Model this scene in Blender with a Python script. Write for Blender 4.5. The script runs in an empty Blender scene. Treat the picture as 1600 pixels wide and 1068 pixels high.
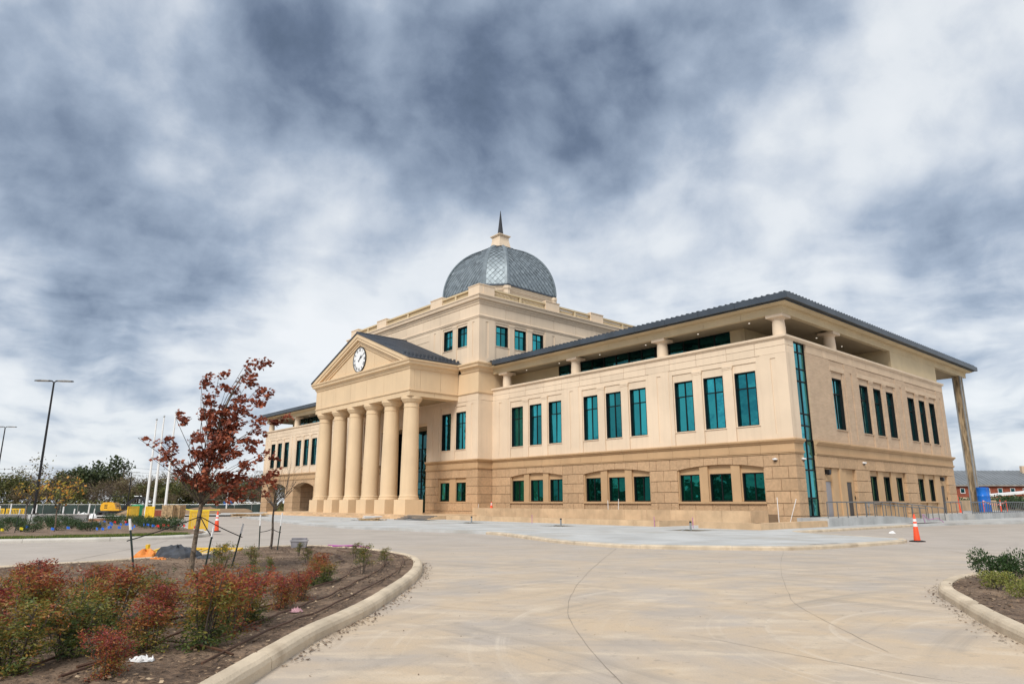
import bpy, bmesh, math, random
import numpy as np
from mathutils import Vector, Matrix
from mathutils import noise as mn
random.seed(7); np.random.seed(7)
R = math.radians
S = bpy.context.scene
COL = S.collection

# ------------------------------------------------------------------ camera
F_PX, EYE = 1063.0, 1.6
PITCH = math.atan(249.0 / F_PX)
cam_d = bpy.data.cameras.new('camera'); cam = bpy.data.objects.new('camera', cam_d); COL.objects.link(cam)
cam_d.sensor_width = 36.0; cam_d.lens = 36.0 * F_PX / 1600.0
cam_d.clip_start = 0.1; cam_d.clip_end = 3000
cam.location = (0, 0, EYE); cam.rotation_euler = (math.pi / 2 + PITCH, 0, 0)
S.camera = cam

# ------------------------------------------------------------------ light and sky
S.view_settings.view_transform = 'Standard'; S.view_settings.look = 'None'
S.view_settings.gamma = 1.0; S.view_settings.use_curve_mapping = False
S.view_settings.exposure = 0.95
SUN_EL, SUN_AZ = R(44), R(204)            # azimuth clockwise from +Y
sd = Vector((math.sin(SUN_AZ) * math.cos(SUN_EL), math.cos(SUN_AZ) * math.cos(SUN_EL), math.sin(SUN_EL)))
sun_d = bpy.data.lights.new('sun', 'SUN'); sun = bpy.data.objects.new('sun', sun_d); COL.objects.link(sun)
sun_d.energy = 1.5; sun_d.angle = R(20); sun_d.color = (1.0, 0.95, 0.87)
sun.rotation_euler = sd.to_track_quat('Z', 'Y').to_euler(); sun.location = (0, 0, 60)

W = bpy.data.worlds.new('World'); S.world = W; W.use_nodes = True
W.cycles.sampling_method = 'MANUAL'; W.cycles.sample_map_resolution = 512
nt = W.node_tree; nt.nodes.clear()
def N(t, **kw):
    n = nt.nodes.new(t)
    for k, v in kw.items(): setattr(n, k, v)
    return n
def L(a, b): nt.links.new(a, b)
def math_n(op, a, b=None, clamp=False):
    n = N('ShaderNodeMath', operation=op, use_clamp=clamp)
    for i, v in enumerate((a, b)):
        if v is None: continue
        if isinstance(v, (int, float)): n.inputs[i].default_value = v
        else: L(v, n.inputs[i])
    return n.outputs[0]
out = N('ShaderNodeOutputWorld')
sky = N('ShaderNodeTexSky'); sky.sky_type = 'NISHITA'; sky.sun_disc = False
sky.sun_elevation = SUN_EL; sky.sun_rotation = SUN_AZ
bg1 = N('ShaderNodeBackground'); bg1.inputs[1].default_value = 0.08; L(sky.outputs[0], bg1.inputs[0])
tc = N('ShaderNodeTexCoord'); dirv = tc.outputs['Generated']
sep = N('ShaderNodeSeparateXYZ'); L(dirv, sep.inputs[0])
zz = math_n('MAXIMUM', sep.outputs[2], 0.0)
# cloud field: directions flattened a little towards the horizon, so that far clouds lie closer together
den = math_n('ADD', zz, 0.55)
comb = N('ShaderNodeCombineXYZ')
L(math_n('DIVIDE', sep.outputs[0], den), comb.inputs[0]); L(math_n('DIVIDE', sep.outputs[1], den), comb.inputs[1]); L(math_n('MULTIPLY', zz, 0.9), comb.inputs[2])
def noise(vec, scale, detail, rough, dist, off, colr=False):
    m = N('ShaderNodeVectorMath', operation='ADD'); L(vec, m.inputs[0]); m.inputs[1].default_value = off
    n = N('ShaderNodeTexNoise'); n.inputs['Scale'].default_value = scale; n.inputs['Detail'].default_value = detail
    n.inputs['Roughness'].default_value = rough; n.inputs['Distortion'].default_value = dist
    L(m.outputs[0], n.inputs['Vector']); return n.outputs[1 if colr else 0]
# domain warp gives curled, puffy edges
wv = N('ShaderNodeVectorMath', operation='SUBTRACT'); L(noise(comb.outputs[0], 3.2, 3, 0.5, 0.0, (5.1, 0.4, 2.0), True), wv.inputs[0]); wv.inputs[1].default_value = (0.5, 0.5, 0.5)
ws = N('ShaderNodeVectorMath', operation='SCALE'); L(wv.outputs[0], ws.inputs[0]); ws.inputs[3].default_value = 0.08
wa = N('ShaderNodeVectorMath', operation='ADD'); L(comb.outputs[0], wa.inputs[0]); L(ws.outputs[0], wa.inputs[1]); cv = wa.outputs[0]
n1 = noise(cv, 2.1, 4, 0.50, 0.0, (3.1, 1.7, 0.0))
wd_ = N('ShaderNodeVectorMath', operation='ADD'); L(dirv, wd_.inputs[0]); L(ws.outputs[0], wd_.inputs[1]); dv3 = wd_.outputs[0]
n3 = noise(dv3, 13.0, 6, 0.60, 0.0, (1.9, 5.2, 0.8))
def puffs(scale, off, det=2.0):
    m = N('ShaderNodeVectorMath', operation='ADD'); L(dv3, m.inputs[0]); m.inputs[1].default_value = off
    v = N('ShaderNodeTexVoronoi'); v.feature = 'SMOOTH_F1'; v.inputs['Scale'].default_value = scale; v.inputs['Smoothness'].default_value = 0.35
    v.inputs['Detail'].default_value = det; v.inputs['Roughness'].default_value = 0.5; v.inputs['Lacunarity'].default_value = 2.2
    v.normalize = True
    L(m.outputs[0], v.inputs['Vector']); return v.outputs['Distance']
n2 = puffs(4.2, (2.3, 7.1, 0.2)); n4 = puffs(10.5, (6.3, 1.1, 3.2), 1.0)
def pix_dir(x, y):
    u = (x - 800) / F_PX; v = -(y - 534) / F_PX; c, s = math.cos(PITCH), math.sin(PITCH)
    return Vector((u, c - s * v, s + c * v)).normalized()
def lobe(d, lo, hi):                       # soft cloud bank round a compass/elevation direction
    dn = N('ShaderNodeVectorMath', operation='DOT_PRODUCT'); L(dirv, dn.inputs[0]); dn.inputs[1].default_value = d
    mr = N('ShaderNodeMapRange'); mr.interpolation_type = 'SMOOTHSTEP'; L(dn.outputs['Value'], mr.inputs[0])
    mr.inputs[1].default_value = math.cos(R(lo)); mr.inputs[2].default_value = math.cos(R(hi))
    return mr.outputs[0]
acc = math_n('MULTIPLY', math_n('SUBTRACT', n1, 0.5), 1.1)
acc = math_n('ADD', acc, math_n('MULTIPLY', math_n('SUBTRACT', 0.36, n2), 0.85))
acc = math_n('ADD', acc, math_n('MULTIPLY', math_n('SUBTRACT', 0.36, n4), 0.50))
acc = math_n('ADD', acc, math_n('MULTIPLY', math_n('SUBTRACT', n3, 0.5), 0.42))
acc = math_n('ADD', acc, 0.625)
for (x, y, lo, w) in ((620, 100, 18, -0.20), (860, 120, 14, -0.20), (480, -40, 18, -0.16), (1050, -10, 18, -0.24), (1480, 20, 12, -0.12), (430, 150, 10, -0.14), (1000, 150, 11, -0.10), (150, 260, 14, -0.14), (50, 360, 16, -0.14), (260, 440, 11, -0.14), (1590, 330, 9, -0.12), (40, 40, 14, -0.16), (1330, 120, 9, -0.10), (470, 430, 8, -0.08),
                      (270, 110, 8, 0.22), (1110, 330, 12, 0.10), (1500, 170, 10, 0.06), (780, 400, 12, 0.10), (470, 290, 8, 0.12)):
    acc = math_n('ADD', acc, math_n('MULTIPLY', lobe(pix_dir(x, y), lo, 0), w))
# lower clouds seen edge on: flatter banks towards the horizon, all round
lv = N('ShaderNodeVectorMath', operation='MULTIPLY'); L(dv3, lv.inputs[0]); lv.inputs[1].default_value = (1, 1, 3.2)
lf = N('ShaderNodeMapRange'); L(zz, lf.inputs[0]); lf.inputs[1].default_value = 0.42; lf.inputs[2].default_value = 0.08; lf.inputs[3].default_value = 0.0; lf.inputs[4].default_value = 1.15
acc = math_n('ADD', acc, math_n('MULTIPLY', math_n('SUBTRACT', noise(lv.outputs[0], 5.5, 5, 0.55, 0.2, (4.4, 8.8, 1.0)), 0.5), lf.outputs[0]))
acc = math_n('ADD', acc, math_n('MULTIPLY', math_n('MULTIPLY', math_n('SUBTRACT', noise(lv.outputs[0], 15.0, 3, 0.5, 0.2, (1.4, 3.8, 6.0)), 0.5), lf.outputs[0]), 0.55))
hz = N('ShaderNodeMapRange'); hz.interpolation_type = 'SMOOTHSTEP'; L(zz, hz.inputs[0])
hz.inputs[1].default_value = 0.16; hz.inputs[2].default_value = 0.0; hz.inputs[3].default_value = 0.0; hz.inputs[4].default_value = 0.07
acc = math_n('ADD', acc, hz.outputs[0])
ramp = N('ShaderNodeValToRGB'); L(acc, ramp.inputs[0])
els = ramp.color_ramp.elements
def srgb(r, g, b, k=1.0):
    f = lambda v: ((v / 255 + 0.055) / 1.055) ** 2.4 if v > 10 else v / 255 / 12.92
    return (f(r) * k, f(g) * k, f(b) * k, 1)
kx = 2 ** -0.95
els[0].position = 0.02; els[0].color = srgb(86, 101, 122, kx)
els[1].position = 1.0; els[1].color = srgb(244, 247, 250, kx)
for p, c in ((0.14, (108, 123, 146)), (0.27, (138, 153, 174)), (0.42, (167, 181, 200)), (0.58, (204, 213, 225)), (0.76, (232, 237, 242))):
    e = els.new(p); e.color = srgb(*c, kx)
bg2 = N('ShaderNodeBackground'); bg2.inputs[1].default_value = 1.0; L(ramp.outputs[0], bg2.inputs[0])
mx = N('ShaderNodeMixShader'); mx.inputs[0].default_value = 0.93
L(bg1.outputs[0], mx.inputs[1]); L(bg2.outputs[0], mx.inputs[2]); L(mx.outputs[0], out.inputs[0])

# ------------------------------------------------------------------ materials
MATS = {}
def mat(name, col, rough=0.7, metal=0.0, var=0.12, vscale=1.0, col2=None, bump=0.0, bscale=20.0, objvar=0.0,
        streak=0.0, spec=0.5, detail=5.0, attr=None, ramp_cols=None, dirt=None, trans=0.0, squash=None):
    if name in MATS: return MATS[name]
    m = bpy.data.materials.new(name); m.use_nodes = True; t = m.node_tree
    b = t.nodes['Principled BSDF']; lk = t.links.new
    b.inputs['Roughness'].default_value = rough; b.inputs['Metallic'].default_value = metal
    b.inputs['Specular IOR Level'].default_value = spec
    geo = t.nodes.new('ShaderNodeNewGeometry')
    pos = geo.outputs['Position']
    if squash:
        mp = t.nodes.new('ShaderNodeVectorMath'); mp.operation = 'MULTIPLY'; lk(pos, mp.inputs[0]); mp.inputs[1].default_value = squash; pos = mp.outputs[0]
    def ns(scale, det=5.0, vec=None, rough_=0.55):
        n = t.nodes.new('ShaderNodeTexNoise'); n.inputs['Scale'].default_value = scale; n.inputs['Detail'].default_value = det
        n.inputs['Roughness'].default_value = rough_
        lk(vec or pos, n.inputs['Vector']); return n.outputs[0]
    def mixc(fac, a, bcol, mode='MIX'):
        n = t.nodes.new('ShaderNodeMix'); n.data_type = 'RGBA'; n.blend_type = mode
        if isinstance(fac, (int, float)): n.inputs[0].default_value = fac
        else: lk(fac, n.inputs[0])
        for i, v in ((6, a), (7, bcol)):
            if isinstance(v, tuple): n.inputs[i].default_value = v if len(v) == 4 else v + (1,)
            else: lk(v, n.inputs[i])
        return n.outputs[2]
    def mrange(v, a, b_, c, d):
        n = t.nodes.new('ShaderNodeMapRange'); lk(v, n.inputs[0])
        for i, q in enumerate((a, b_, c, d)): n.inputs[i + 1].default_value = q
        return n.outputs[0]
    if ramp_cols:
        at = t.nodes.new('ShaderNodeAttribute'); at.attribute_name = attr
        rp = t.nodes.new('ShaderNodeValToRGB'); lk(at.outputs['Fac'], rp.inputs[0])
        e = rp.color_ramp.elements
        e[0].position = ramp_cols[0][0]; e[0].color = ramp_cols[0][1] + (1,)
        e[1].position = ramp_cols[-1][0]; e[1].color = ramp_cols[-1][1] + (1,)
        for p, c in ramp_cols[1:-1]: q = e.new(p); q.color = c + (1,)
        cur = rp.outputs[0]
    else:
        c2 = col2 or tuple(max(0.0, v * (1 - var * 2)) for v in col)
        c1 = tuple(min(1.0, v * (1 + var)) for v in col) if not col2 else col
        f = mrange(ns(vscale, detail), 0.36, 0.64, 0, 1)
        cur = mixc(f, c1 + (1,), c2 + (1,))
        if dirt:                                  # second, broader stain: (colour, scale, lo, hi, strength)
            dc, ds, lo, hi, st = dirt
            cur = mixc(mrange(ns(ds, 6.0), lo, hi, 0, st), cur, dc + (1,))
    if streak:
        mp = t.nodes.new('ShaderNodeVectorMath'); mp.operation = 'MULTIPLY'; lk(geo.outputs['Position'], mp.inputs[0]); mp.inputs[1].default_value = (3.2, 3.2, 0.16)
        cur = mixc(mrange(ns(1.0, 4.0, mp.outputs[0]), 0.5, 0.72, 0, streak), cur, tuple(v * 0.55 for v in col) + (1,))
    if objvar:
        oi = t.nodes.new('ShaderNodeObjectInfo')
        hv = t.nodes.new('ShaderNodeHueSaturation'); lk(cur, hv.inputs['Color'])
        lk(mrange(oi.outputs['Random'], 0, 1, 1 - objvar, 1 + objvar), hv.inputs['Value']); cur = hv.outputs[0]
    lk(cur, b.inputs['Base Color'])
    if bump:
        bn = t.nodes.new('ShaderNodeBump'); bn.inputs['Strength'].default_value = bump; bn.inputs['Distance'].default_value = 0.05
        lk(ns(bscale, 6.0, geo.outputs['Position']), bn.inputs['Height']); lk(bn.outputs[0], b.inputs['Normal'])
    if trans:
        b.inputs['Subsurface Weight'].default_value = 0.0
        tr = t.nodes.new('ShaderNodeBsdfTranslucent'); lk(cur, tr.inputs[0])
        ms = t.nodes.new('ShaderNodeMixShader'); ms.inputs[0].default_value = trans
        lk(b.outputs[0], ms.inputs[1]); lk(tr.outputs[0], ms.inputs[2])
        lk(ms.outputs[0], t.nodes['Material Output'].inputs[0])
    MATS[name] = m; return m

CREAM = mat('precast_cream', (0.745, 0.598, 0.445), 0.75, var=0.035, vscale=0.35, objvar=0.05, streak=0.14, bump=0.12, bscale=60)
PORT = mat('precast_warm', (0.72, 0.54, 0.345), 0.75, var=0.03, vscale=0.4, objvar=0.02, streak=0.10, bump=0.1, bscale=60)
TAN = mat('split_stone', (0.53, 0.352, 0.207), 0.85, var=0.06, vscale=5, objvar=0.09, bump=1.0, bscale=14, streak=0.08)
TANS = mat('smooth_tan_precast', (0.52, 0.343, 0.19), 0.78, var=0.04, vscale=0.6, objvar=0.03, bump=0.1, bscale=50, streak=0.12)
BUFF = mat('pale_stone_band', (0.62, 0.47, 0.33), 0.8, var=0.05, vscale=0.8, objvar=0.03, bump=0.1)
STUCCO = mat('beige_stucco', (0.62, 0.50, 0.32), 0.85, var=0.04, vscale=0.5, bump=0.15, bscale=80)
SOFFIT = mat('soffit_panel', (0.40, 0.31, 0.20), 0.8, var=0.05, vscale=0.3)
SLATE = mat('slate_metal', (0.060, 0.075, 0.095), 0.42, metal=0.3, var=0.10, vscale=0.6, objvar=0.05)
ROOF = mat('standing_seam_metal', (0.065, 0.075, 0.092), 0.5, metal=0.25, var=0.10, vscale=0.5)
ZINC = mat('zinc_shingle', (0.30, 0.36, 0.40), 0.58, metal=0.7, var=0.0, ramp_cols=[(0, (0.08, 0.095, 0.11)), (0.3, (0.21, 0.245, 0.27)), (0.55, (0.265, 0.31, 0.34)), (1, (0.36, 0.41, 0.44))], attr='tint')
ZINCR = mat('zinc_rib', (0.26, 0.30, 0.325), 0.5, metal=0.7, var=0.1, vscale=1.5)
JOINT = mat('dark_joint', (0.17, 0.10, 0.05), 0.9, var=0.1)
FRAME = mat('black_frame', (0.008, 0.010, 0.011), 0.6, var=0.1, spec=0.2)
CONC = mat('new_concrete', (0.47, 0.475, 0.47), 0.85, var=0.08, vscale=0.5, bump=0.2, bscale=40, dirt=((0.40, 0.36, 0.30), 0.25, 0.5, 0.7, 0.5))
KERB = mat('kerb_concrete', (0.60, 0.495, 0.365), 0.85, var=0.10, vscale=1.3, bump=0.25, bscale=35, dirt=((0.33, 0.25, 0.17), 2.1, 0.52, 0.72, 0.6))
PLANT = mat('sandstone_wall', (0.62, 0.435, 0.265), 0.8, var=0.09, vscale=0.9, objvar=0.07, bump=0.15, bscale=30, streak=0.2)
RAIL = mat('galvanised_rail', (0.20, 0.21, 0.22), 0.4, metal=0.7, var=0.08)
STEEL = mat('grey_steel', (0.42, 0.44, 0.45), 0.4, metal=0.6, var=0.08)
WHITE = mat('white_paint', (0.80, 0.80, 0.80), 0.5, var=0.03)
BLACK = mat('black_paint', (0.012, 0.012, 0.014), 0.4, var=0.1)
BLACKR = mat('black_rubber', (0.015, 0.015, 0.015), 0.8, var=0.1)
YEL = mat('yellow_plastic', (0.80, 0.50, 0.03), 0.45, var=0.06, vscale=2)
EXYEL = mat('machine_yellow', (0.78, 0.40, 0.02), 0.4, var=0.06, vscale=2)
ORANGE = mat('orange_plastic', (0.86, 0.085, 0.02), 0.5, var=0.06, vscale=3)
ORCLOTH = mat('orange_tarp', (0.75, 0.25, 0.04), 0.6, var=0.12, vscale=5)
DKCLOTH = mat('blue_grey_tarp', (0.045, 0.052, 0.066), 0.7, var=0.25, vscale=5)
BLUE = mat('blue_plastic', (0.01, 0.16, 0.62), 0.3, var=0.06, vscale=2)
BLUEF = mat('blue_flag', (0.02, 0.16, 0.70), 0.6, var=0.05)
REDF = mat('red_flag', (0.70, 0.03, 0.03), 0.6, var=0.05)
YELF = mat('yellow_flag', (0.85, 0.70, 0.02), 0.6, var=0.05)
GREENP = mat('green_plastic', (0.02, 0.32, 0.13), 0.5, var=0.06)
BRED = mat('portable_red', (0.35, 0.03, 0.03), 0.5, var=0.06)
WOOD = mat('raw_wood', (0.45, 0.31, 0.17), 0.8, var=0.2, vscale=5, objvar=0.12)
PLYW = mat('weathered_sheathing', (0.34, 0.25, 0.15), 0.8, var=0.3, vscale=2.0, squash=(3, 3, 0.5))
BARK = mat('grey_brown_bark', (0.19, 0.145, 0.105), 0.9, var=0.3, vscale=14, bump=0.5, bscale=40)
BARK2 = mat('dark_twig_bark', (0.095, 0.075, 0.06), 0.9, var=0.3, vscale=14)
REDBR = mat('red_brick', (0.28, 0.075, 0.042), 0.85, var=0.12, vscale=2, bump=0.1)
GREYROOF = mat('grey_metal_roof', (0.17, 0.185, 0.20), 0.5, var=0.08, vscale=0.3)
SCREEN = mat('green_fence_screen', (0.028, 0.05, 0.045), 0.8, var=0.2, vscale=0.5)
PIPE = mat('brown_drip_tube', (0.095, 0.045, 0.025), 0.6, var=0.15, vscale=3)
PURP = mat('purple_pipe', (0.42, 0.12, 0.36), 0.5, var=0.05)
GREYP = mat('grey_plastic', (0.24, 0.23, 0.25), 0.5, var=0.15, vscale=4)
DKGREY = mat('dark_granite', (0.13, 0.13, 0.135), 0.6, var=0.15, vscale=3)
DOORM = mat('bronze_door', (0.040, 0.036, 0.036), 0.4, var=0.08)
DOORL = mat('pale_grey_door', (0.30, 0.29, 0.31), 0.5, var=0.05)
LOWW = mat('grey_block_wall', (0.22, 0.215, 0.215), 0.9, var=0.1, vscale=1.0)
SOIL = mat('bare_soil', (0.30, 0.205, 0.125), 0.95, var=0.2, vscale=0.4, bump=0.5, bscale=6, col2=(0.20, 0.13, 0.08))
MULCH = mat('mulch', (0.215, 0.14, 0.09), 0.95, col2=(0.075, 0.047, 0.031), vscale=9, detail=9, bump=1.0, bscale=28, dirt=((0.31, 0.215, 0.145), 0.8, 0.45, 0.64, 0.75))
CHIP = mat('mulch_chip', (0, 0, 0), 0.9, attr='tint', ramp_cols=[(0, (0.05, 0.03, 0.02)), (0.6, (0.16, 0.10, 0.06)), (0.9, (0.30, 0.20, 0.12)), (1, (0.5, 0.38, 0.25))])
GRASSM = mat('grass_blade', (0, 0, 0), 0.7, attr='tint', trans=0.3, ramp_cols=[(0, (0.06, 0.10, 0.015)), (0.6, (0.14, 0.21, 0.03)), (1, (0.28, 0.27, 0.07))])
GROUNDM = mat('rough_ground', (0.20, 0.155, 0.09), 0.95, col2=(0.10, 0.085, 0.045), vscale=0.15, detail=8, bump=0.4, bscale=4)

def glass(name, col, rough=0.03):
    m = bpy.data.materials.new(name); m.use_nodes = True; t = m.node_tree; b = t.nodes['Principled BSDF']
    b.inputs['Metallic'].default_value = 0.92; b.inputs['Roughness'].default_value = rough
    oi = t.nodes.new('ShaderNodeObjectInfo'); mr = t.nodes.new('ShaderNodeMapRange'); t.links.new(oi.outputs['Random'], mr.inputs[0]); mr.inputs[3].default_value = 0.5; mr.inputs[4].default_value = 1.4
    hv = t.nodes.new('ShaderNodeHueSaturation'); hv.inputs['Color'].default_value = col + (1,); t.links.new(mr.outputs[0], hv.inputs['Value']); t.links.new(hv.outputs[0], b.inputs['Base Color'])
    n = t.nodes.new('ShaderNodeTexNoise'); n.inputs['Scale'].default_value = 0.7; n.inputs['Detail'].default_value = 2.5
    g = t.nodes.new('ShaderNodeNewGeometry'); t.links.new(g.outputs['Position'], n.inputs['Vector'])
    bn = t.nodes.new('ShaderNodeBump'); bn.inputs['Strength'].default_value = 0.4; bn.inputs['Distance'].default_value = 0.07
    t.links.new(n.outputs[0], bn.inputs['Height']); t.links.new(bn.outputs[0], b.inputs['Normal'])
    MATS[name] = m; return m
GLASS = glass('teal_glass', (0.036, 0.30, 0.33))
GLASSD = glass('deep_green_glass', (0.010, 0.145, 0.118))
GLASSK = glass('dark_glass', (0.012, 0.085, 0.095))
LED = bpy.data.materials.new('lit_downlight'); LED.use_nodes = True
LED.node_tree.nodes['Principled BSDF'].inputs['Emission Color'].default_value = (1, 0.9, 0.75, 1)
LED.node_tree.nodes['Principled BSDF'].inputs['Emission Strength'].default_value = 0.45

# side wall brick: colour only, the bricks are about 2 px here
def brick_mat():
    m = bpy.data.materials.new('buff_brick'); m.use_nodes = True; t = m.node_tree; b = t.nodes['Principled BSDF']; b.inputs['Roughness'].default_value = 0.85
    tcn = t.nodes.new('ShaderNodeTexCoord'); mp = t.nodes.new('ShaderNodeMapping'); mp.inputs['Rotation'].default_value = (R(90), 0, 0)
    bk = t.nodes.new('ShaderNodeTexBrick'); t.links.new(tcn.outputs['Object'], mp.inputs[0]); t.links.new(mp.outputs[0], bk.inputs[0])
    bk.inputs['Scale'].default_value = 1.0; bk.inputs['Brick Width'].default_value = 0.40; bk.inputs['Row Height'].default_value = 0.10; bk.inputs['Mortar Size'].default_value = 0.010
    bk.inputs['Color1'].default_value = (0.66, 0.475, 0.32, 1); bk.inputs['Color2'].default_value = (0.58, 0.41, 0.275, 1); bk.inputs['Mortar'].default_value = (0.60, 0.49, 0.37, 1)
    n = t.nodes.new('ShaderNodeTexNoise'); n.inputs['Scale'].default_value = 1.3; n.inputs['Detail'].default_value = 6
    mxx = t.nodes.new('ShaderNodeMix'); mxx.data_type = 'RGBA'; mxx.blend_type = 'MULTIPLY'; mxx.inputs[0].default_value = 0.35
    t.links.new(tcn.outputs['Object'], n.inputs[0]); t.links.new(bk.outputs[0], mxx.inputs[6]); t.links.new(n.outputs[0], mxx.inputs[7])
    t.links.new(mxx.outputs[2], b.inputs['Base Color']); MATS['buff_brick'] = m; return m
BRICK = brick_mat()

# pavement: brushed concrete, dusty and tyre-marked
def road_mat():
    m = bpy.data.materials.new('road_concrete'); m.use_nodes = True; t = m.node_tree; b = t.nodes['Principled BSDF']; b.inputs['Roughness'].default_value = 0.82
    lk = t.links.new; g = t.nodes.new('ShaderNodeNewGeometry'); pos = g.outputs['Position']
    def nz(scale, det=6, mul=None, rot=0.0, r_=0.55, dist=0.0):
        v = pos
        if mul or rot:
            mp = t.nodes.new('ShaderNodeMapping'); mp.inputs['Rotation'].default_value = (0, 0, rot); mp.inputs['Scale'].default_value = mul or (1, 1, 1)
            lk(pos, mp.inputs[0]); v = mp.outputs[0]
        n = t.nodes.new('ShaderNodeTexNoise'); n.inputs['Scale'].default_value = scale; n.inputs['Detail'].default_value = det; n.inputs['Roughness'].default_value = r_; n.inputs['Distortion'].default_value = dist
        lk(v, n.inputs[0]); return n.outputs[0]
    def mr(v, a, c, lo=0.0, hi=1.0):
        n = t.nodes.new('ShaderNodeMapRange'); lk(v, n.inputs[0])
        for i, q in enumerate((a, c, lo, hi)): n.inputs[i + 1].default_value = q
        return n.outputs[0]
    def mix(f, a, c):
        n = t.nodes.new('ShaderNodeMix'); n.data_type = 'RGBA'
        if isinstance(f, float): n.inputs[0].default_value = f
        else: lk(f, n.inputs[0])
        for i, v in ((6, a), (7, c)):
            if isinstance(v, tuple): n.inputs[i].default_value = v + (1,)
            else: lk(v, n.inputs[i])
        return n.outputs[2]
    def mul(a, c):
        n = t.nodes.new('ShaderNodeMath'); n.operation = 'MULTIPLY'; lk(a, n.inputs[0])
        if isinstance(c, float): n.inputs[1].default_value = c
        else: lk(c, n.inputs[1])
        return n.outputs[0]
    cur = mix(mr(nz(0.5), 0.35, 0.65), (0.45, 0.40, 0.355), (0.385, 0.34, 0.30))
    # tan construction dust, lying thickest on the stretch between the two planted islands
    vd = t.nodes.new('ShaderNodeVectorMath'); vd.operation = 'DISTANCE'; lk(pos, vd.inputs[0]); vd.inputs[1].default_value = (3.0, 7.0, 0.0)
    near = mr(vd.outputs['Value'], 24.0, 4.0)
    cur = mix(mul(mr(nz(0.6, 9, dist=0.5), 0.36, 0.60, 0.15, 0.85), near), cur, (0.575, 0.435, 0.285))
    cur = mix(mul(mr(nz(1.9, 9, (0.5, 1.2, 1), 0.35, dist=0.4), 0.52, 0.66, 0, 0.7), near), cur, (0.64, 0.53, 0.40))
    def arcs(c, sc, lo, hi, strength, colr, msc):
        dv = t.nodes.new('ShaderNodeVectorMath'); dv.operation = 'DISTANCE'; lk(pos, dv.inputs[0]); dv.inputs[1].default_value = c
        cx = t.nodes.new('ShaderNodeCombineXYZ'); lk(dv.outputs['Value'], cx.inputs[0])
        n = t.nodes.new('ShaderNodeTexNoise'); n.inputs['Scale'].default_value = sc; n.inputs['Detail'].default_value = 8; n.inputs['Roughness'].default_value = 0.7; lk(cx.outputs[0], n.inputs[0])
        return mix(mul(mr(n.outputs[0], lo, hi), mr(nz(msc, 5), 0.44, 0.62, 0.0, strength)), cur, colr)
    cur = arcs((-16.0, -4.0, 0.0), 1.3, 0.50, 0.62, 0.75, (0.30, 0.255, 0.21), 0.20)
    cur = arcs((14.0, 1.0, 0.0), 1.6, 0.51, 0.62, 0.70, (0.29, 0.25, 0.21), 0.26)
    cur = arcs((2.0, 40.0, 0.0), 1.1, 0.51, 0.66, 0.60, (0.32, 0.285, 0.26), 0.17)
    cur = arcs((6.5, 8.5, 0.0), 3.4, 0.53, 0.62, 0.6, (0.66, 0.57, 0.46), 0.45)
    cur = mix(mr(nz(3.1, 9), 0.58, 0.72, 0, 0.5), cur, (0.33, 0.275, 0.215))
    cur = mix(mr(nz(7.0, 9), 0.62, 0.74, 0, 0.6), cur, (0.26, 0.215, 0.17))
    cur = mix(mr(nz(45.0, 4), 0.42, 0.70, 0, 0.35), cur, (0.37, 0.315, 0.26))
    lk(cur, b.inputs['Base Color'])
    bn = t.nodes.new('ShaderNodeBump'); bn.inputs['Strength'].default_value = 0.35; bn.inputs['Distance'].default_value = 0.02
    lk(nz(30.0, 6), bn.inputs['Height']); lk(bn.outputs[0], b.inputs['Normal'])
    MATS['road_concrete'] = m; return m
ROAD = road_mat()

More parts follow.
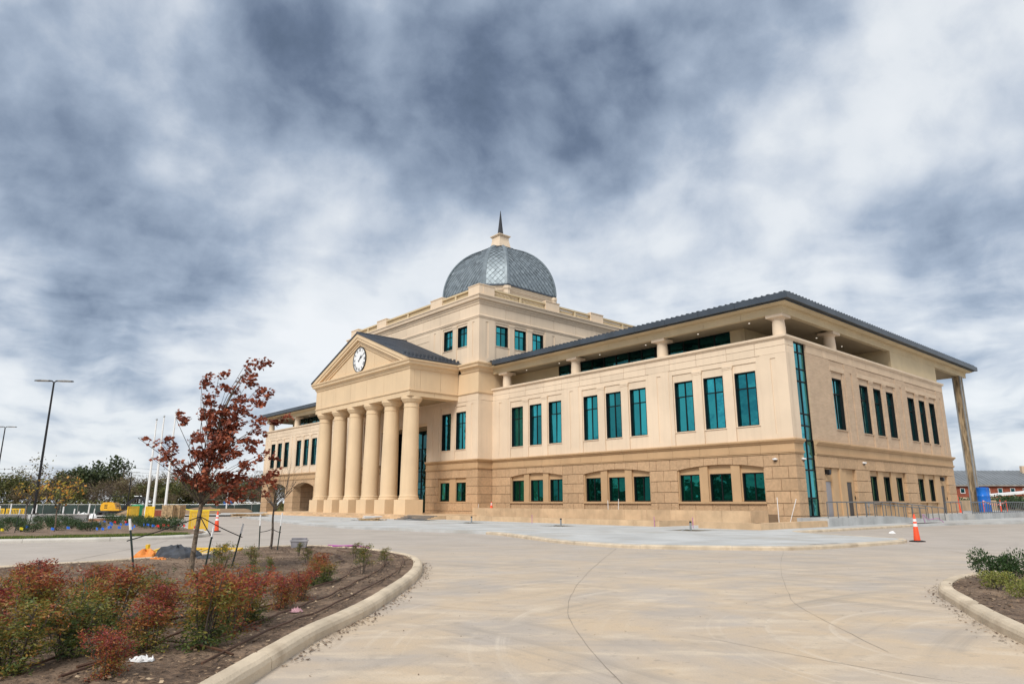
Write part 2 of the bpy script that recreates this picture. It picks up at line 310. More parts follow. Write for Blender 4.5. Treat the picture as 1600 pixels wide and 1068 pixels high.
# ------------------------------------------------------------------ mesh helpers
def link(o, parent=None):
    COL.objects.link(o)
    if parent: o.parent = parent
    return o
def tag(o, label=None, cat=None, group=None, kind=None):
    for k, v in (('label', label), ('category', cat), ('group', group), ('kind', kind)):
        if v: o[k] = v
    return o
def empty(name, loc, rz=0.0, label=None, cat=None, group=None):
    o = bpy.data.objects.new(name, None); o.location = loc; o.rotation_euler = (0, 0, rz); o.empty_display_size = 0.2
    return tag(link(o), label, cat, group)
class MB:
    def __init__(s): s.v = []; s.f = []
    def add(s, vs, fs):
        o = len(s.v); s.v.extend(tuple(p) for p in vs); s.f.extend(tuple(i + o for i in f) for f in fs); return s
    def box(s, x0, x1, y0, y1, z0, z1):
        return s.add([(x, y, z) for z in (z0, z1) for y in (y0, y1) for x in (x0, x1)],
                     [(0, 2, 3, 1), (4, 5, 7, 6), (0, 1, 5, 4), (2, 6, 7, 3), (0, 4, 6, 2), (1, 3, 7, 5)])
    def prism(s, pts, fn, d0, d1):          # pts (p,q) -> fn(p,q,d)
        n = len(pts)
        return s.add([fn(p, q, d0) for p, q in pts] + [fn(p, q, d1) for p, q in pts],
                     [tuple(range(n)), tuple(range(2 * n - 1, n - 1, -1))] + [(i, i + n, (i + 1) % n + n, (i + 1) % n) for i in range(n)])
    def tube(s, pts, rads, n=8, cap=True):
        pts = [Vector(p) for p in pts]
        if isinstance(rads, (int, float)): rads = [rads] * len(pts)
        rings = []; prev = None
        for i, p in enumerate(pts):
            d = (pts[min(i + 1, len(pts) - 1)] - pts[max(i - 1, 0)]).normalized()
            if prev is None:
                a = d.orthogonal().normalized()
            else:
                a = prev - d * prev.dot(d)
                a = a.normalized() if a.length > 1e-5 else d.orthogonal().normalized()
            prev = a; b = d.cross(a)
            rings.append([p + (a * math.cos(2 * math.pi * k / n) + b * math.sin(2 * math.pi * k / n)) * rads[i] for k in range(n)])
        vs = [q for r in rings for q in r]; fs = []
        for i in range(len(rings) - 1):
            for k in range(n):
                fs.append((i * n + k, i * n + (k + 1) % n, (i + 1) * n + (k + 1) % n, (i + 1) * n + k))
        if cap: fs += [tuple(range(n - 1, -1, -1)), tuple((len(rings) - 1) * n + k for k in range(n))]
        return s.add(vs, fs)
    def lathe(s, prof, c=(0, 0, 0), n=24, ph=0.0):  # prof [(r,z)]
        vs = [(c[0] + r * math.cos(ph + 2 * math.pi * k / n), c[1] + r * math.sin(ph + 2 * math.pi * k / n), c[2] + z) for r, z in prof for k in range(n)]
        fs = [(i * n + k, i * n + (k + 1) % n, (i + 1) * n + (k + 1) % n, (i + 1) * n + k) for i in range(len(prof) - 1) for k in range(n)]
        fs += [tuple(range(n - 1, -1, -1)), tuple((len(prof) - 1) * n + k for k in range(n))]
        return s.add(vs, fs)
    def mesh(s, name, m, center=True, recalc=True, smooth=False):
        me = bpy.data.meshes.new(name)
        c = Vector((0, 0, 0))
        if center and s.v:
            a = np.array(s.v); c = Vector((a.min(0) + a.max(0)) / 2); s.v = [tuple(Vector(p) - c) for p in s.v]
        me.from_pydata(s.v, [], s.f)
        if recalc:
            bm = bmesh.new(); bm.from_mesh(me); bmesh.ops.recalc_face_normals(bm, faces=bm.faces); bm.to_mesh(me); bm.free()
        if smooth:
            me.polygons.foreach_set('use_smooth', [True] * len(me.polygons))
            try: me.set_sharp_from_angle(angle=R(40))
            except Exception: pass
        me.materials.append(m); me.update()
        return me, c
    def build(s, name, m, parent=None, center=True, recalc=True, smooth=False, kind=None):
        me, c = s.mesh(name, m, center, recalc, smooth)
        o = bpy.data.objects.new(name, me); o.location = c
        link(o, parent)
        if kind: o['kind'] = kind
        return o
def inst(name, me, loc, parent=None, rot=(0, 0, 0), scale=None):
    o = bpy.data.objects.new(name, me); o.location = loc; o.rotation_euler = rot
    if scale: o.scale = scale
    return link(o, parent)
def copy_tree(o, parent=None):
    c = o.copy(); COL.objects.link(c); c.parent = parent
    for ch in list(o.children): copy_tree(ch, c)
    return c
def catmull(pts, n=6, closed=False):
    P = [Vector(p) for p in pts]; out_ = []; m = len(P)
    rng = range(m) if closed else range(m - 1)
    for i in rng:
        p0 = P[(i - 1) % m] if closed or i > 0 else P[i]; p1 = P[i]; p2 = P[(i + 1) % m]
        p3 = P[(i + 2) % m] if closed or i + 2 < m else p2
        for k in range(n):
            t = k / n
            out_.append(0.5 * ((2 * p1) + (p2 - p0) * t + (2 * p0 - 5 * p1 + 4 * p2 - p3) * t * t + (3 * p1 - p0 - 3 * p2 + p3) * t ** 3))
    if not closed: out_.append(P[-1])
    return out_
def sms(a, b, x):
    t = min(1.0, max(0.0, (x - a) / (b - a))); return t * t * (3 - 2 * t)
def terr(x, y):                              # the land falls gently away to the left, past the courthouse
    return -0.009 * max(0.0, y - 55) * sms(-30, -50, x) if x < 0 else 0.0

# ------------------------------------------------------------------ ground, road
def grid_sheet(name, xs, ys, m, dz, rough=0.0):
    b = MB(); nx = len(xs)
    b.add([(x, y, terr(x, y) + dz + (random.uniform(-rough, rough) if rough else 0)) for y in ys for x in xs],
          [(j * nx + i, j * nx + i + 1, (j + 1) * nx + i + 1, (j + 1) * nx + i) for j in range(len(ys) - 1) for i in range(nx - 1)])
    return b.build(name, m, center=False, recalc=False, kind='structure')
gx = [-1500, -800, -400, -220] + list(range(-160, 161, 10)) + [220, 400, 800, 1500]
gy = [-1500, -600, -200, -80] + list(range(-40, 261, 10)) + [320, 500, 900, 1500]
grid_sheet('ground', gx, gy, GROUNDM, -0.03)
grid_sheet('road', list(range(-70, 91, 5)), list(range(-25, 81, 5)), ROAD, 0.0)

# ------------------------------------------------------------------ the courthouse (local X = depth, Y = along the front, Z up)
CA = R(41.2); CORG = Vector((18.16, 44.13, 0))
HOUSE = empty('courthouse', CORG, CA, 'large cream and tan stone courthouse with columned clock portico and grey dome', 'courthouse')
YC = 43.85; YE = 87.7                        # portico axis, left end of the front
FLOOR = 0.62
class Fac:
    def __init__(s, kind, c): s.k = kind; s.c = c
    def P(s, u, b, z):
        if s.k == 'front': return (s.c + b, u, z)
        if s.k == 'right': return (u, s.c + b, z)
        if s.k == 'left': return (u, s.c - b, z)
        if s.k == 'back': return (s.c - b, u, z)
    @property
    def rot(s): return {'front': R(-90), 'right': 0.0, 'left': R(180), 'back': R(90)}[s.k]
    def box(s, mb, u0, u1, b0, b1, z0, z1):
        x0, y0, _ = s.P(u0, b0, 0); x1, y1, _ = s.P(u1, b1, 0)
        return mb.box(min(x0, x1), max(x0, x1), min(y0, y1), max(y0, y1), z0, z1)
    def piece(s, name, m, u0, u1, b0, b1, z0, z1, parent=None, ch=0.0):
        mb = MB()
        if ch:                                # chamfered face: reads as a real joint
            a0, a1 = min(u0, u1), max(u0, u1)
            q = [(a0, b1, z0), (a1, b1, z0), (a1, b1, z1), (a0, b1, z1), (a0, b0 + ch, z0), (a1, b0 + ch, z0), (a1, b0 + ch, z1), (a0, b0 + ch, z1),
                 (a0 + ch, b0, z0 + ch), (a1 - ch, b0, z0 + ch), (a1 - ch, b0, z1 - ch), (a0 + ch, b0, z1 - ch)]
            mb.add([s.P(*p) for p in q], [(0, 1, 2, 3), (0, 4, 5, 1), (1, 5, 6, 2), (2, 6, 7, 3), (3, 7, 4, 0), (4, 8, 9, 5), (5, 9, 10, 6), (6, 10, 11, 7), (7, 11, 8, 4), (8, 11, 10, 9)])
        else: s.box(mb, u0, u1, b0, b1, z0, z1)
        return mb.build(name, m, parent or HOUSE)
    def poly(s, name, m, pts, b0, b1, parent=None):
        mb = MB(); mb.prism(pts, lambda u, z, d: s.P(u, d, z), b0, b1)
        return mb.build(name, m, parent or HOUSE)
    def mould(s, name, m, u0, u1, prof, m0=0, m1=0, seg=2.4, gap=0.018, parent=None, cuts=None):
        # prof [(outward, z)] closed polygon; m0/m1 mitre at the ends (+1 outer corner)
        a0, a1 = min(u0, u1), max(u0, u1)
        n = max(1, round((a1 - a0) / seg))
        e = cuts or [a0 + (a1 - a0) * i / n for i in range(n + 1)]
        n = len(e) - 1
        for i in range(n):
            l0 = e[i] + (gap / 2 if i else 0); l1 = e[i + 1] - (gap / 2 if i < n - 1 else 0)
            mb = MB(); k = len(prof)
            A = [s.P(l0 - (m0 * p if i == 0 else 0), -p, z) for p, z in prof]
            B = [s.P(l1 + (m1 * p if i == n - 1 else 0), -p, z) for p, z in prof]
            mb.add(A + B, [tuple(range(k)), tuple(range(2 * k - 1, k - 1, -1))] + [(j, j + k, (j + 1) % k + k, (j + 1) % k) for j in range(k)])
            mb.build(name, m, parent or HOUSE)

# -- windows: frame with mullions, each pane a child
_win = {}
def window(f, u, b, z0, w, h, cols=2, trans=(), gl=None, t=0.07, name='window', parent=None, deep=0.06):
    gl = gl or GLASS
    key = (round(w, 2), round(h, 2), cols, trans, gl.name, t, deep)
    if key not in _win:
        mb = MB(); hw = w / 2
        mb.box(-hw, -hw + t, -deep, 0.06, 0, h); mb.box(hw - t, hw, -deep, 0.06, 0, h)
        mb.box(-hw + t, hw - t, -0.07, 0.06, 0, t); mb.box(-hw + t, hw - t, -deep, 0.06, h - t, h)
        zs = [t] + list(trans) + [h - t]; xs = [-hw + t + (w - 2 * t) * i / cols for i in range(cols + 1)]
        for x in xs[1:-1]: mb.box(x - t * 0.55, x + t * 0.55, -0.055, 0.055, t, h - t)
        for zt in trans:
            for i in range(cols):
                mb.box(xs[i] + (t * 0.55 if i else 0), xs[i + 1] - (t * 0.55 if i < cols - 1 else 0), -0.05, 0.05, zt - t * 0.55, zt + t * 0.55)
        fr, _ = mb.mesh('window_frame', FRAME, center=False)
        pl = []
        for i in range(cols):
            for j in range(len(zs) - 1):
                q = MB().box(xs[i] + 0.005, xs[i + 1] - 0.005, -0.008, 0.008, zs[j], zs[j + 1])
                pl.append(q.mesh('pane', gl))
        _win[key] = (fr, pl)
    fr, pl = _win[key]
    o = inst(name, fr, f.P(u, b, z0), parent or HOUSE, (0, 0, f.rot))
    for me, c in pl:
        p = inst('pane', me, c, o)
        p.rotation_euler = (random.gauss(0.004, 0.012), 0, random.gauss(0, 0.010))      # glazing is never perfectly true
    return o

def recessed(f, u0, u1, z0, z1, gu0, gu1, gz0, gz1, m, b1=0.45, d=0.05, name='wall_panel'):
    # one precast panel with a shallow sunk strip in its face
    mb = MB(); a0, a1 = min(u0, u1), max(u0, u1)
    V = [(a0, 0, z0), (a1, 0, z0), (a1, 0, z1), (a0, 0, z1), (gu0, 0, gz0), (gu1, 0, gz0), (gu1, 0, gz1), (gu0, 0, gz1),
         (gu0, d, gz0), (gu1, d, gz0), (gu1, d, gz1), (gu0, d, gz1), (a0, b1, z0), (a1, b1, z0), (a1, b1, z1), (a0, b1, z1)]
    mb.add([f.P(*p) for p in V], [(0, 1, 5, 4), (1, 2, 6, 5), (2, 3, 7, 6), (3, 0, 4, 7), (4, 5, 9, 8), (5, 6, 10, 9), (6, 7, 11, 10), (7, 4, 8, 11), (8, 9, 10, 11),
                                  (0, 12, 13, 1), (1, 13, 14, 2), (2, 14, 15, 3), (3, 15, 12, 0), (12, 15, 14, 13)])
    return mb.build(name, m, HOUSE)

G = 0.015                                     # half joint
ROWS = [-0.1, 0.70, 1.48, 2.26, 3.05, 3.84, 4.63]
def blocks(f, u0, u1, rows=(0, 6), m=None, L0=1.33, first=0, name='stone_block', b1=0.45):
    a0, a1 = min(u0, u1), max(u0, u1)
    for r in range(*rows):
        z0, z1 = ROWS[r], ROWS[r + 1]
        n = max(1, round((a1 - a0) / L0)); cuts = [a0]
        if n == 1 and (a1 - a0) > 0.9: cuts += [a0 + (a1 - a0) * (0.5 if (r + first) % 2 else 1.0)]
        elif (r + first) % 2: cuts += [a0 + (a1 - a0) * i / n for i in range(1, n)]
        else: cuts += [a0 + (a1 - a0) * (i - 0.5) / n for i in range(1, n + 1)]
        if abs(cuts[-1] - a1) > 0.01: cuts.append(a1)
        for i in range(len(cuts) - 1):
            if cuts[i + 1] - cuts[i] < 0.05: continue
            f.piece(name, m or TAN, cuts[i] + (G if i else 0), cuts[i + 1] - (G if i < len(cuts) - 2 else 0), random.uniform(0, 0.008), b1, z0 + G, z1 - G, ch=0.012)

CORN = [(-0.1, 5.29), (0.06, 5.29), (0.10, 5.33), (0.14, 5.40), (0.22, 5.46), (0.24, 5.56), (0.20, 5.60), (-0.1, 5.60)]
BAND = [(-0.1, 4.63), (0.05, 4.63), (0.05, 4.69), (0.10, 4.72), (0.10, 4.81), (-0.1, 4.81)]
FRZ = [(-0.1, 4.82), (0.03, 4.82), (0.03, 5.28), (-0.1, 5.28)]
def belt(f, u0, u1, m0=0, m1=0, cuts=None):
    f.mould('belt_moulding', TANS, u0, u1, BAND, m0, m1, cuts=cuts); f.mould('belt_frieze', TANS, u0, u1, FRZ, m0, m1, cuts=cuts); f.mould('belt_cornice', TANS, u0, u1, CORN, m0, m1, cuts=cuts)
COPE = [(-0.35, 12.22), (0.04, 12.22), (0.07, 12.28), (0.15, 12.33), (0.16, 12.47), (0.10, 12.50), (-0.35, 12.50)]

def arch_z(du, half=3.45, spring=3.82, rise=0.30): return spring + rise * (1 - (du / half) ** 2)
def lower_bay(f, uc, gl):
    # segmental-arched opening of three windows between rough stone piers
    vs = [uc - 3.45 + 6.9 * i / 6 for i in range(7)]
    for i in range(6):                         # arch stones, bottoms following the curve
        a0, a1 = vs[i] + G, vs[i + 1] - G
        pts = [(a1, 4.63 - G), (a0, 4.63 - G)] + [(a0 + (a1 - a0) * k / 4, arch_z(a0 + (a1 - a0) * k / 4 - uc)) for k in range(5)]
        f.poly('arch_stone', TAN, pts, 0.0, 0.30)
    f.piece('wall_panel', TANS, uc - 3.45, uc + 3.45, 0.26, 0.5, 3.5, 4.3)
    for du in (-3.4, 3.4): f.piece('jamb', TANS, uc + du - 0.05, uc + du + 0.05, 0.10, 0.4, 1.60, 3.82)
    for du in (-1.265, 1.265):
        s0, s1 = uc + du - 0.34, uc + du + 0.34
        f.poly('pilaster', TANS, [(s0, 1.60), (s1, 1.60), (s1, arch_z(s1 - uc) - 0.003), (s0, arch_z(s0 - uc) - 0.003)], 0.09, 0.42)
    f.piece('window_sill', TANS, uc - 3.45, uc + 3.45, -0.03, 0.45, 1.45, 1.598)
    for i in range(5):
        f.piece('stone_block', TAN, uc - 3.45 + 6.9 * i / 5 + G, uc - 3.45 + 6.9 * (i + 1) / 5 - G, 0.10, 0.45, 0.70 + G, 1.45)
    blocks(f, uc - 3.45, uc + 3.45, (0, 1), first=1)
    for du in (-2.53, 0, 2.53):
        window(f, uc + du, 0.42, 1.62, 1.70, 1.88, 2, (), gl, deep=0.15)
        for q in (-1, 1): f.piece('jamb', TANS, uc + du + q * 0.85, uc + du + q * 0.93, 0.22, 0.5, 1.62, 3.5)
def upper_bay(f, uc, n=3, z0=5.60, sill=6.62, head=10.35, lintel=10.93, top=11.28, gl=None, m=None, frame=True, wb=0.34, sp=2.53, tr=None):
    m = m or CREAM; half = (n - 1) / 2 * sp + 0.93
    tr = tr if tr is not None else (head - sill) * 0.70
    if frame:
        for sgn in (-1, 1):
            u0 = uc + sgn * half; u1 = uc + sgn * (half + 0.32)
            f.piece('field_frame', m, u0, u1, 0.035, 0.4, z0, top)
        f.piece('field_frame', m, uc - half, uc + half, 0.035, 0.4, lintel, top, ch=0.0)
    for i in range(n):
        u = uc + (i - (n - 1) / 2) * sp
        f.piece('spandrel_panel', m, u - 0.91, u + 0.91, 0.10, 0.4, z0, sill - 0.06)
        f.piece('window_sill', m, u - 0.93, u + 0.93, 0.04, 0.4, sill - 0.06, sill)
        f.piece('head_panel', m, u - 0.91, u + 0.91, 0.10, 0.4, head, lintel)
        for q in (-1, 1): f.piece('jamb', m, u + q * 0.81, u + q * 0.91, 0.10, 0.4, sill, head)
        window(f, u, wb, sill, 1.62, head - sill, 2, (tr,), gl, deep=0.22)
    for i in range(n - 1):
        u = uc + (i - (n - 2) / 2) * sp
        p = f.piece('pilaster', m, u - 0.34, u + 0.34, 0.012, 0.4, z0, lintel - 0.24)
        mb = MB(); f.box(mb, u - 0.41, u + 0.41, -0.035, 0.4, lintel - 0.12, lintel + 0.02); f.box(mb, u - 0.37, u + 0.37, -0.01, 0.4, lintel - 0.24, lintel - 0.12)
        c = mb.build('pilaster_cap', m, HOUSE)
def frieze(f, cuts, m=None, z=(11.28, 11.80, 12.23)):
    for i in range(len(cuts) - 1):
        a, b = sorted((cuts[i], cuts[i + 1]))
        for k in range(len(z) - 1): f.piece('wall_panel', m or CREAM, a + G * 0.8, b - G * 0.8, 0, 0.4, z[k] + G * 0.8, z[k + 1] - G * 0.8)

FR = Fac('front', 0.0); SR = Fac('right', 0.0); SL = Fac('left', YE)
# solid cores behind the panels (dark: seen only in the joints)
def core(name, x0, x1, y0, y1, z0, z1, m): return MB().box(x0, x1, y0, y1, z0, z1).build(name, m, HOUSE)
core('wall_core', 0.62, 29.5, 0.62, 30.9, 0, 12.2, JOINT)
core('wall_core', 0.62 + 4.4, 29.5, 56.8, YE - 0.62, 0, 12.2, JOINT)
core('wall_core', 0.62, 5.1, 56.8, YE - 0.62, 4.4, 12.2, JOINT)
core('wall_core', 0.62, 5.1, 56.8, 68.9, 0, 4.5, JOINT)
core('wall_core', -1.18, 25.6, 31.13, 39.2, 0, 21.9, JOINT); core('wall_core', -1.18, 25.6, 48.5, 56.57, 0, 21.9, JOINT)
core('wall_core', 1.3, 25.8, 39.2, 48.5, 0, 21.9, JOINT); core('wall_core', -1.18, 1.31, 39.2, 48.5, 9.4, 21.9, JOINT)

# right wing and (mirrored) left wing, street front
for side_ in (0, 1):
    my = (lambda y: y) if side_ == 0 else (lambda y: YE - y)
    bays = [5.67, 15.05, 24.4]
    for i, yc in enumerate(bays):
        upper_bay(FR, my(yc))
        if side_ == 0 or i == 2: lower_bay(FR, my(yc), GLASSD)
    piers = [(0.0, 1.89), (9.45, 11.27), (18.83, 20.62), (28.18, 30.5)]
    for a, b in piers:
        c = (a + b) / 2 if a > 0 else 0.96
        if a > 28: c = 29.3
        g0, g1 = sorted((my(c - 0.19), my(c + 0.19)))
        recessed(FR, my(a), my(b), 5.60, 11.28, g0, g1, 5.95, 11.0, CREAM)
    frieze(FR, [my(v) for v in (0, 2.2, 4.41, 6.92, 9.3, 11.6, 13.8, 16.3, 18.7, 20.9, 23.2, 25.6, 28.0, 30.5)])
    FR.mould('coping', BUFF if 0 else CREAM, my(0), my(30.5), COPE, 1 if side_ == 0 else 0, 0 if side_ == 0 else 1, seg=2.5)
    belt(FR, my(0), my(30.5), 1 if side_ == 0 else 0, 0 if side_ == 0 else 1)
    if side_ == 0:
        for k, (a, b) in enumerate(((0, 2.22), (9.12, 11.6), (18.5, 20.95), (27.85, 30.5))): blocks(FR, a, b, first=k)
    else:
        blocks(FR, my(27.85), my(30.5)); blocks(FR, my(18.5), my(20.95), first=1)
# left wing arcade: two open arches with a passage behind
for yc in (YE - 5.67, YE - 15.05):
    for i in range(6):
        a0, a1 = yc - 3.3 + 6.6 * i / 6 + G, yc - 3.3 + 6.6 * (i + 1) / 6 - G
        pts = [(a1, 4.63 - G), (a0, 4.63 - G)] + [(a0 + (a1 - a0) * k / 4, 3.62 + 0.62 * (1 - ((a0 + (a1 - a0) * k / 4 - yc) / 3.3) ** 2)) for k in range(5)]
        FR.poly('arch_stone', TAN, pts, 0.0, 0.9)
blocks(FR, YE - 2.37, YE, first=1, b1=1.2); blocks(FR, YE - 11.75, YE - 8.97, b1=1.2); blocks(FR, YE - 18.5, YE - 18.35, b1=1.2)
BK = Fac('front', 4.3)
blocks(BK, 69.0, YE, (0, 6))
window(BK, YE - 15.05 + 1.2, -0.03, 1.5, 1.1, 2.2, 1, (), GLASSD)
core('arcade_ceiling', 0.9, 4.3, 69, YE - 0.2, 4.5, 4.6, SOFFIT)

# right side of the right wing
def pier_return(f, s0, s1):
    f.piece('wall_panel', CREAM, s0, s1, 0, 0.4, 5.6, 11.8 - G); f.piece('wall_panel', CREAM, s0, s1, 0, 0.4, 11.8 + G, 12.23)
    for r in range(6):
        c = s0 + (s1 - s0) * (0.5 if r % 2 else 1.0)
        f.piece('stone_block', TAN, s0, c - (G if c < s1 else 0), 0, 0.4, ROWS[r] + G, ROWS[r + 1] - G, ch=0.012)
        if c < s1: f.piece('stone_block', TAN, c + G, s1, 0, 0.4, ROWS[r] + G, ROWS[r + 1] - G, ch=0.012)
# the front pieces already stand at X 0..0.4 behind Y=0, so the return starts behind them
pier_return(SR, 0.40, 1.18)
mb = MB(); SR.box(mb, 0.0, 0.40, -0.002, 0.0, 0, 12.2)
SR.mould('coping', CREAM, 0, 30.2, COPE, 1, 1, seg=2.5)
belt(SR, 0, 1.18, 1, 0, cuts=[0, 1.18])
belt(SR, 2.95, 30.2, 0, 1)
# tall glass strip
w_ = window(SR, 2.065, 0.20, FLOOR, 1.77, 11.6, 2, (1.2, 3.0, 3.75, 4.95, 5.9, 6.7, 8.9, 9.75, 10.9), GLASS, t=0.085, name='curtain_wall')
SR.piece('curtain_wall_head', FRAME, 1.18, 2.95, 0.12, 0.4, 12.215, 12.222)
def brick_piece(u0, u1, z0, z1, b0=0.0): return SR.piece('brick_panel', BRICK, u0, u1, b0, 0.42, z0, z1)
sideb = [(7.55, 1), (14.72, 3), (24.45, 3)]
edges = [2.95]
for uc, n in sideb:
    half = (n - 1) / 2 * 2.53 + 0.93
    edges += [uc - half - 0.32, uc + half + 0.32]
edges.append(30.2)
for uc, n in sideb:
    half = (n - 1) / 2 * 2.53 + 0.93
    upper_bay(SR, uc, n, lintel=10.82, top=11.6, m=BRICK, frame=True, gl=GLASS)
    SR.piece('stone_panel', BUFF, uc - half - 0.25, uc + half + 0.25, -0.012, 0.034, 10.84, 11.17)
for i in range(0, len(edges), 2):
    a, b = edges[i], edges[i + 1]
    if b - a < 0.3: continue
    c = b - 0.75 if i == 0 else (a + b) / 2
    if i == 0: brick_piece(a, b, 5.6, 11.6)
    else: recessed(SR, a, b, 5.6, 11.6, c - 0.16, c + 0.16, 5.95, 11.0, BRICK, name='brick_panel')
for i in range(11): SR.piece('stone_panel', BUFF, 2.95 + 27.25 * i / 11 + G, 2.95 + 27.25 * (i + 1) / 11 - G, -0.006, 0.42, 11.62, 12.23)
# lower storey of the side: sunk fields with doors and windows
blocks(SR, 2.95, 3.93, (0, 5)); blocks(SR, 8.9, 11.3, (0, 5), first=1); blocks(SR, 18.4, 20.9, (0, 5)); blocks(SR, 28.3, 30.2, (0, 5), first=1)
n = 17
for i in range(n): SR.piece('stone_block', TAN, 2.95 + 27.25 * i / n + G, 2.95 + 27.25 * (i + 1) / n - G, 0, 0.42, 3.84 + G, 4.63 - G, ch=0.012)
def field(u0, u1, opens):
    # opens: list of (u0,u1,z0,z1); smooth tan infill, set back 0.25
    us = [u0] + [v for o in opens for v in (o[0], o[1])] + [u1]
    for i in range(0, len(us), 2): SR.piece('wall_panel', TANS, us[i], us[i + 1], 0.22 if i in (0, len(us) - 2) else 0.12, 0.45, 0.0, 3.84)
    for (a, b, z0, z1) in opens:
        SR.piece('wall_panel', TANS, a, b, 0.22, 0.45, z1, 3.84)
        if z0 > 1.0: SR.piece('wall_panel', TANS, a, b, 0.22, 0.45, 0.0, z0)
field(3.93, 8.9, [(4.1, 5.25, FLOOR, 2.95), (7.45, 8.5, FLOOR, 2.95)])
field(11.3, 18.4, [(11.55, 13.1, 1.62, 3.47), (14.05, 15.6, 1.62, 3.47), (16.55, 18.1, 1.62, 3.47)])
field(20.9, 28.3, [(21.3, 22.85, 1.62, 3.47), (23.75, 25.3, 1.62, 3.47), (26.6, 27.8, FLOOR, 2.95)])
for a, b in ((11.55, 13.1), (14.05, 15.6), (16.55, 18.1), (21.3, 22.85), (23.75, 25.3)): window(SR, (a + b) / 2, 0.40, 1.62, b - a, 1.85, 2, (), GLASSD, deep=0.14)
for a, b in ((11.3, 18.4), (20.9, 25.6)): SR.piece('window_sill', TANS, a, b, 0.05, 0.3, 1.50, 1.62)
SR.piece('pilaster', TANS, 6.25, 6.6, 0.02, 0.3, 0.0, 3.84)
for a, b, mm in ((4.1, 5.25, DOORL), (7.45, 8.5, DOORM), (26.6, 27.8, DOORM)):
    d = SR.piece('door', mm, a + 0.05, b - 0.05, 0.25, 0.31, FLOOR, 2.92)
    mb = MB(); SR.box(mb, a + 0.15, b - 0.3, 0.19, 0.22, 1.60, 1.64); SR.box(mb, a + 0.15, a + 0.18, 0.22, 0.25, 1.60, 1.64); SR.box(mb, b - 0.33, b - 0.3, 0.22, 0.25, 1.60, 1.64)
    h = mb.build('push_bar', STEEL, d); 
    mb = MB(); SR.box(mb, b + 0.22, b + 0.32, 0.18, 0.22, 1.75, 1.98); mb.build('card_reader', BLACK, HOUSE)
for u in (4.55, 26.95):
    mb = MB(); SR.box(mb, u - 0.13, u + 0.13, -0.10, 0.22, 3.42, 3.72); SR.box(mb, u - 0.10, u + 0.10, -0.06, 0.1, 3.36, 3.42); mb.build('wall_lamp', BLACK, HOUSE)
mb = MB(); SR.box(mb, 10.2, 10.4, -0.08, 0, 1.25, 1.55); mb.tube([SR.P(10.3, -0.04, 0.62), SR.P(10.3, -0.04, 1.25)], 0.025, 6); mb.build('meter_box', STEEL, HOUSE)
def seccam(f, u, z):
    x, y, _ = f.P(u, -0.08, z); mb = MB(); mb.lathe([(0.05, 0.06), (0.16, 0.06), (0.17, 0.0), (0.13, -0.05), (0.02, -0.07)], (x, y, z), 14)
    mb.tube([f.P(u, 0.0, z + 0.03), f.P(u, -0.08, z + 0.03)], 0.07, 8)
    o = mb.build('security_camera', WHITE, HOUSE, smooth=True)
    l = MB(); l.lathe([(0.10, 0.0), (0.09, -0.06), (0.05, -0.10), (0.01, -0.115)], (x, y, z - 0.03), 12); q = l.build('camera_dome', BLACK, o, smooth=True)
    q.location = q.location - o.location
seccam(FR, 1.35, 4.28); seccam(SR, 0.95, 4.28); seccam(SR, 10.3, 4.35)
# left end wall (seen only from the side)
blocks(SL, 5.5, 29.9, L0=2.6); SL.piece('wall_panel', CREAM, 0.4, 30.0, 0, 0.4, 5.6, 12.23)
blocks(SL, 0.4, 1.2)
SL.mould('coping', CREAM, 0, 30.2, COPE, 1, 0, seg=5); belt(SL, 0, 30.2, 1, 0)
BKF = Fac('back', 30.1)
BKF.piece('wall_panel', BRICK, 0.4, 30.5, 0, 0.4, 0, 12.2); BKF.piece('wall_panel', BRICK, 57.2, YE - 0.4, 0, 0.4, 0, 12.2)

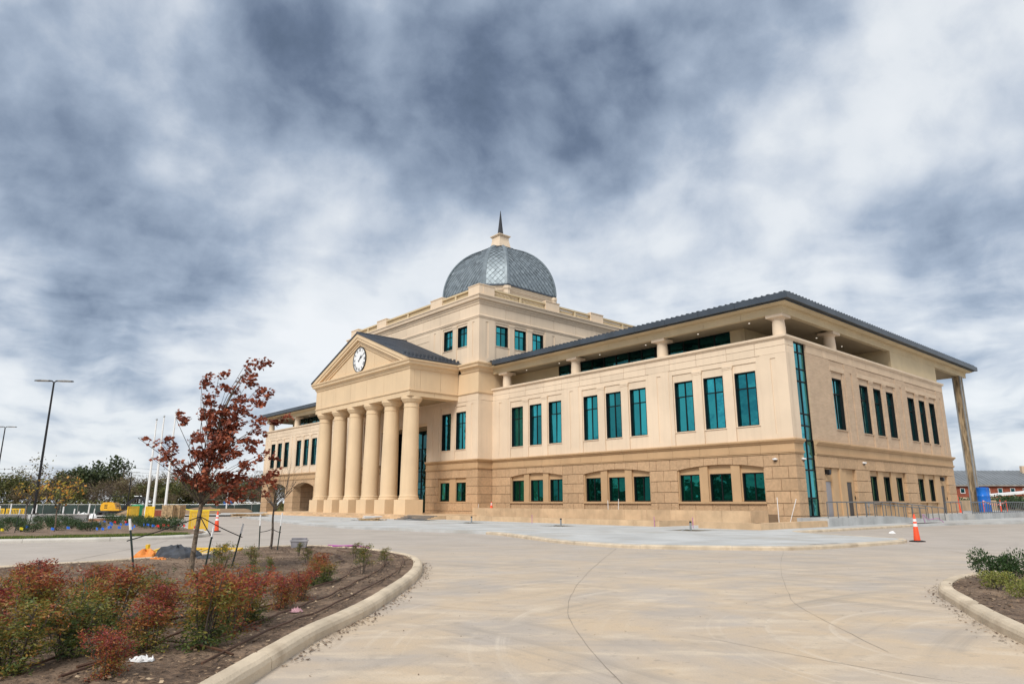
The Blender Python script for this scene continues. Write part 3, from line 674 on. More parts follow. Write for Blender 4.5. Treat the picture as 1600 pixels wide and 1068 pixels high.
# -- loggia storey
def loggia(my, right):
    X0 = 2.5
    F2 = Fac('front', X0)
    zt = 14.1
    y0, y1 = my(4.25), my(30.5)
    F2.piece('loggia_wall', STUCCO, my(4.25), my(5.45), 0, 0.3, 12.2, zt); F2.piece('loggia_wall', STUCCO, my(23.7), my(30.5), 0, 0.3, 12.2, zt)
    ys = [5.45 + (23.7 - 5.45) * i / 13 for i in range(14)]
    for i in range(13): window(F2, my((ys[i] + ys[i + 1]) / 2), 0.12, 12.2, ys[1] - ys[0], zt - 12.2, 1, (0.45,), GLASSK, t=0.06)
    core('loggia_core', 2.95, 26, min(my(4.6), my(30.5)), max(my(4.6), my(30.5)), 12.2, zt, JOINT)
    Fs = Fac('right' if right else 'left', my(4.25))
    Fs.piece('loggia_wall', STUCCO, 2.5, 18.4, 0, 0.3, 12.2, zt)
    if right: window(Fs, 14.5, -0.02, 12.3, 1.1, 1.5, 1, (), GLASSK)
    if right:
        SR.piece('loggia_wall', STUCCO, 18.3, 29.1, 0.02, 4.5, 12.45, zt); core('loggia_core', 18.5, 29.0, 4.6, 28, 12.2, zt, STUCCO)
    core('loggia_floor', 0.3, 29.8, min(my(0.3), my(30.5)), max(my(0.3), my(30.5)), 12.2, 12.24, CONC)
    prof = [(r_, z_ * 0.822) for r_, z_ in [(0.50, 0), (0.50, 0.10), (0.44, 0.14), (0.43, 0.2), (0.435, 0.6), (0.41, 1.2), (0.385, 1.47), (0.44, 1.50), (0.44, 1.56), (0.50, 1.62)]]
    spots = [(0.62, y) for y in (0.62, 10.3, 19.66, 29.0)]
    if right: spots += [(8.25, 0.62)]
    else: spots += [(8.25, 0.62), (17.5, 0.62)]
    for i, (x, y) in enumerate(spots):
        if i == 0:
            base = MB().lathe(prof, (0, 0, 0), 28).mesh('loggia_column', CREAM, smooth=True)
            cap = MB().box(-0.60, 0.60, -0.60, 0.60, 0, 0.20).mesh('capital', CREAM)
        c = inst('loggia_column', base[0], (x, my(y), 12.44 + base[1].z), HOUSE)
        q = inst('capital', cap[0], (0, 0, 1.334 - base[1].z + cap[1].z), c)
    # ceiling, beam and eaves
    xr = 38.2 if right else 30.5
    ya, yb = sorted((my(-0.05), my(30.5)))
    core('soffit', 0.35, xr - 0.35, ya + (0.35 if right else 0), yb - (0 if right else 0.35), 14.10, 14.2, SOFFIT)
    BEAM = [(0.0, 13.98), (0.0, 14.40), (0.05, 14.43), (0.05, 14.50), (-0.35, 14.50), (-0.35, 13.98)]
    CROWN = [(-0.2, 14.50), (0.30, 14.50), (0.36, 14.54), (0.52, 14.60), (0.54, 14.68), (-0.2, 14.68)]
    FASC = [(-0.2, 14.64), (0.62, 14.64), (0.62, 14.69), (0.90, 14.69), (0.90, 15.10), (0.86, 15.12), (-0.2, 15.12)]
    ff = FR; fs = Fac('right' if right else 'left', my(0.0))
    ff2 = Fac('front', -0.02)
    e0, e1 = (my(0.0), my(30.5))
    for prof_, nm, mm in ((BEAM, 'loggia_beam', STUCCO), (CROWN, 'eave_moulding', STUCCO), (FASC, 'fascia', SLATE)):
        a, b = (1, 0) if right else (0, 1)
        stop = my(29.55) if nm == 'fascia' else e1
        ff.mould(nm, mm, e0, stop, prof_, a, b, seg=3.1)
        fs.mould(nm, mm, 0.0, xr, prof_, 1, 1, seg=3.1)
    # hip roof, low pitch, with seams
    s = 0.13; zr = 15.12; o_ = 0.86; ins = 11.5
    A = (-o_, my(-o_)); B = (xr + o_, my(-o_)); C_ = (xr + o_, my(30.5)); D = (-o_, my(29.6))
    z2 = zr + s * ins
    V = [(A[0], A[1], zr), (B[0], B[1], zr), (C_[0], C_[1], zr), (D[0], my(30.48), zr),
         (A[0] + ins, my(-o_ + ins), z2), (B[0] - ins, my(-o_ + ins), z2), (B[0] - ins, my(30.48), z2), (A[0] + ins, my(30.48), z2)]
    mb = MB(); mb.add(V, [(0, 1, 5, 4), (1, 2, 6, 5), (3, 0, 4, 7), (4, 5, 6, 7)])
    rf = mb.build('roof', ROOF, HOUSE)
    sm_ = MB()
    k = 0
    yy = 0.0
    while yy < 30.2:                          # seams on the front slope
        run = min(ins, max(0.3, yy + o_))
        p0 = (-o_, my(yy), zr); p1 = (-o_ + run, my(yy), zr + s * run)
        sm_.add([(p0[0], p0[1] - .025, p0[2]), (p0[0], p0[1] + .025, p0[2]), (p0[0], p0[1] + .025, p0[2] + .07), (p0[0], p0[1] - .025, p0[2] + .07),
                 (p1[0], p1[1] - .025, p1[2]), (p1[0], p1[1] + .025, p1[2]), (p1[0], p1[1] + .025, p1[2] + .07), (p1[0], p1[1] - .025, p1[2] + .07)],
                [(0, 1, 2, 3), (7, 6, 5, 4), (0, 3, 7, 4), (1, 5, 6, 2), (2, 6, 7, 3)]); yy += 0.46
    xx = -0.3
    while xx < xr + 0.5:                      # seams and snow guards on the end slope
        run = min(ins, xx + o_, xr + o_ - xx)
        if run > 0.3:
            d = 1 if right else -1
            y_0 = my(-o_); y_1 = my(-o_ + run)
            sm_.add([(xx - .025, y_0, zr), (xx + .025, y_0, zr), (xx + .025, y_0, zr + .08), (xx - .025, y_0, zr + .08),
                     (xx - .025, y_1, zr + s * run), (xx + .025, y_1, zr + s * run), (xx + .025, y_1, zr + s * run + .08), (xx - .025, y_1, zr + s * run + .08)],
                    [(0, 1, 2, 3), (7, 6, 5, 4), (0, 3, 7, 4), (1, 5, 6, 2), (2, 6, 7, 3)])
        xx += 0.46
    seams = sm_.build('roof_seams', ROOF, rf, kind='stuff'); seams.location = seams.location - rf.location
    sg = MB()
    for i in range(int((xr + 0.6) / 0.92)):
        x = -0.3 + i * 0.92; y_ = my(-o_ + 0.35); sg.box(x - 0.18, x + 0.18, y_ - 0.05, y_ + 0.05, zr + 0.05, zr + 0.19)
    for i in range(33):
        y_ = my(-0.3 + i * 0.92); sg.box(-o_ + 0.3, -o_ + 0.4, y_ - 0.12, y_ + 0.12, zr + 0.05, zr + 0.15)
    q = sg.build('snow_guards', ROOF, rf, kind='stuff'); q.location = q.location - rf.location
    # recessed ceiling lights
    dm = MB().lathe([(0.055, 0), (0.06, 0.03)], n=10).mesh('downlight', LED)
    for (x, y) in [(1.4, 3.2), (1.4, 7.5), (1.4, 12.5), (1.4, 17.5), (1.4, 22.5), (1.4, 27.0), (4.5, 2.1), (9.5, 2.1), (14.0, 2.1)]:
        inst('downlight', dm[0], (x, my(y), 14.085), HOUSE)
loggia(lambda y: y, True); loggia(lambda y: YE - y, False)
# unfinished corner column of the roof extension, in sheathing with steel edges
mb = MB(); mb.box(36.1, 36.72, 0.0, 0.62, FLOOR, 13.98); pc = mb.build('unfinished_column', PLYW, HOUSE)
for x, y in ((36.1, 0.0), (36.72, 0.0), (36.72, 0.62), (36.1, 0.62)):
    q = MB().box(x - 0.06, x + 0.06, y - 0.06, y + 0.06, FLOOR, 13.97).build('steel_edge', STEEL, pc); q.location = q.location - pc.location

# -- central block
FB = Fac('front', -1.8); BR = Fac('right', 30.5); BL = Fac('left', 57.2)
for mirror in (0, 1):
    my = (lambda y: y) if not mirror else (lambda y: YE - y)
    SD = BR if not mirror else BL
    a_, b_ = (1, 0) if not mirror else (0, 1)
    for k, (a, b) in enumerate(((30.5, 32.25), (37.0, 39.2))): blocks(FB, my(a), my(b), first=k)
    blocks(FB, my(32.25), my(37.0), (0, 2), first=1)
    blocks(FB, my(32.25), my(37.0), (5, 6), first=0)
    for u in (32.45, 34.65, 36.85):
        pass
    for a, b in ((32.25, 32.45), (34.1, 35.15), (36.8, 37.0)): FB.piece('pilaster' if b - a > .5 else 'jamb', TANS, my(a), my(b), 0.12, 0.45, 1.6, 3.84)
    FB.piece('window_sill', TANS, my(32.25), my(37.0), -0.03, 0.45, 1.48, 1.6)
    for a, b in ((32.45, 34.1), (35.15, 36.8)):
        FB.piece('head_panel', TANS, my(a), my(b), 0.2, 0.45, 3.42, 3.84)
        window(FB, my((a + b) / 2), 0.3, 1.62, b - a, 1.8, 2, (), GLASSD)
    belt(FB, my(30.5), my(39.2), a_, b_)
    for r in range(6): SD.piece('stone_block', TAN, -1.4, 0.0, 0, 0.42, ROWS[r] + G, ROWS[r + 1] - G, ch=0.012)
    belt(SD, -1.8, 0.0, 1, 0, cuts=[-1.8, 0.0])
    # cream storey
    recessed(FB, my(30.5), my(32.15), 5.60, 11.28, *sorted((my(31.25), my(31.6))), 5.95, 11.0, CREAM)
    upper_bay(FB, my(34.62), 2, frame=True, sp=2.45)
    recessed(FB, my(37.1), my(39.2), 5.60, 11.28, *sorted((my(37.9), my(38.2))), 5.95, 11.0, CREAM)
    frieze(FB, [my(v) for v in (30.5, 32.3, 34.62, 37.1, 39.2)], z=(11.28, 12.0))
    SD.piece('wall_panel', CREAM, -1.4, 0.0, 0, 0.42, 5.6, 11.28 - G); SD.piece('wall_panel', CREAM, -1.4, 0.0, 0, 0.42, 11.28 + G, 12.0)
    # entablature carried round from the portico
    FB.mould('architrave_moulding', PORT, my(30.5), my(33.8), [(-0.1, 11.96), (0.05, 11.96), (0.10, 12.02), (0.10, 12.10), (-0.1, 12.10)], a_, b_)
    for a, b in ((30.5, 31.6), (31.6, 33.8)): FB.piece('frieze_panel', PORT, my(a) , my(b), 0, 0.4, 12.1, 14.15)
    SD.mould('architrave_moulding', PORT, -1.8, 2.4, [(-0.1, 11.96), (0.05, 11.96), (0.10, 12.02), (0.10, 12.10), (-0.1, 12.10)], 1, 0)
    SD.piece('frieze_panel', PORT, -1.4, 0.4, 0, 0.4, 12.1, 14.15); SD.piece('frieze_panel', PORT, 0.4 + G, 2.6, 0, 0.4, 12.1, 14.15)
    PC = [(-0.2, 14.15), (0.08, 14.15), (0.10, 14.28), (0.16, 14.34), (0.18, 14.46), (0.40, 14.56), (0.44, 14.78), (0.54, 14.86), (0.56, 14.97), (0.48, 15.03), (-0.2, 15.06)]
    FB.mould('cornice', PORT, my(30.5), my(33.25), PC, a_, b_, cuts=None)
    SD.mould('cornice', PORT, -1.8, 0.0, PC, 1, 0)
    # fourth storey (tower)
    recessed(FB, my(30.5), my(32.15), 15.06, 19.65, *sorted((my(31.25), my(31.6))), 15.6, 19.3, CREAM)
    upper_bay(FB, my(34.62), 2, z0=15.06, sill=17.0, head=19.15, lintel=19.4, top=19.65, frame=True, sp=2.45, tr=1.45)
    recessed(FB, my(37.1), my(39.3), 15.06, 19.65, *sorted((my(38.05), my(38.35))), 15.6, 19.3, CREAM)
    FB.piece('wall_panel', CREAM, my(39.3 + G), my(43.84), 0.03, 0.4, 15.06, 18.6); FB.piece('wall_panel', CREAM, my(39.3 + G), my(43.84), 0, 0.4, 18.62, 19.2); FB.piece('wall_panel', CREAM, my(39.3 + G), my(43.84), 0, 0.4, 19.22, 19.65)
    T1 = [(-0.1, 19.65), (0.05, 19.65), (0.05, 19.74), (0.10, 19.78), (0.10, 19.90), (0.04, 19.95), (-0.1, 19.95)]
    T2 = [(-0.1, 21.05), (0.06, 21.05), (0.08, 21.2), (0.16, 21.28), (0.18, 21.42), (0.36, 21.52), (0.40, 21.78), (0.48, 21.86), (0.48, 21.98), (-0.1, 22.02)]
    FB.mould('band_moulding', CREAM, my(30.5), my(43.85), T1, a_, b_, seg=3.3)
    for i in range(4): FB.piece('frieze_panel', CREAM, my(30.5 + 13.35 * i / 4 + (G if i else 0)), my(30.5 + 13.35 * (i + 1) / 4 - G), 0, 0.4, 19.95, 21.05)
    FB.mould('cornice', CREAM, my(30.5), my(43.85), T2, a_, b_, seg=3.3)
    if True:
        gA = -0.75
        recessed(SD, -1.4, 0.25, 15.06, 19.65, -0.95, -0.6, 15.6, 19.3, CREAM)
        upper_bay(SD, 3.83, 3, z0=15.06, sill=17.0, head=19.15, lintel=19.4, top=19.65, frame=True, tr=1.45)
        recessed(SD, 7.4, 9.75, 15.06, 19.65, 8.45, 8.8, 15.6, 19.3, CREAM)
        SD.piece('wall_panel', CREAM, 9.75 + G, 26.2, 0.03, 0.4, 15.06, 18.6); SD.piece('wall_panel', CREAM, 9.75 + G, 26.2, 0, 0.4, 18.62, 19.2); SD.piece('wall_panel', CREAM, 9.75 + G, 26.2, 0, 0.4, 19.22, 19.65)
        SD.mould('band_moulding', CREAM, -1.8, 26.2, T1, 1, 1, seg=3.5)
        for i in range(8): SD.piece('frieze_panel', CREAM, (-1.4 if i == 0 else -1.8 + 28 * i / 8 + G), -1.8 + 28 * (i + 1) / 8 - G, 0, 0.4, 19.95, 21.05)
        SD.mould('cornice', CREAM, -1.8, 26.2, T2, 1, 1, seg=3.5)
# entrance recess and curtain wall under the portico
FB.mould('architrave_moulding', PORT, 39.2, 48.5, [(-0.1, 9.40), (0.03, 9.40), (0.06, 9.5), (0.06, 9.7), (-0.1, 9.7)])
for i in range(4): FB.piece('wall_panel', CREAM, 39.2 + 9.3 * i / 4 + G, 39.2 + 9.3 * (i + 1) / 4 - G, 0, 0.42, 9.72, 11.9)
for u, k in ((39.2, 'left'), (48.5, 'right')):
    FJ = Fac(k, u); FJ.piece('wall_panel', FRAME if k == 'right' else CREAM, -1.38, 1.3, -0.02, 0.1, 0.45, 9.4)
F3 = Fac('front', 0.7)
for i in range(4): window(F3, 39.3 + 9.1 * (i + 0.5) / 4, 0.1, 0.46, 9.1 / 4, 8.9, 2, (2.5, 3.3, 4.4, 5.6, 6.9), GLASSK, t=0.08, name='curtain_wall')
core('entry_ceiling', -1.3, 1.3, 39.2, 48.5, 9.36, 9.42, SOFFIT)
# arched side openings seen between the columns
for yc in (36.0, YE - 36.0): pass

# -- portico
PX = -7.6; PY0, PY1 = 33.8, 53.9
PF = Fac('front', PX); PR = Fac('right', PY0); PLf = Fac('left', PY1)
ARCH = [(-1.3, 11.5), (0.0, 11.5), (0.0, 11.96), (0.05, 11.96), (0.10, 12.02), (0.10, 12.10), (-1.3, 12.10)]
PC = [(-0.3, 14.15), (0.08, 14.15), (0.10, 14.28), (0.16, 14.34), (0.18, 14.46), (0.40, 14.56), (0.44, 14.78), (0.54, 14.86), (0.56, 14.97), (0.48, 15.03), (-0.3, 15.06)]
PF.mould('architrave', PORT, PY0, PY1, ARCH, 1, 1, seg=3.4)
ARC2 = [(-1.28, 11.503)] + [(p, z + 0.001) for p, z in ARCH[1:-1]] + [(-1.28, 12.097)]
PR.mould('architrave', PORT, PX, -1.8, ARC2, 1, 0, seg=3.4); PLf.mould('architrave', PORT, PX, -1.8, ARC2, 1, 0, seg=3.4)
n = 6
cuts = [PY0, PY0 + 1.35] + [PY0 + 1.35 + (PY1 - PY0 - 2.7) * i / 5 for i in range(1, 5)] + [PY1 - 1.35, PY1]
for i in range(len(cuts) - 1): PF.piece('frieze_panel', PORT, cuts[i] + (G if i else 0), cuts[i + 1] - (G if i < len(cuts) - 2 else 0), 0 if 0 < i < len(cuts) - 2 else -0.012, 0.5, 12.1, 14.15)
for f in (PR, PLf):
    cs = [PX + 0.5, PX + 1.2, PX + 3.6, -1.82]
    for i in range(3): f.piece('frieze_panel', PORT, cs[i] + G, cs[i + 1] - G, -0.012 if i == 0 else 0, 0.5, 12.1, 14.15)
PF.mould('cornice', PORT, PY0, PY1, PC, 1, 1, seg=3.4); PR.mould('cornice', PORT, PX, -1.9, PC, 1, 0, seg=3.0); PLf.mould('cornice', PORT, PX, -1.9, PC, 1, 0, seg=3.0)
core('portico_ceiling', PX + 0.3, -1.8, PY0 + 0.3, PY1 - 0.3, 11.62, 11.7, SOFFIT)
core('portico_core', PX + 0.45, -1.85, PY0 + 0.45, PY1 - 0.45, 12.1, 15.0, JOINT)
# pediment
HWID = 10.55; ZB = 15.08; ZA = 19.35; SL_ = (ZA - ZB) / HWID
def zroof(y): return ZA - abs(y - YC) * SL_
tyc = [YC - 9.6, YC - 6.2, YC - 3.1, YC, YC + 3.1, YC + 6.2, YC + 9.6]
for i in range(6):
    a, b = tyc[i] + G, tyc[i + 1] - G
    pts = [(a, 14.99), (b, 14.99), (b, max(15.0, zroof(b) - 0.5)), (a, max(15.0, zroof(a) - 0.5))]
    PF.poly('pediment_panel', PORT, pts, 0.02, 0.4)
for sgn in (-1, 1):
    def rk(d0, d1, name, b0, b1, mm, e0=0.0):
        yE = YC + sgn * HWID
        yb = [YC, YC + sgn * (HWID - e0)]
        k0 = lambda y: zroof(y) - d0; k1 = lambda y: zroof(y) - d1
        # clip the lower end on the horizontal cornice
        yl = YC + sgn * min(HWID - e0, (ZA - d1 - 15.05) / SL_)
        yl0 = YC + sgn * min(HWID - e0, (ZA - d0 - 15.05) / SL_)
        pts = [(YC, k0(YC)), (yl0, k0(yl0)), (yl, k1(yl)), (YC, k1(YC))]
        PF.poly(name, mm, pts, b0, b1)
    rk(0.02, 0.42, 'raking_cornice', -0.50, 0.3, PORT)
    rk(0.42, 0.72, 'raking_cornice', -0.42, 0.3, PORT)
    rk(0.72, 1.02, 'raking_moulding', -0.20, 0.3, PORT)
    rk(1.02, 1.25, 'raking_moulding', -0.10, 0.3, PORT)
# portico roof
mb = MB()
xf = PX - 0.58
for sgn in (-1, 1):
    yE = YC + sgn * (HWID + 0.05); zE = zroof(yE)
    q = [(xf, YC, ZA + 0.0), (-1.82, YC, ZA), (-1.82, yE, zE), (xf, yE, zE)]
    mb.add(q + [(x, y, z + 0.14) for x, y, z in q], [(0, 1, 2, 3), (7, 6, 5, 4), (0, 3, 7, 4), (3, 2, 6, 7), (2, 1, 5, 6), (1, 0, 4, 5)])
pr = mb.build('portico_roof', ROOF, HOUSE)
sm_ = MB(); sg = MB()
x = xf + 0.05
while x < -1.9:
    for sgn in (-1, 1):
        a = (x, YC + sgn * 0.05, zroof(YC + .05) + 0.13); b = (x, YC + sgn * (HWID + 0.03), zroof(YC + HWID + .03) + 0.13)
        sm_.add([(a[0] - .02, a[1], a[2]), (a[0] + .02, a[1], a[2]), (a[0] + .02, a[1], a[2] + .06), (a[0] - .02, a[1], a[2] + .06), (b[0] - .02, b[1], b[2]), (b[0] + .02, b[1], b[2]), (b[0] + .02, b[1], b[2] + .06), (b[0] - .02, b[1], b[2] + .06)],
                [(0, 1, 2, 3), (7, 6, 5, 4), (0, 3, 7, 4), (1, 5, 6, 2), (2, 6, 7, 3)])
        for rr in (0.45, 1.1):
            y = YC + sgn * (HWID - rr); z = zroof(y) + 0.16; sg.box(x + 0.12, x + 0.34, y - 0.05, y + 0.05, z, z + 0.16)
    x += 0.46
for b_, nm in ((sm_, 'roof_seams'), (sg, 'snow_guards')):
    q = b_.build(nm, ROOF, pr, kind='stuff'); q.location = q.location - pr.location
q = MB().tube([(xf, YC, ZA + 0.14), (-1.85, YC, ZA + 0.14)], 0.10, 6).build('ridge_cap', ROOF, pr); q.location = q.location - pr.location
# clock
CK = Fac('front', PX); cz = 16.52; crad = 1.30
def cpt(u, v, b): return (PX + b, YC - u, cz + v)        # u to the right as seen
mb = MB(); n = 48
ring = lambda r, b: [cpt(r * math.sin(2 * math.pi * k / n), r * math.cos(2 * math.pi * k / n), b) for k in range(n)]
mb.add(ring(crad, 0.05) + ring(crad, -0.07), [tuple(range(n)), tuple(range(2 * n - 1, n - 1, -1))] + [(k, (k + 1) % n, (k + 1) % n + n, k + n) for k in range(n)])
clock = mb.build('clock', mat('clock_white', (0.86, 0.87, 0.88), 0.4, var=0.02), HOUSE)
mb = MB(); mb.add(ring(crad, 0.0) + ring(crad, -0.12) + ring(crad + 0.07, 0.0) + ring(crad + 0.07, -0.12),
                  [f for k in range(n) for f in ((k, (k + 1) % n, (k + 1) % n + n, k + n), (2 * n + k, 3 * n + k, 3 * n + (k + 1) % n, 2 * n + (k + 1) % n), (n + k, n + (k + 1) % n, 3 * n + (k + 1) % n, 3 * n + k))])
q = mb.build('clock_rim', BLACK, clock); q.location = q.location - clock.location
def stroke(mb, p, q, w, rot, cr, b0=-0.085, b1=-0.07):
    # p,q in numeral space (x right, y outward); placed at radius cr, angle rot
    def tf(x, y, b):
        yy = cr + y; return cpt(x * math.cos(rot) + yy * math.sin(rot), -x * math.sin(rot) + yy * math.cos(rot), b)
    d = Vector((q[0] - p[0], q[1] - p[1])).normalized(); nrm = (-d.y * w / 2, d.x * w / 2)
    c = [(p[0] + nrm[0], p[1] + nrm[1]), (q[0] + nrm[0], q[1] + nrm[1]), (q[0] - nrm[0], q[1] - nrm[1]), (p[0] - nrm[0], p[1] - nrm[1])]
    mb.prism(c, tf, b0, b1)
GL = {'I': (0.10, [((0, -.14), (0, .14), .05)]), 'V': (0.22, [((-.08, .14), (0, -.14), .05), ((.08, .14), (0, -.14), .03)]), 'X': (0.22, [((-.08, .14), (.08, -.14), .05), ((.08, .14), (-.08, -.14), .03)])}
for i, s_ in enumerate(['XII', 'I', 'II', 'III', 'IIII', 'V', 'VI', 'VII', 'VIII', 'IX', 'X', 'XI']):
    mb = MB(); w = sum(GL[c][0] for c in s_); x = -w / 2
    for c in s_:
        cx = x + GL[c][0] / 2
        for p, q_, wd in GL[c][1]: stroke(mb, (p[0] + cx, p[1]), (q_[0] + cx, q_[1]), wd, i * math.pi / 6, 1.06)
        x += GL[c][0]
    q = mb.build('numeral', BLACK, clock); q.location = q.location - clock.location
for ang, ln, wd, nm, bb in ((R(36), 0.62, 0.13, 'hour_hand', -0.10), (R(60), 0.98, 0.085, 'minute_hand', -0.115)):
    mb = MB()
    tf = lambda x, y, b, a=ang: cpt(x * math.cos(a) + y * math.sin(a), -x * math.sin(a) + y * math.cos(a), b)
    mb.prism([(-wd * .35, -0.3), (wd * .35, -0.3), (wd * 0.55, ln * 0.5), (0, ln), (-wd * 0.55, ln * 0.5)], tf, bb, bb + 0.012)
    q = mb.build(nm, BLACK, clock); q.location = q.location - clock.location
# portico columns
PLAT = 0.45
H_ = 11.5 - PLAT
pl_me = MB().box(-0.98, 0.98, -0.98, 0.98, 0, 1.33).mesh('plinth', PORT)
sh = [(0.97, 1.33), (0.98, 1.42), (0.96, 1.50), (0.90, 1.53), (0.90, 1.58), (0.93, 1.62), (0.91, 1.69), (0.86, 1.72), (0.845, 1.80)]
for t in np.linspace(0, 1, 14)[1:]: sh.append((0.845 - 0.115 * t ** 1.6, 1.80 + (H_ - 1.05 - 1.80) * t))
sh += [(0.77, H_ - 1.04), (0.775, H_ - 0.97), (0.735, H_ - 0.95), (0.735, H_ - 0.62), (0.80, H_ - 0.58), (0.86, H_ - 0.50), (0.96, H_ - 0.34), (0.985, H_ - 0.28)]
sh_me = MB().lathe(sh, n=48).mesh('portico_column', PORT, smooth=True)
ab = MB(); ab.lathe([(1.0, 0), (1.03, 0.03), (1.03, 0.27), (0.99, 0.28)], n=48); ab_me = ab.mesh('capital', PORT, smooth=True)
for i in range(6):
    y = YC + (i - 2.5) * 3.63
    c = inst('portico_column', sh_me[0], (-6.68, y, PLAT + sh_me[1].z), HOUSE)
    inst('plinth', pl_me[0], (0, 0, -sh_me[1].z + pl_me[1].z), c); inst('capital', ab_me[0], (0, 0, H_ - 0.28 - sh_me[1].z + ab_me[1].z), c)
# podium and front steps
core('podium', -9.2, -1.4, 27.4, 61.0, -0.1, PLAT, PLANT)
for k in range(3):
    z1 = PLAT - 0.15 * k
    nseg = 14
    for i in range(nseg): core('stair_tread', -9.2 - 0.42 * (k + 1) , -9.2 - 0.42 * k + (0.0 if k else -0.0), 30.2 + 30.8 * i / nseg + 0.008, 30.2 + 30.8 * (i + 1) / nseg - 0.008, z1 - 0.16, z1 - 0.002, PLANT)

# -- tower parapet
for f, spans in ((FB, [(30.5, 32.3), (37.0, 39.15), (48.55, 50.7), (55.4, 57.2)]), (BR, [(-1.8 + 0.5, 0.15), (7.5, 9.6), (14.8, 16.95), (24.3, 26.2)]), (BL, [(-1.3, 0.15), (7.5, 9.6), (14.8, 16.95), (24.3, 26.2)])):
    for a, b in spans:
        f.piece('parapet_pier', CREAM, a, b, -0.04, 0.5, 22.0, 23.06); mb = MB(); f.box(mb, a - 0.04, b + 0.04, -0.09, 0.54, 23.06, 23.16); mb.build('pier_cap', CREAM, HOUSE)
    for i in range(3):
        a, b = spans[i][1], spans[i + 1][0]
        f.piece('parapet_rail', STUCCO, a, b, 0.02, 0.36, 22.0, 22.16); f.piece('parapet_rail', STUCCO, a, b, 0.02, 0.36, 22.72, 22.90)
        c = (a + b) / 2; f.piece('parapet_post', STUCCO, c - 0.13, c + 0.13, 0.04, 0.34, 22.16, 22.72)
        mb = MB(); k = int((b - a) / 0.19)
        for j in range(k):
            u = a + (b - a) * (j + 0.5) / k
            if abs(u - c) > 0.2: x, y, z = f.P(u, 0.19, 22.16); mb.lathe([(0.05, 0), (0.075, 0.16), (0.04, 0.36), (0.06, 0.56)], (x, y, z), 6)
        mb.build('balusters', STUCCO, HOUSE, recalc=False, kind='stuff')
        f.piece('parapet_back', STUCCO, a, b, 0.36, 0.42, 22.0, 22.6 if f is not FB else 22.7)
core('tower_roof', -1.3, 25.7, 31.0, 56.7, 21.9, 22.02, CONC)

# -- drum and dome (square with cut corners)
DX, DY = 12.2, YC; DA, DB = 6.08, 4.05; DZ = 27.02; DH = 7.0
def octo(k=1.0, a=DA, b=DB): return [(DX - a * k, DY + b * k), (DX - a * k, DY - b * k), (DX - b * k, DY - a * k), (DX + b * k, DY - a * k), (DX + a * k, DY - b * k), (DX + a * k, DY + b * k), (DX + b * k, DY + a * k), (DX - b * k, DY + a * k)]
def ring_solid(name, m, k0, k1, z0, z1):
    mb = MB(); A = octo(k0); B = octo(k1); mb.add([(x, y, z0) for x, y in A] + [(x, y, z1) for x, y in B], [tuple(range(7, -1, -1)), tuple(range(8, 16))] + [(i, (i + 1) % 8, (i + 1) % 8 + 8, i + 8) for i in range(8)])
    return mb.build(name, m, HOUSE)
ring_solid('drum', CREAM, 0.955, 0.955, 22.0, 26.15)
ring_solid('drum_cornice', CREAM, 0.965, 0.965, 26.15, 26.32); ring_solid('drum_cornice', CREAM, 0.98, 0.98, 26.32, 26.5); ring_solid('drum_cornice', CREAM, 0.985, 1.0, 26.5, 26.82)
for x, y in octo(0.96): MB().lathe([(0.42, 22.0), (0.42, 26.3), (0.55, 26.5), (0.55, 26.8)], (x, y, 0), 8, math.pi / 8).build('drum_pilaster', CREAM, HOUSE)
dome = ring_solid('dome', SLATE, 1.02, 1.02, 26.82, 27.02)
TMAX = 1.475
def dprof(t): return math.cos(t) ** 0.92, math.sin(t) * DH     # scale, height
sv, sf, tint = [], [], []
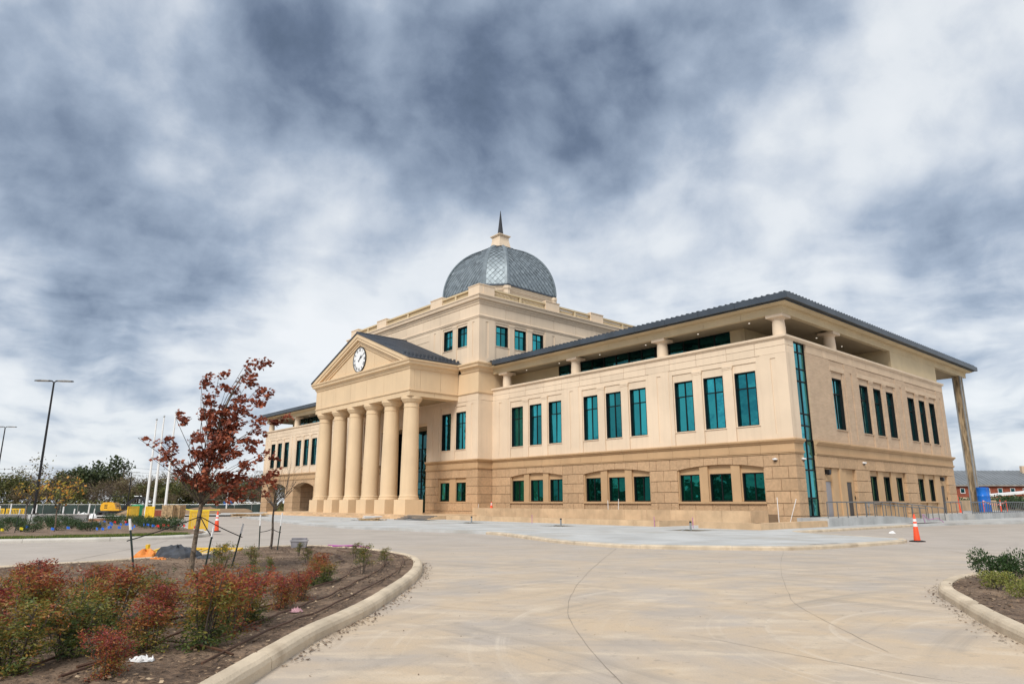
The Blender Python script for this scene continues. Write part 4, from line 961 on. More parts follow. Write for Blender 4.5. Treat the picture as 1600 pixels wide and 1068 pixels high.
for fi in range(8):
    A0, A1 = octo(1.0)[fi], octo(1.0)[(fi + 1) % 8]
    cx, cy = DX, DY
    wdt = math.hypot(A0[0] - A1[0], A0[1] - A1[1])
    # rows equally spaced along the meridian
    ts = np.linspace(0, TMAX, 400); pr_ = np.array([dprof(t) for t in ts])
    apo = math.hypot((A0[0] + A1[0]) / 2 - cx, (A0[1] + A1[1]) / 2 - cy)
    seg = np.hypot(np.diff(pr_[:, 0]) * apo, np.diff(pr_[:, 1])); s_ = np.concatenate([[0], np.cumsum(seg)])
    LEN = s_[-1]
    def surf(u, s, lift=0.0):                  # u in metres from the face centre line, s along the meridian
        s = min(max(s, 0.0), LEN); t = float(np.interp(s, s_, ts)); k, z = dprof(t)
        t2 = min(t + 0.01, TMAX + .01); k2, z2_ = dprof(t2)
        mxp, myp = (A0[0] + A1[0]) / 2 - cx, (A0[1] + A1[1]) / 2 - cy
        ex, ey = (A1[0] - A0[0]) / wdt, (A1[1] - A0[1]) / wdt
        lim = wdt / 2 * k
        u = max(-lim, min(lim, u))
        nz_, nr = -(k2 - k) * apo, (z2_ - z); ln = math.hypot(nz_, nr) or 1
        ox, oy = mxp / apo, myp / apo
        return (cx + mxp * k + ex * u + ox * lift * nr / ln, cy + myp * k + ey * u + oy * lift * nr / ln, DZ + z + lift * nz_ / ln)
    # backing sheet
    nb = 24
    o = len(sv)
    for j in range(nb + 1):
        s = LEN * j / nb; k = dprof(float(np.interp(s, s_, ts)))[0]
        for u in (-wdt / 2 * k, wdt / 2 * k): sv.append(surf(u, s, -0.03))
    for j in range(nb): sf.append((o + 2 * j, o + 2 * j + 1, o + 2 * j + 3, o + 2 * j + 2)); tint.append(0.0)
    tw, th = 0.66, 0.74                         # diamond tile
    row = 0
    s = -th / 2
    while s < LEN + th:
        off = 0 if row % 2 else tw / 2
        cu = -math.ceil(wdt / tw / 2 + 1) * tw + off
        k = dprof(float(np.interp(min(max(s, 0), LEN), s_, ts)))[0]; lim = wdt / 2 * k
        while cu < wdt / 2 + tw:
            if abs(cu) < lim + tw * 0.45:
                r1, r2 = random.uniform(0.0, 0.03), random.uniform(-0.018, 0.018)
                g_ = 0.010
                P4 = [surf(cu, s - th / 2 + g_, 0.055 + r1), surf(cu + tw / 2 - g_, s, 0.03 + r2), surf(cu, s + th / 2 - g_, 0.0), surf(cu - tw / 2 + g_, s, 0.03 - r2)]
                o = len(sv); sv += P4; sf.append((o, o + 1, o + 2, o + 3)); tint.append(min(1, max(0.3, random.gauss(0.55, 0.13))))
            cu += tw
        s += th / 2; row += 1
me = bpy.data.meshes.new('dome_shingles'); c = Vector((DX, DY, DZ + 3))
me.from_pydata([tuple(Vector(p) - c) for p in sv], [], sf); me.materials.append(ZINC)
at = me.attributes.new('tint', 'FLOAT', 'FACE'); at.data.foreach_set('value', tint)
ds = bpy.data.objects.new('dome_shingles', me); link(ds, dome); ds.location = c - dome.location; ds['kind'] = 'stuff'
for (x, y) in octo(1.0):
    pts = [(DX + (x - DX) * dprof(t)[0] * 1.005, DY + (y - DY) * dprof(t)[0] * 1.005, DZ + dprof(t)[1]) for t in np.linspace(0, TMAX, 26)]
    rad = Vector((x - DX, y - DY, 0)).normalized(); tan_ = Vector((-rad.y, rad.x, 0))
    mb = MB(); vs = []
    for i, p in enumerate(pts):
        w = 0.30 - 0.10 * i / 25; P_ = Vector(p); t = np.linspace(0, TMAX, 26)[i]; nn = (rad * math.cos(t) + Vector((0, 0, 1)) * math.sin(t)) * 0.16
        vs += [P_ - tan_ * w, P_ + nn, P_ + tan_ * w, P_ - nn * 2]
    fs = [(4 * i + j, 4 * i + (j + 1) % 4, 4 * i + 4 + (j + 1) % 4, 4 * i + 4 + j) for i in range(25) for j in range(4)] + [(0, 3, 2, 1), (100, 101, 102, 103)]
    mb.add(vs, fs); q = mb.build('dome_rib', ZINCR, dome); q.location = q.location - dome.location
lz = DZ + DH + 0.72
mb = MB()
def sq(h, z): return [(DX - h, DY - h, z), (DX + h, DY - h, z), (DX + h, DY + h, z), (DX - h, DY + h, z)]
lv = sq(1.22, lz - 1.30) + sq(0.98, lz - 0.45) + sq(0.80, lz + 0.5) + sq(0.78, lz + 1.0)
mb.add(lv, [(4 * i + j, 4 * i + (j + 1) % 4, 4 * i + 4 + (j + 1) % 4, 4 * i + 4 + j) for i in range(3) for j in range(4)] + [(3, 2, 1, 0), (12, 13, 14, 15)])
lant = mb.build('lantern', CREAM, HOUSE)
mb = MB(); mb.box(DX - 0.9, DX + 0.9, DY - 0.9, DY + 0.9, lz + 1.0, lz + 1.1); mb.box(DX - 0.98, DX + 0.98, DY - 0.98, DY + 0.98, lz + 1.1, lz + 1.22); q = mb.build('lantern_cap', CREAM, lant); q.location = q.location - lant.location
mb = MB(); v = sq(0.30, lz + 1.22) + sq(0.19, lz + 2.6) + sq(0.02, lz + 4.9); mb.add(v, [(4 * i + j, 4 * i + (j + 1) % 4, 4 * i + 4 + (j + 1) % 4, 4 * i + 4 + j) for i in range(2) for j in range(4)] + [(3, 2, 1, 0), (8, 9, 10, 11)])
mb.build('spire', mat('dark_spire', (0.06, 0.06, 0.065), 0.4, metal=0.5), HOUSE)

# ------------------------------------------------------------------ pavements, kerbs, planter walls, ramp
def HW(x, y, z=0.0):                          # courthouse-local to world
    c, s = math.cos(CA), math.sin(CA); return Vector((CORG.x + x * c - y * s, CORG.y + x * s + y * c, z))
def slab(name, pts, z0, z1, m, kind='structure', holes=()):
    mb = MB(); n = len(pts)
    bm = bmesh.new()
    vs = [bm.verts.new((p[0], p[1], z1)) for p in pts]
    loops = [vs] + [[bm.verts.new((p[0], p[1], z1)) for p in h] for h in holes]
    es = []
    for lp in loops:
        for i in range(len(lp)): es.append(bm.edges.new((lp[i], lp[(i + 1) % len(lp)])))
    r = bmesh.ops.triangle_fill(bm, use_beauty=True, use_dissolve=False, edges=es, normal=(0, 0, 1))
    top = [f for f in bm.faces]
    for lp in loops:
        lo = [bm.verts.new((v.co.x, v.co.y, z0)) for v in lp]
        for i in range(len(lp)):
            j = (i + 1) % len(lp); bm.faces.new((lp[i], lp[j], lo[j], lo[i]))
    bmesh.ops.recalc_face_normals(bm, faces=bm.faces)
    me = bpy.data.meshes.new(name); bm.to_mesh(me); bm.free(); me.materials.append(m)
    o = bpy.data.objects.new(name, me); link(o)
    if kind: o['kind'] = kind
    return o
KP = [(-0.02, -0.05), (-0.02, 0.085), (0.0, 0.125), (0.035, 0.152), (0.07, 0.16), (0.16, 0.16), (0.20, 0.14), (0.21, -0.05)]
def kerb(name, path, closed=False, prof=KP, m=None, side=1, seglen=3.0, gap=True):
    # profile swept along the path; side=+1 puts the body to the left of the direction of travel
    P0 = [Vector((p[0], p[1], 0)) for p in path]; k = len(prof)
    D_ = [0.0]
    for a, b in zip(P0, P0[1:]): D_.append(D_[-1] + (b - a).length)
    def at_d(d):
        i = min(len(P0) - 2, max(0, int(np.searchsorted(D_, d)) - 1)); q = (d - D_[i]) / max(1e-6, D_[i + 1] - D_[i]); return P0[i].lerp(P0[i + 1], q), (P0[i + 1] - P0[i]).normalized()
    vs = []; fs = []; N_ = max(1, round(D_[-1] / seglen))
    for sgi in range(N_):
        d0 = D_[-1] * sgi / N_ + .007; d1 = D_[-1] * (sgi + 1) / N_ - .007; m_ = max(2, int((d1 - d0) / .3)); base = len(vs); jz = random.uniform(-.004, .004)
        for i in range(m_ + 1):
            d = d0 + (d1 - d0) * i / m_; p, _ = at_d(d); dd = (at_d(min(D_[-1], d + .25))[0] - at_d(max(0, d - .25))[0]).normalized(); nr = Vector((-dd.y, dd.x, 0)) * side
            for q, h in prof:
                w_ = mn.noise(Vector((p.x * 3 + q * 9, p.y * 3, h * 7))) * .006
                vs.append(p + nr * (q + w_) + Vector((0, 0, h + (jz + w_ if h > 0 else 0) + terr(p.x, p.y))))
        for i in range(m_):
            for j in range(k): fs.append((base + i * k + j, base + i * k + (j + 1) % k, base + (i + 1) * k + (j + 1) % k, base + (i + 1) * k + j))
        fs += [tuple(base + q for q in range(k)), tuple(base + m_ * k + q for q in range(k - 1, -1, -1))]
    mb = MB().add(vs, fs); return mb.build(name, m or KERB, kind='structure', center=False)

# forecourt pavement with its kerb line (world XY)
front_edge = [(-40, 96), (-33, 82), (-24.5, 66.0), (-12.5, 46.0), (-5.45, 38.8), (-1.29, 35.4), (0.88, 30.4), (2.0, 27.6), (3.69, 25.3), (5.5, 24.35), (7.65, 24.0), (9.18, 23.9), (10.54, 24.4), (12.61, 25.7), (15.3, 27.7)]
nose = [(15.95, 28.6), (16.1, 29.3), (15.7, 30.2), (15.1, 31.6), (14.6, 33.4), (14.3, 35.0), (14.7, 36.2), (16.2, 37.6), (19.72, 40.4), (26.67, 46.4)]
pave_front = [tuple(p)[:2] for p in catmull([(x, y, 0) for x, y in front_edge], 5)] + [tuple(p)[:2] for p in catmull([(x, y, 0) for x, y in nose], 4)]
pits = [(-2.88, 50.0, 1.0), (3.05, 43.9, 1.0), (9.48, 37.4, 1.05)]
def hsq(x, y, h):
    c, s = math.cos(CA), math.sin(CA); return [(x + (a * c - b * s) * h, y + (a * s + b * c) * h) for a, b in ((-1, -1), (1, -1), (1, 1), (-1, 1))]
poly = pave_front + [(30.5, 50.0), (50, 62), (60, 72), HW(20, 2)[:2], HW(20, 60)[:2], (-30, 104)]
slab('pavement', poly, -0.05, 0.13, CONC, holes=[hsq(x, y, h) for x, y, h in pits] + [[(10.6, 24.75), (12.1, 25.75), (11.95, 26.05), (10.45, 25.05)]])
kerb('kerb', pave_front[25:], side=1, prof=[(-0.03, -0.05), (-0.03, 0.09), (0.0, 0.125), (0.05, 0.137), (0.22, 0.137), (0.22, -0.05)])
for i, (x, y, h) in enumerate(pits):
    slab('tree_pit_soil', hsq(x, y, h), -0.3, 0.10, mat('pit_soil', (0.13, 0.10, 0.06), 0.95, var=0.3, vscale=3, bump=0.6))
slab('kerb_inlet', [(10.6, 24.75), (12.1, 25.75), (11.95, 26.05), (10.45, 25.05)], -0.4, -0.01, BLACKR)
slab('road_inlet', [(27.4, 47.6), (31.0, 50.6), (30.5, 51.2), (26.9, 48.2)], -0.1, 0.134, BLACKR)
slab('side_pavement', [(26.5, 46.0), (33, 50.5), (60, 58), (60, 59), (32.5, 51.6)], -0.05, 0.14, CONC)
# expansion joints and cracks in the carriageway: thin dark seams
def seam(pts, w=0.012, z=0.004, name='pavement_joint'):
    P = catmull([(x, y, 0) for x, y in pts], 8); vs = []; fs = []
    for i, p in enumerate(P):
        d = (P[min(i + 1, len(P) - 1)] - P[max(i - 1, 0)]).normalized(); nr = Vector((-d.y, d.x, 0)); ww = w * random.uniform(0.5, 1.2)
        q = p + nr * random.uniform(-0.01, 0.01)
        vs += [q + nr * ww + Vector((0, 0, z)), q - nr * ww + Vector((0, 0, z))]
        if i: fs.append((2 * i - 2, 2 * i - 1, 2 * i + 1, 2 * i))
    return MB().add(vs, fs).build(name, mat('joint_filler', (0.27, 0.23, 0.19), 0.9), kind='structure', recalc=False)
seam([(3.6, 24.6), (2.3, 19.0), (1.35, 14.5), (0.85, 11.0), (0.85, 8.5), (1.1, 6.0), (1.8, 3.0)], 0.0038)
seam([(9.1, 23.8), (6.7, 17.8), (5.2, 13.6), (4.5, 11.3), (4.1, 8.0)], 0.0032)
seam([(-2.6, 16.5), (2.0, 17.5), (7.6, 15.6), (13, 15.0)], 0.002)
seam([(15.3, 27.3), (14.0, 21.0), (12.5, 16.5)], 0.009); seam([(-12.3, 20), (-13.6, 26.5), (-14.6, 30.0)], 0.012); seam([(-20, 20.5), (-15.3, 18.7), (-11.9, 17.2)], 0.016)
seam([(-12.5, 30.0), (-4.0, 27.0), (1.0, 25.6), (7.0, 22.5), (15, 21)], 0.003)
seam([(-2.2, 12.0), (-0.5, 11.0), (1.2, 10.7)], 0.004); seam([(2.2, 9.0), (3.4, 7.4), (4.2, 6.6)], 0.004)

def wall_run(name, label, segs, zt, m=PLANT, L0=1.9, cat='planter wall', thick=0.45, capm=None):
    # segs: list of (local p0, local p1); separate stone panels under a coping
    w = empty(name, HW(*segs[0][0]), CA, label, cat); o0 = Vector((segs[0][0][0], segs[0][0][1], 0))
    for (p, q) in segs:
        p = Vector((p[0], p[1], 0)) - o0; q = Vector((q[0], q[1], 0)) - o0
        d = (q - p); Ln = d.length; d.normalize(); nr = Vector((-d.y, d.x, 0))
        n = max(1, round(Ln / L0))
        for i in range(n):
            a = p + d * (Ln * i / n + (0.007 if i else 0)); b = p + d * (Ln * (i + 1) / n - (0.007 if i < n - 1 else 0))
            mb = MB(); jit = random.uniform(0, 0.006)
            base = [a + nr * jit, b + nr * jit, b + nr * thick, a + nr * thick]
            mb.add([v + Vector((0, 0, 0.0)) for v in base] + [v + Vector((0, 0, zt)) for v in base], [(0, 1, 2, 3), (7, 6, 5, 4), (0, 4, 5, 1), (1, 5, 6, 2), (2, 6, 7, 3), (3, 7, 4, 0)])
            mb.build('wall_stone', m, w)
    return w
wall_run('planter_wall', 'long low sandstone planter wall beside the entrance steps', [((-8.3, 26.4), (-8.3, 4.7)), ((-7.85, 4.68), (-4.9, 4.68))][:1] + [((-8.29, 4.70), (-4.9, 4.70))], 0.47)
wall_run('upper_planter_wall', 'taller sandstone planter wall behind the long low one', [((-4.3, 28.0), (-4.3, 1.0)), ((-4.29, 0.98), (-2.2, 0.98))], 1.05)
wall_run('corner_planter_wall', 'short low sandstone planter wall at the building corner', [((-8.4, 1.9), (-8.4, -1.9)), ((-8.39, -1.92), (-0.6, -1.92))], 0.47)
def hslab(name, pts, z0, z1, m, kind='structure'): return slab(name, [HW(x, y)[:2] for x, y in pts], z0, z1, m, kind)
hslab('planting_bed', [(-3.84, 27.5), (-3.84, 1.4), (-0.3, 1.4), (-0.3, 27.5)], 0.1, 0.80, SOIL); hslab('planting_bed', [(-7.9, 26), (-7.9, 5.1), (-4.32, 5.1), (-4.32, 26)], 0.1, 0.36, SOIL)
hslab('planting_bed', [(-7.9, 1.5), (-7.9, -1.4), (-0.62, -1.4), (-0.62, 0.9)], 0.1, 0.30, SOIL)
# ramp along the right side
def ramp(name, label):
    mb = MB(); Z = [(-0.58, 0.62), (9.3, 0.62), (20.0, 0.14)]
    vs = []
    for x, z in Z: vs += [HW(x, -2.0, 0), HW(x, -2.0, z), HW(x, -0.02, z), HW(x, -0.02, 0)]
    fs = [(4 * i + j, 4 * i + 4 + j, 4 * i + 4 + (j + 1) % 4, 4 * i + (j + 1) % 4) for i in range(2) for j in range(4)] + [(0, 1, 2, 3), (11, 10, 9, 8)]
    o = mb.add(vs, fs).build(name, mat('grey_cast_concrete', (0.44, 0.445, 0.44), 0.85, var=0.08, vscale=0.8, streak=0.35, bump=0.2)); return tag(o, label, 'ramp')
ramp('ramp', 'pale concrete ramp with a sloping side wall along the building side')
o = hslab('landing', [(20.6, -2.0), (24.9, -2.0), (24.9, -0.02), (20.6, -0.02)], 0, 0.62, CONC, None); tag(o, 'plain concrete landing outside the far side door', 'landing')
o = hslab('landing', [(24.95, -2.6), (52, -2.6), (52, 14), (30.3, 14), (30.3, -0.02), (24.95, -0.02)], 0, 0.60, MATS['grey_cast_concrete'], None); tag(o, 'long concrete terrace running right under the unfinished column', 'terrace')
def railing(label, pts, sp=1.25, rails=(0.92,), r=0.036, group=None):
    # pts local (x,y,z of foot)
    t = empty('handrail', HW(*pts[0]), CA, label, 'handrail'); o0 = Vector(pts[0])
    P = [Vector(p) - o0 for p in pts]
    for i in range(len(P) - 1):
        a, b = P[i], P[i + 1]; n = max(1, round((b - a).length / sp))
        for k in range(n + (1 if i == len(P) - 2 else 0)):
            p = a.lerp(b, k / n); MB().tube([p, p + Vector((0, 0, rails[0]))], r * 0.85, 8).build('post', RAIL, t)
    for h in rails: MB().tube([p + Vector((0, 0, h)) for p in P], r, 8).build('rail', RAIL, t)
    return t
railing('grey pipe handrail on the ramp edge in front of the two side doors', [(-0.4, -1.9, 0.62), (9.3, -1.9, 0.62), (20.0, -1.9, 0.14)], 1.3, (0.95, ))
railing('inner grey handrail along the sloping part of the ramp', [(8.6, -0.55, 0.62), (20.5, -0.55, 0.14)], 1.6, (0.90,))
railing('short grey handrail beside the far side door', [(20.8, -1.8, 0.62), (24.7, -1.8, 0.62)], 1.3, (0.95,))
railing('long grey railing on the terrace right of the building', [(25.2, -2.4, 0.60), (50, -2.4, 0.60)], 0.62, (0.95, 0.08))
# loose treads of the unfinished stair end
t = empty('entry_steps', HW(-10.6, 26.8), CA, 'open dark grey stair treads at the right end of the entrance steps', 'steps')
for k in range(5): MB().box(-0.9 + 0.32 * k, -0.9 + 0.32 * k + 0.45, -1.2, 2.6, 0.13 + 0.075 * k, 0.18 + 0.075 * k).build('stair_tread', DKGREY, t)

# ------------------------------------------------------------------ planted islands
def inside(p, poly):
    c = False; j = len(poly) - 1
    for i in range(len(poly)):
        if (poly[i][1] > p[1]) != (poly[j][1] > p[1]) and p[0] < (poly[j][0] - poly[i][0]) * (p[1] - poly[i][1]) / (poly[j][1] - poly[i][1]) + poly[i][0]: c = not c
        j = i
    return c
def bed(name, poly, cell, z=0.13, amp=0.05, m=MULCH):
    xs = [p[0] for p in poly]; ys = [p[1] for p in poly]
    nx = int((max(xs) - min(xs)) / cell) + 1; ny = int((max(ys) - min(ys)) / cell) + 1
    idx = {}; vs = []; fs = []
    def vid(i, j):
        if (i, j) not in idx:
            x = min(xs) + i * cell; y = min(ys) + j * cell; idx[(i, j)] = len(vs)
            h = amp * (mn.noise(Vector((x * 0.9, y * 0.9, 0))) + 0.6 * mn.noise(Vector((x * 3.1, y * 3.1, 5))) + 0.5 * mn.noise(Vector((x * 8, y * 8, 9))))
            vs.append((x, y, z + h + terr(x, y)))
        return idx[(i, j)]
    for i in range(nx):
        for j in range(ny):
            if inside((min(xs) + (i + .5) * cell, min(ys) + (j + .5) * cell), poly): fs.append((vid(i, j), vid(i + 1, j), vid(i + 1, j + 1), vid(i, j + 1)))
    return MB().add(vs, fs).build(name, m, kind='structure', center=False, recalc=False, smooth=False)
near_path = catmull([(-2.8, -2.0, 0), (-2.55, 2.0, 0), (-2.43, 5.0, 0), (-2.37, 6.7, 0), (-2.33, 8.46, 0), (-2.21, 9.5, 0), (-2.09, 10.6, 0), (-2.02, 12.6, 0), (-2.0, 14.7, 0), (-2.12, 16.7, 0), (-2.45, 18.8, 0), (-3.05, 20.5, 0), (-4.3, 22.4, 0), (-5.5, 23.6, 0), (-6.9, 24.3, 0), (-8.0, 24.0, 0), (-8.6, 22.9, 0),
                     (-8.75, 21.2, 0), (-9.4, 19.7, 0), (-10.4, 18.2, 0), (-11.9, 16.4, 0), (-15.5, 12.2, 0), (-20.5, 6.5, 0), (-26, 0, 0), (-28, -4, 0)], 6)
kerb('kerb', near_path, side=1)
npoly = [(p.x, p.y) for p in near_path]
npoly_in = []
for i, p in enumerate(near_path):
    a, b = near_path[max(i - 1, 0)], near_path[min(i + 1, len(near_path) - 1)]; d = (b - a).normalized(); npoly_in.append((p.x - d.y * 0.14, p.y + d.x * 0.14))
bed('planting_bed', [p for p in npoly_in if p[1] > 2.5], 0.11, 0.12, 0.035)
left_path = catmull([(-46, 22, 0), (-34, 24.6, 0), (-26, 26.6, 0), (-19.9, 27.9, 0), (-17.4, 28.9, 0), (-15.9, 29.8, 0), (-14.7, 31.0, 0), (-14.3, 32.6, 0), (-14.7, 34.4, 0), (-16.2, 37.0, 0), (-18.6, 40.5, 0), (-22, 45.5, 0), (-25.4, 50.0, 0), (-28.5, 52.0, 0), (-34, 52.6, 0), (-46, 52.6, 0), (-60, 50, 0)], 5)
kerb('kerb', left_path, side=1, m=mat('pale_kerb', (0.56, 0.53, 0.48), 0.85, var=0.1, vscale=1.0, bump=0.2, dirt=((0.40, 0.36, 0.31), 0.6, 0.5, 0.7, 0.4)))
lpoly = []
for i, p in enumerate(left_path):
    a, b = left_path[max(i - 1, 0)], left_path[min(i + 1, len(left_path) - 1)]; d = (b - a).normalized(); lpoly.append((p.x - d.y * 0.30, p.y + d.x * 0.30))
slab('planting_bed', [(p.x - .0, p.y + .0) for p in [Vector(q + (0,)) for q in lpoly]] + [(-60, 22)], 0.0, 0.115, mat('dry_mulch', (0.26, 0.18, 0.125), 0.95, col2=(0.15, 0.10, 0.068), vscale=3, detail=8, bump=0.8, bscale=18))
lpoly = lpoly + [(-60, 22)]
bed('planting_bed', lpoly, 0.3, 0.14, 0.03, mat('dry_mulch', (0.26, 0.18, 0.125), 0.95, col2=(0.15, 0.10, 0.068), vscale=3, detail=8, bump=0.8, bscale=18))
right_path = catmull([(4.9, 4.0, 0), (5.35, 6.6, 0), (5.92, 8.46, 0), (6.33, 9.72, 0), (7.0, 11.4, 0), (7.5, 12.6, 0), (8.16, 13.6, 0), (9.0, 14.5, 0), (10.2, 15.3, 0), (12.5, 16.1, 0), (17, 16.8, 0), (24, 16.5, 0)], 6)
kerb('kerb', right_path, side=-1)
rpoly = [(p.x, p.y) for p in right_path] + [(24, 2), (5, 2)]
rin = []
for i, p in enumerate(right_path):
    a, b = right_path[max(i - 1, 0)], right_path[min(i + 1, len(right_path) - 1)]; d = (b - a).normalized(); rin.append((p.x + d.y * 0.14, p.y - d.x * 0.14))
bed('planting_bed', rin + [(24, 4), (6.2, 4)], 0.11, 0.12, 0.03)

# loose chips, leaf litter and gravel
def scatter(name, n, gen, size, kind='stuff', m=CHIP, tlo=0.0):
    vs = np.zeros((n * 4, 3)); tint = np.zeros(n)
    for i in range(n):
        x, y, z = gen(); s = size * random.uniform(0.4, 1.5); a = random.uniform(0, 6.28); r = random.uniform(0.25, 0.8)
        u = Vector((math.cos(a), math.sin(a), random.uniform(-.35, .35))) * s; v = Vector((-math.sin(a), math.cos(a), random.uniform(-.35, .35))) * s * r
        p = Vector((x, y, z)); vs[4 * i:4 * i + 4] = [p - u, p - v * .9, p + u * .9, p + v]; tint[i] = max(tlo, random.random())
    me = bpy.data.meshes.new(name); me.vertices.add(n * 4); me.vertices.foreach_set('co', vs.ravel())
    me.loops.add(n * 4); me.loops.foreach_set('vertex_index', np.arange(n * 4)); me.polygons.add(n); me.polygons.foreach_set('loop_start', np.arange(0, n * 4, 4)); me.polygons.foreach_set('loop_total', np.full(n, 4))
    me.update(calc_edges=True); me.materials.append(m)
    a = me.attributes.new('tint', 'FLOAT', 'FACE'); a.data.foreach_set('value', tint)
    o = bpy.data.objects.new(name, me); link(o)
    if kind: o['kind'] = kind
    return o
def near_gen():
    while True:
        y = 5.5 + 19 * random.random() ** 1.5; x = random.uniform(-14, -2.4)
        if inside((x, y), npoly_in): return x, y, 0.135 + random.uniform(0, .03)
scatter('mulch_chips', 22000, near_gen, 0.026)
def right_gen():
    while True:
        x, y = random.uniform(5.5, 13), random.uniform(7, 15.5)
        if inside((x, y), rin + [(24, 4), (6.2, 4)]): return x, y, 0.135 + random.uniform(0, .03)
scatter('mulch_chips', 6000, right_gen, 0.028)
def gutter_gen():
    P = near_path[20:62] if random.random() < .7 else right_path[8:50]; i = random.randrange(len(P) - 1); p = P[i].lerp(P[i + 1], random.random()); d = (P[i + 1] - P[i]).normalized()
    sgn = 1 if P[0].x < 0 else -1; off = 0.05 + abs(random.gauss(0, 0.10)); return p.x + d.y * off * sgn, p.y - d.x * off * sgn, 0.012
scatter('gutter_debris', 1100, gutter_gen, 0.02)
scatter('road_grit', 260, lambda: (random.uniform(-2.2, 9), random.uniform(6.5, 28), 0.008), 0.014)
# grass strip on the left island
def blades(name, n, gen, h, m=GRASSM):
    vs = np.zeros((n * 3, 3)); tint = np.zeros(n)
    for i in range(n):
        x, y, z = gen(); a = random.uniform(0, 6.28); w = 0.012 + .012 * random.random(); hh = h * random.uniform(.5, 1.4)
        vs[3 * i] = (x - w * math.cos(a), y - w * math.sin(a), z); vs[3 * i + 1] = (x + w * math.cos(a), y + w * math.sin(a), z); vs[3 * i + 2] = (x + random.gauss(0, .4) * hh, y + random.gauss(0, .4) * hh, z + hh); tint[i] = random.random()
    me = bpy.data.meshes.new(name); me.vertices.add(n * 3); me.vertices.foreach_set('co', vs.ravel()); me.loops.add(n * 3); me.loops.foreach_set('vertex_index', np.arange(n * 3))
    me.polygons.add(n); me.polygons.foreach_set('loop_start', np.arange(0, n * 3, 3)); me.polygons.foreach_set('loop_total', np.full(n, 3)); me.update(calc_edges=True); me.materials.append(m)
    a = me.attributes.new('tint', 'FLOAT', 'FACE'); a.data.foreach_set('value', tint); o = bpy.data.objects.new(name, me); link(o); o['kind'] = 'stuff'; return o
gp = [p for p in left_path if p.x > -36 and p.y < 32]
def grass_gen():
    while True:
        i = random.randrange(len(gp) - 1); p = gp[i].lerp(gp[i + 1], random.random()); d = (gp[i + 1] - gp[i]).normalized(); k = max(0.2, min(1, (p.x + 30) / 12))
        off = 0.22 + random.random() * 1.1 * k
        x, y = p.x - d.y * off, p.y + d.x * off
        if mn.noise(Vector((x * 0.8, y * 0.8, 3))) > (0.25 - 0.6 * k): return x, y, 0.14
blades('grass', 14000, grass_gen, 0.10)

# irrigation drip lines lying on the mulch
def drip(label, offs, i0, i1, wob, name='drip_line'):
    pts = []
    for i in range(i0, i1, 2):
        p = near_path[i]; d = (near_path[i + 1] - near_path[i - 1]).normalized()
        pts.append((p.x - d.y * (offs + wob * mn.noise(Vector((i * .35, offs * 7, 0)))), p.y + d.x * (offs + wob * mn.noise(Vector((i * .35, offs * 7, 4)))), 0.165))
    o = MB().tube(catmull(pts, 4), 0.013, 6).build(name, PIPE, smooth=True); return tag(o, label, 'irrigation tube', 'brown drip irrigation tubes on the mulch')
drip('brown irrigation tube on the mulch nearest the curved kerb', 0.45, 18, 70, 0.10)
drip('brown irrigation tube second from the curved kerb', 0.85, 20, 72, 0.12)
drip('brown irrigation tube on the mulch between shrubs and second tube', 1.35, 16, 74, 0.16)
drip('brown irrigation tube winding through the front row of shrubs', 2.0, 14, 76, 0.25)
tag(MB().tube(catmull([(-2.7, 7.1, .16), (-3.0, 7.35, .17), (-3.6, 7.7, .17), (-3.95, 7.6, .17), (-3.75, 7.15, .17), (-3.9, 6.6, .16)], 5), 0.013, 6).build('drip_line', PIPE, smooth=True), 'short loop of brown irrigation tube below the front red shrubs', 'irrigation tube', 'brown drip irrigation tubes on the mulch')
for k, pts in enumerate([[(-6.2, 23.9, .17), (-5.6, 23.5, .17), (-4.9, 23.0, .18), (-4.5, 22.4, .17)], [(-5.9, 23.3, .17), (-5.2, 23.2, .20), (-4.75, 22.9, .17)]]):
    tag(MB().tube(catmull(pts, 5), 0.022, 6).build('purple_pipe', PURP, smooth=True), ['long purple irrigation pipe lying on the far end of the bed', 'short purple irrigation pipe beside the longer one'][k], 'pipe')

# ------------------------------------------------------------------ foliage helpers
def leaf_mesh(name, P, D, size, aspect, tint, m, up=0.3, fold=0.0):
    # P centres, D growth directions; one four-cornered leaf each
    n = len(P); P = np.asarray(P, float); D = np.asarray(D, float)
    D /= np.linalg.norm(D, axis=1)[:, None] + 1e-9
    r = np.random.normal(size=(n, 3)); r[:, 2] *= up
    Sd = np.cross(D, r); Sd /= np.linalg.norm(Sd, axis=1)[:, None] + 1e-9
    Nn = np.cross(D, Sd)
    sz = (np.asarray(size) * np.random.uniform(0.65, 1.35, n))[:, None]
    V = np.empty((n, 4, 3))
    V[:, 0] = P; V[:, 1] = P + D * sz * 0.45 + Sd * sz * aspect + Nn * sz * fold; V[:, 2] = P + D * sz; V[:, 3] = P + D * sz * 0.5 - Sd * sz * aspect + Nn * sz * fold
    me = bpy.data.meshes.new(name); me.vertices.add(n * 4); me.vertices.foreach_set('co', V.ravel())
    me.loops.add(n * 4); me.loops.foreach_set('vertex_index', np.arange(n * 4)); me.polygons.add(n)
    me.polygons.foreach_set('loop_start', np.arange(0, n * 4, 4)); me.polygons.foreach_set('loop_total', np.full(n, 4)); me.update(calc_edges=True)
    me.materials.append(m); a = me.attributes.new('tint', 'FLOAT', 'FACE'); a.data.foreach_set('value', np.clip(np.asarray(tint, float), 0, 1)); return me
NAND = mat('nandina_leaf', (0, 0, 0), 0.55, attr='tint', trans=0.25, ramp_cols=[(0, (0.035, 0.07, 0.018)), (0.25, (0.12, 0.155, 0.03)), (0.45, (0.27, 0.20, 0.035)), (0.6, (0.34, 0.125, 0.03)), (0.78, (0.31, 0.045, 0.03)), (1, (0.19, 0.025, 0.04))])
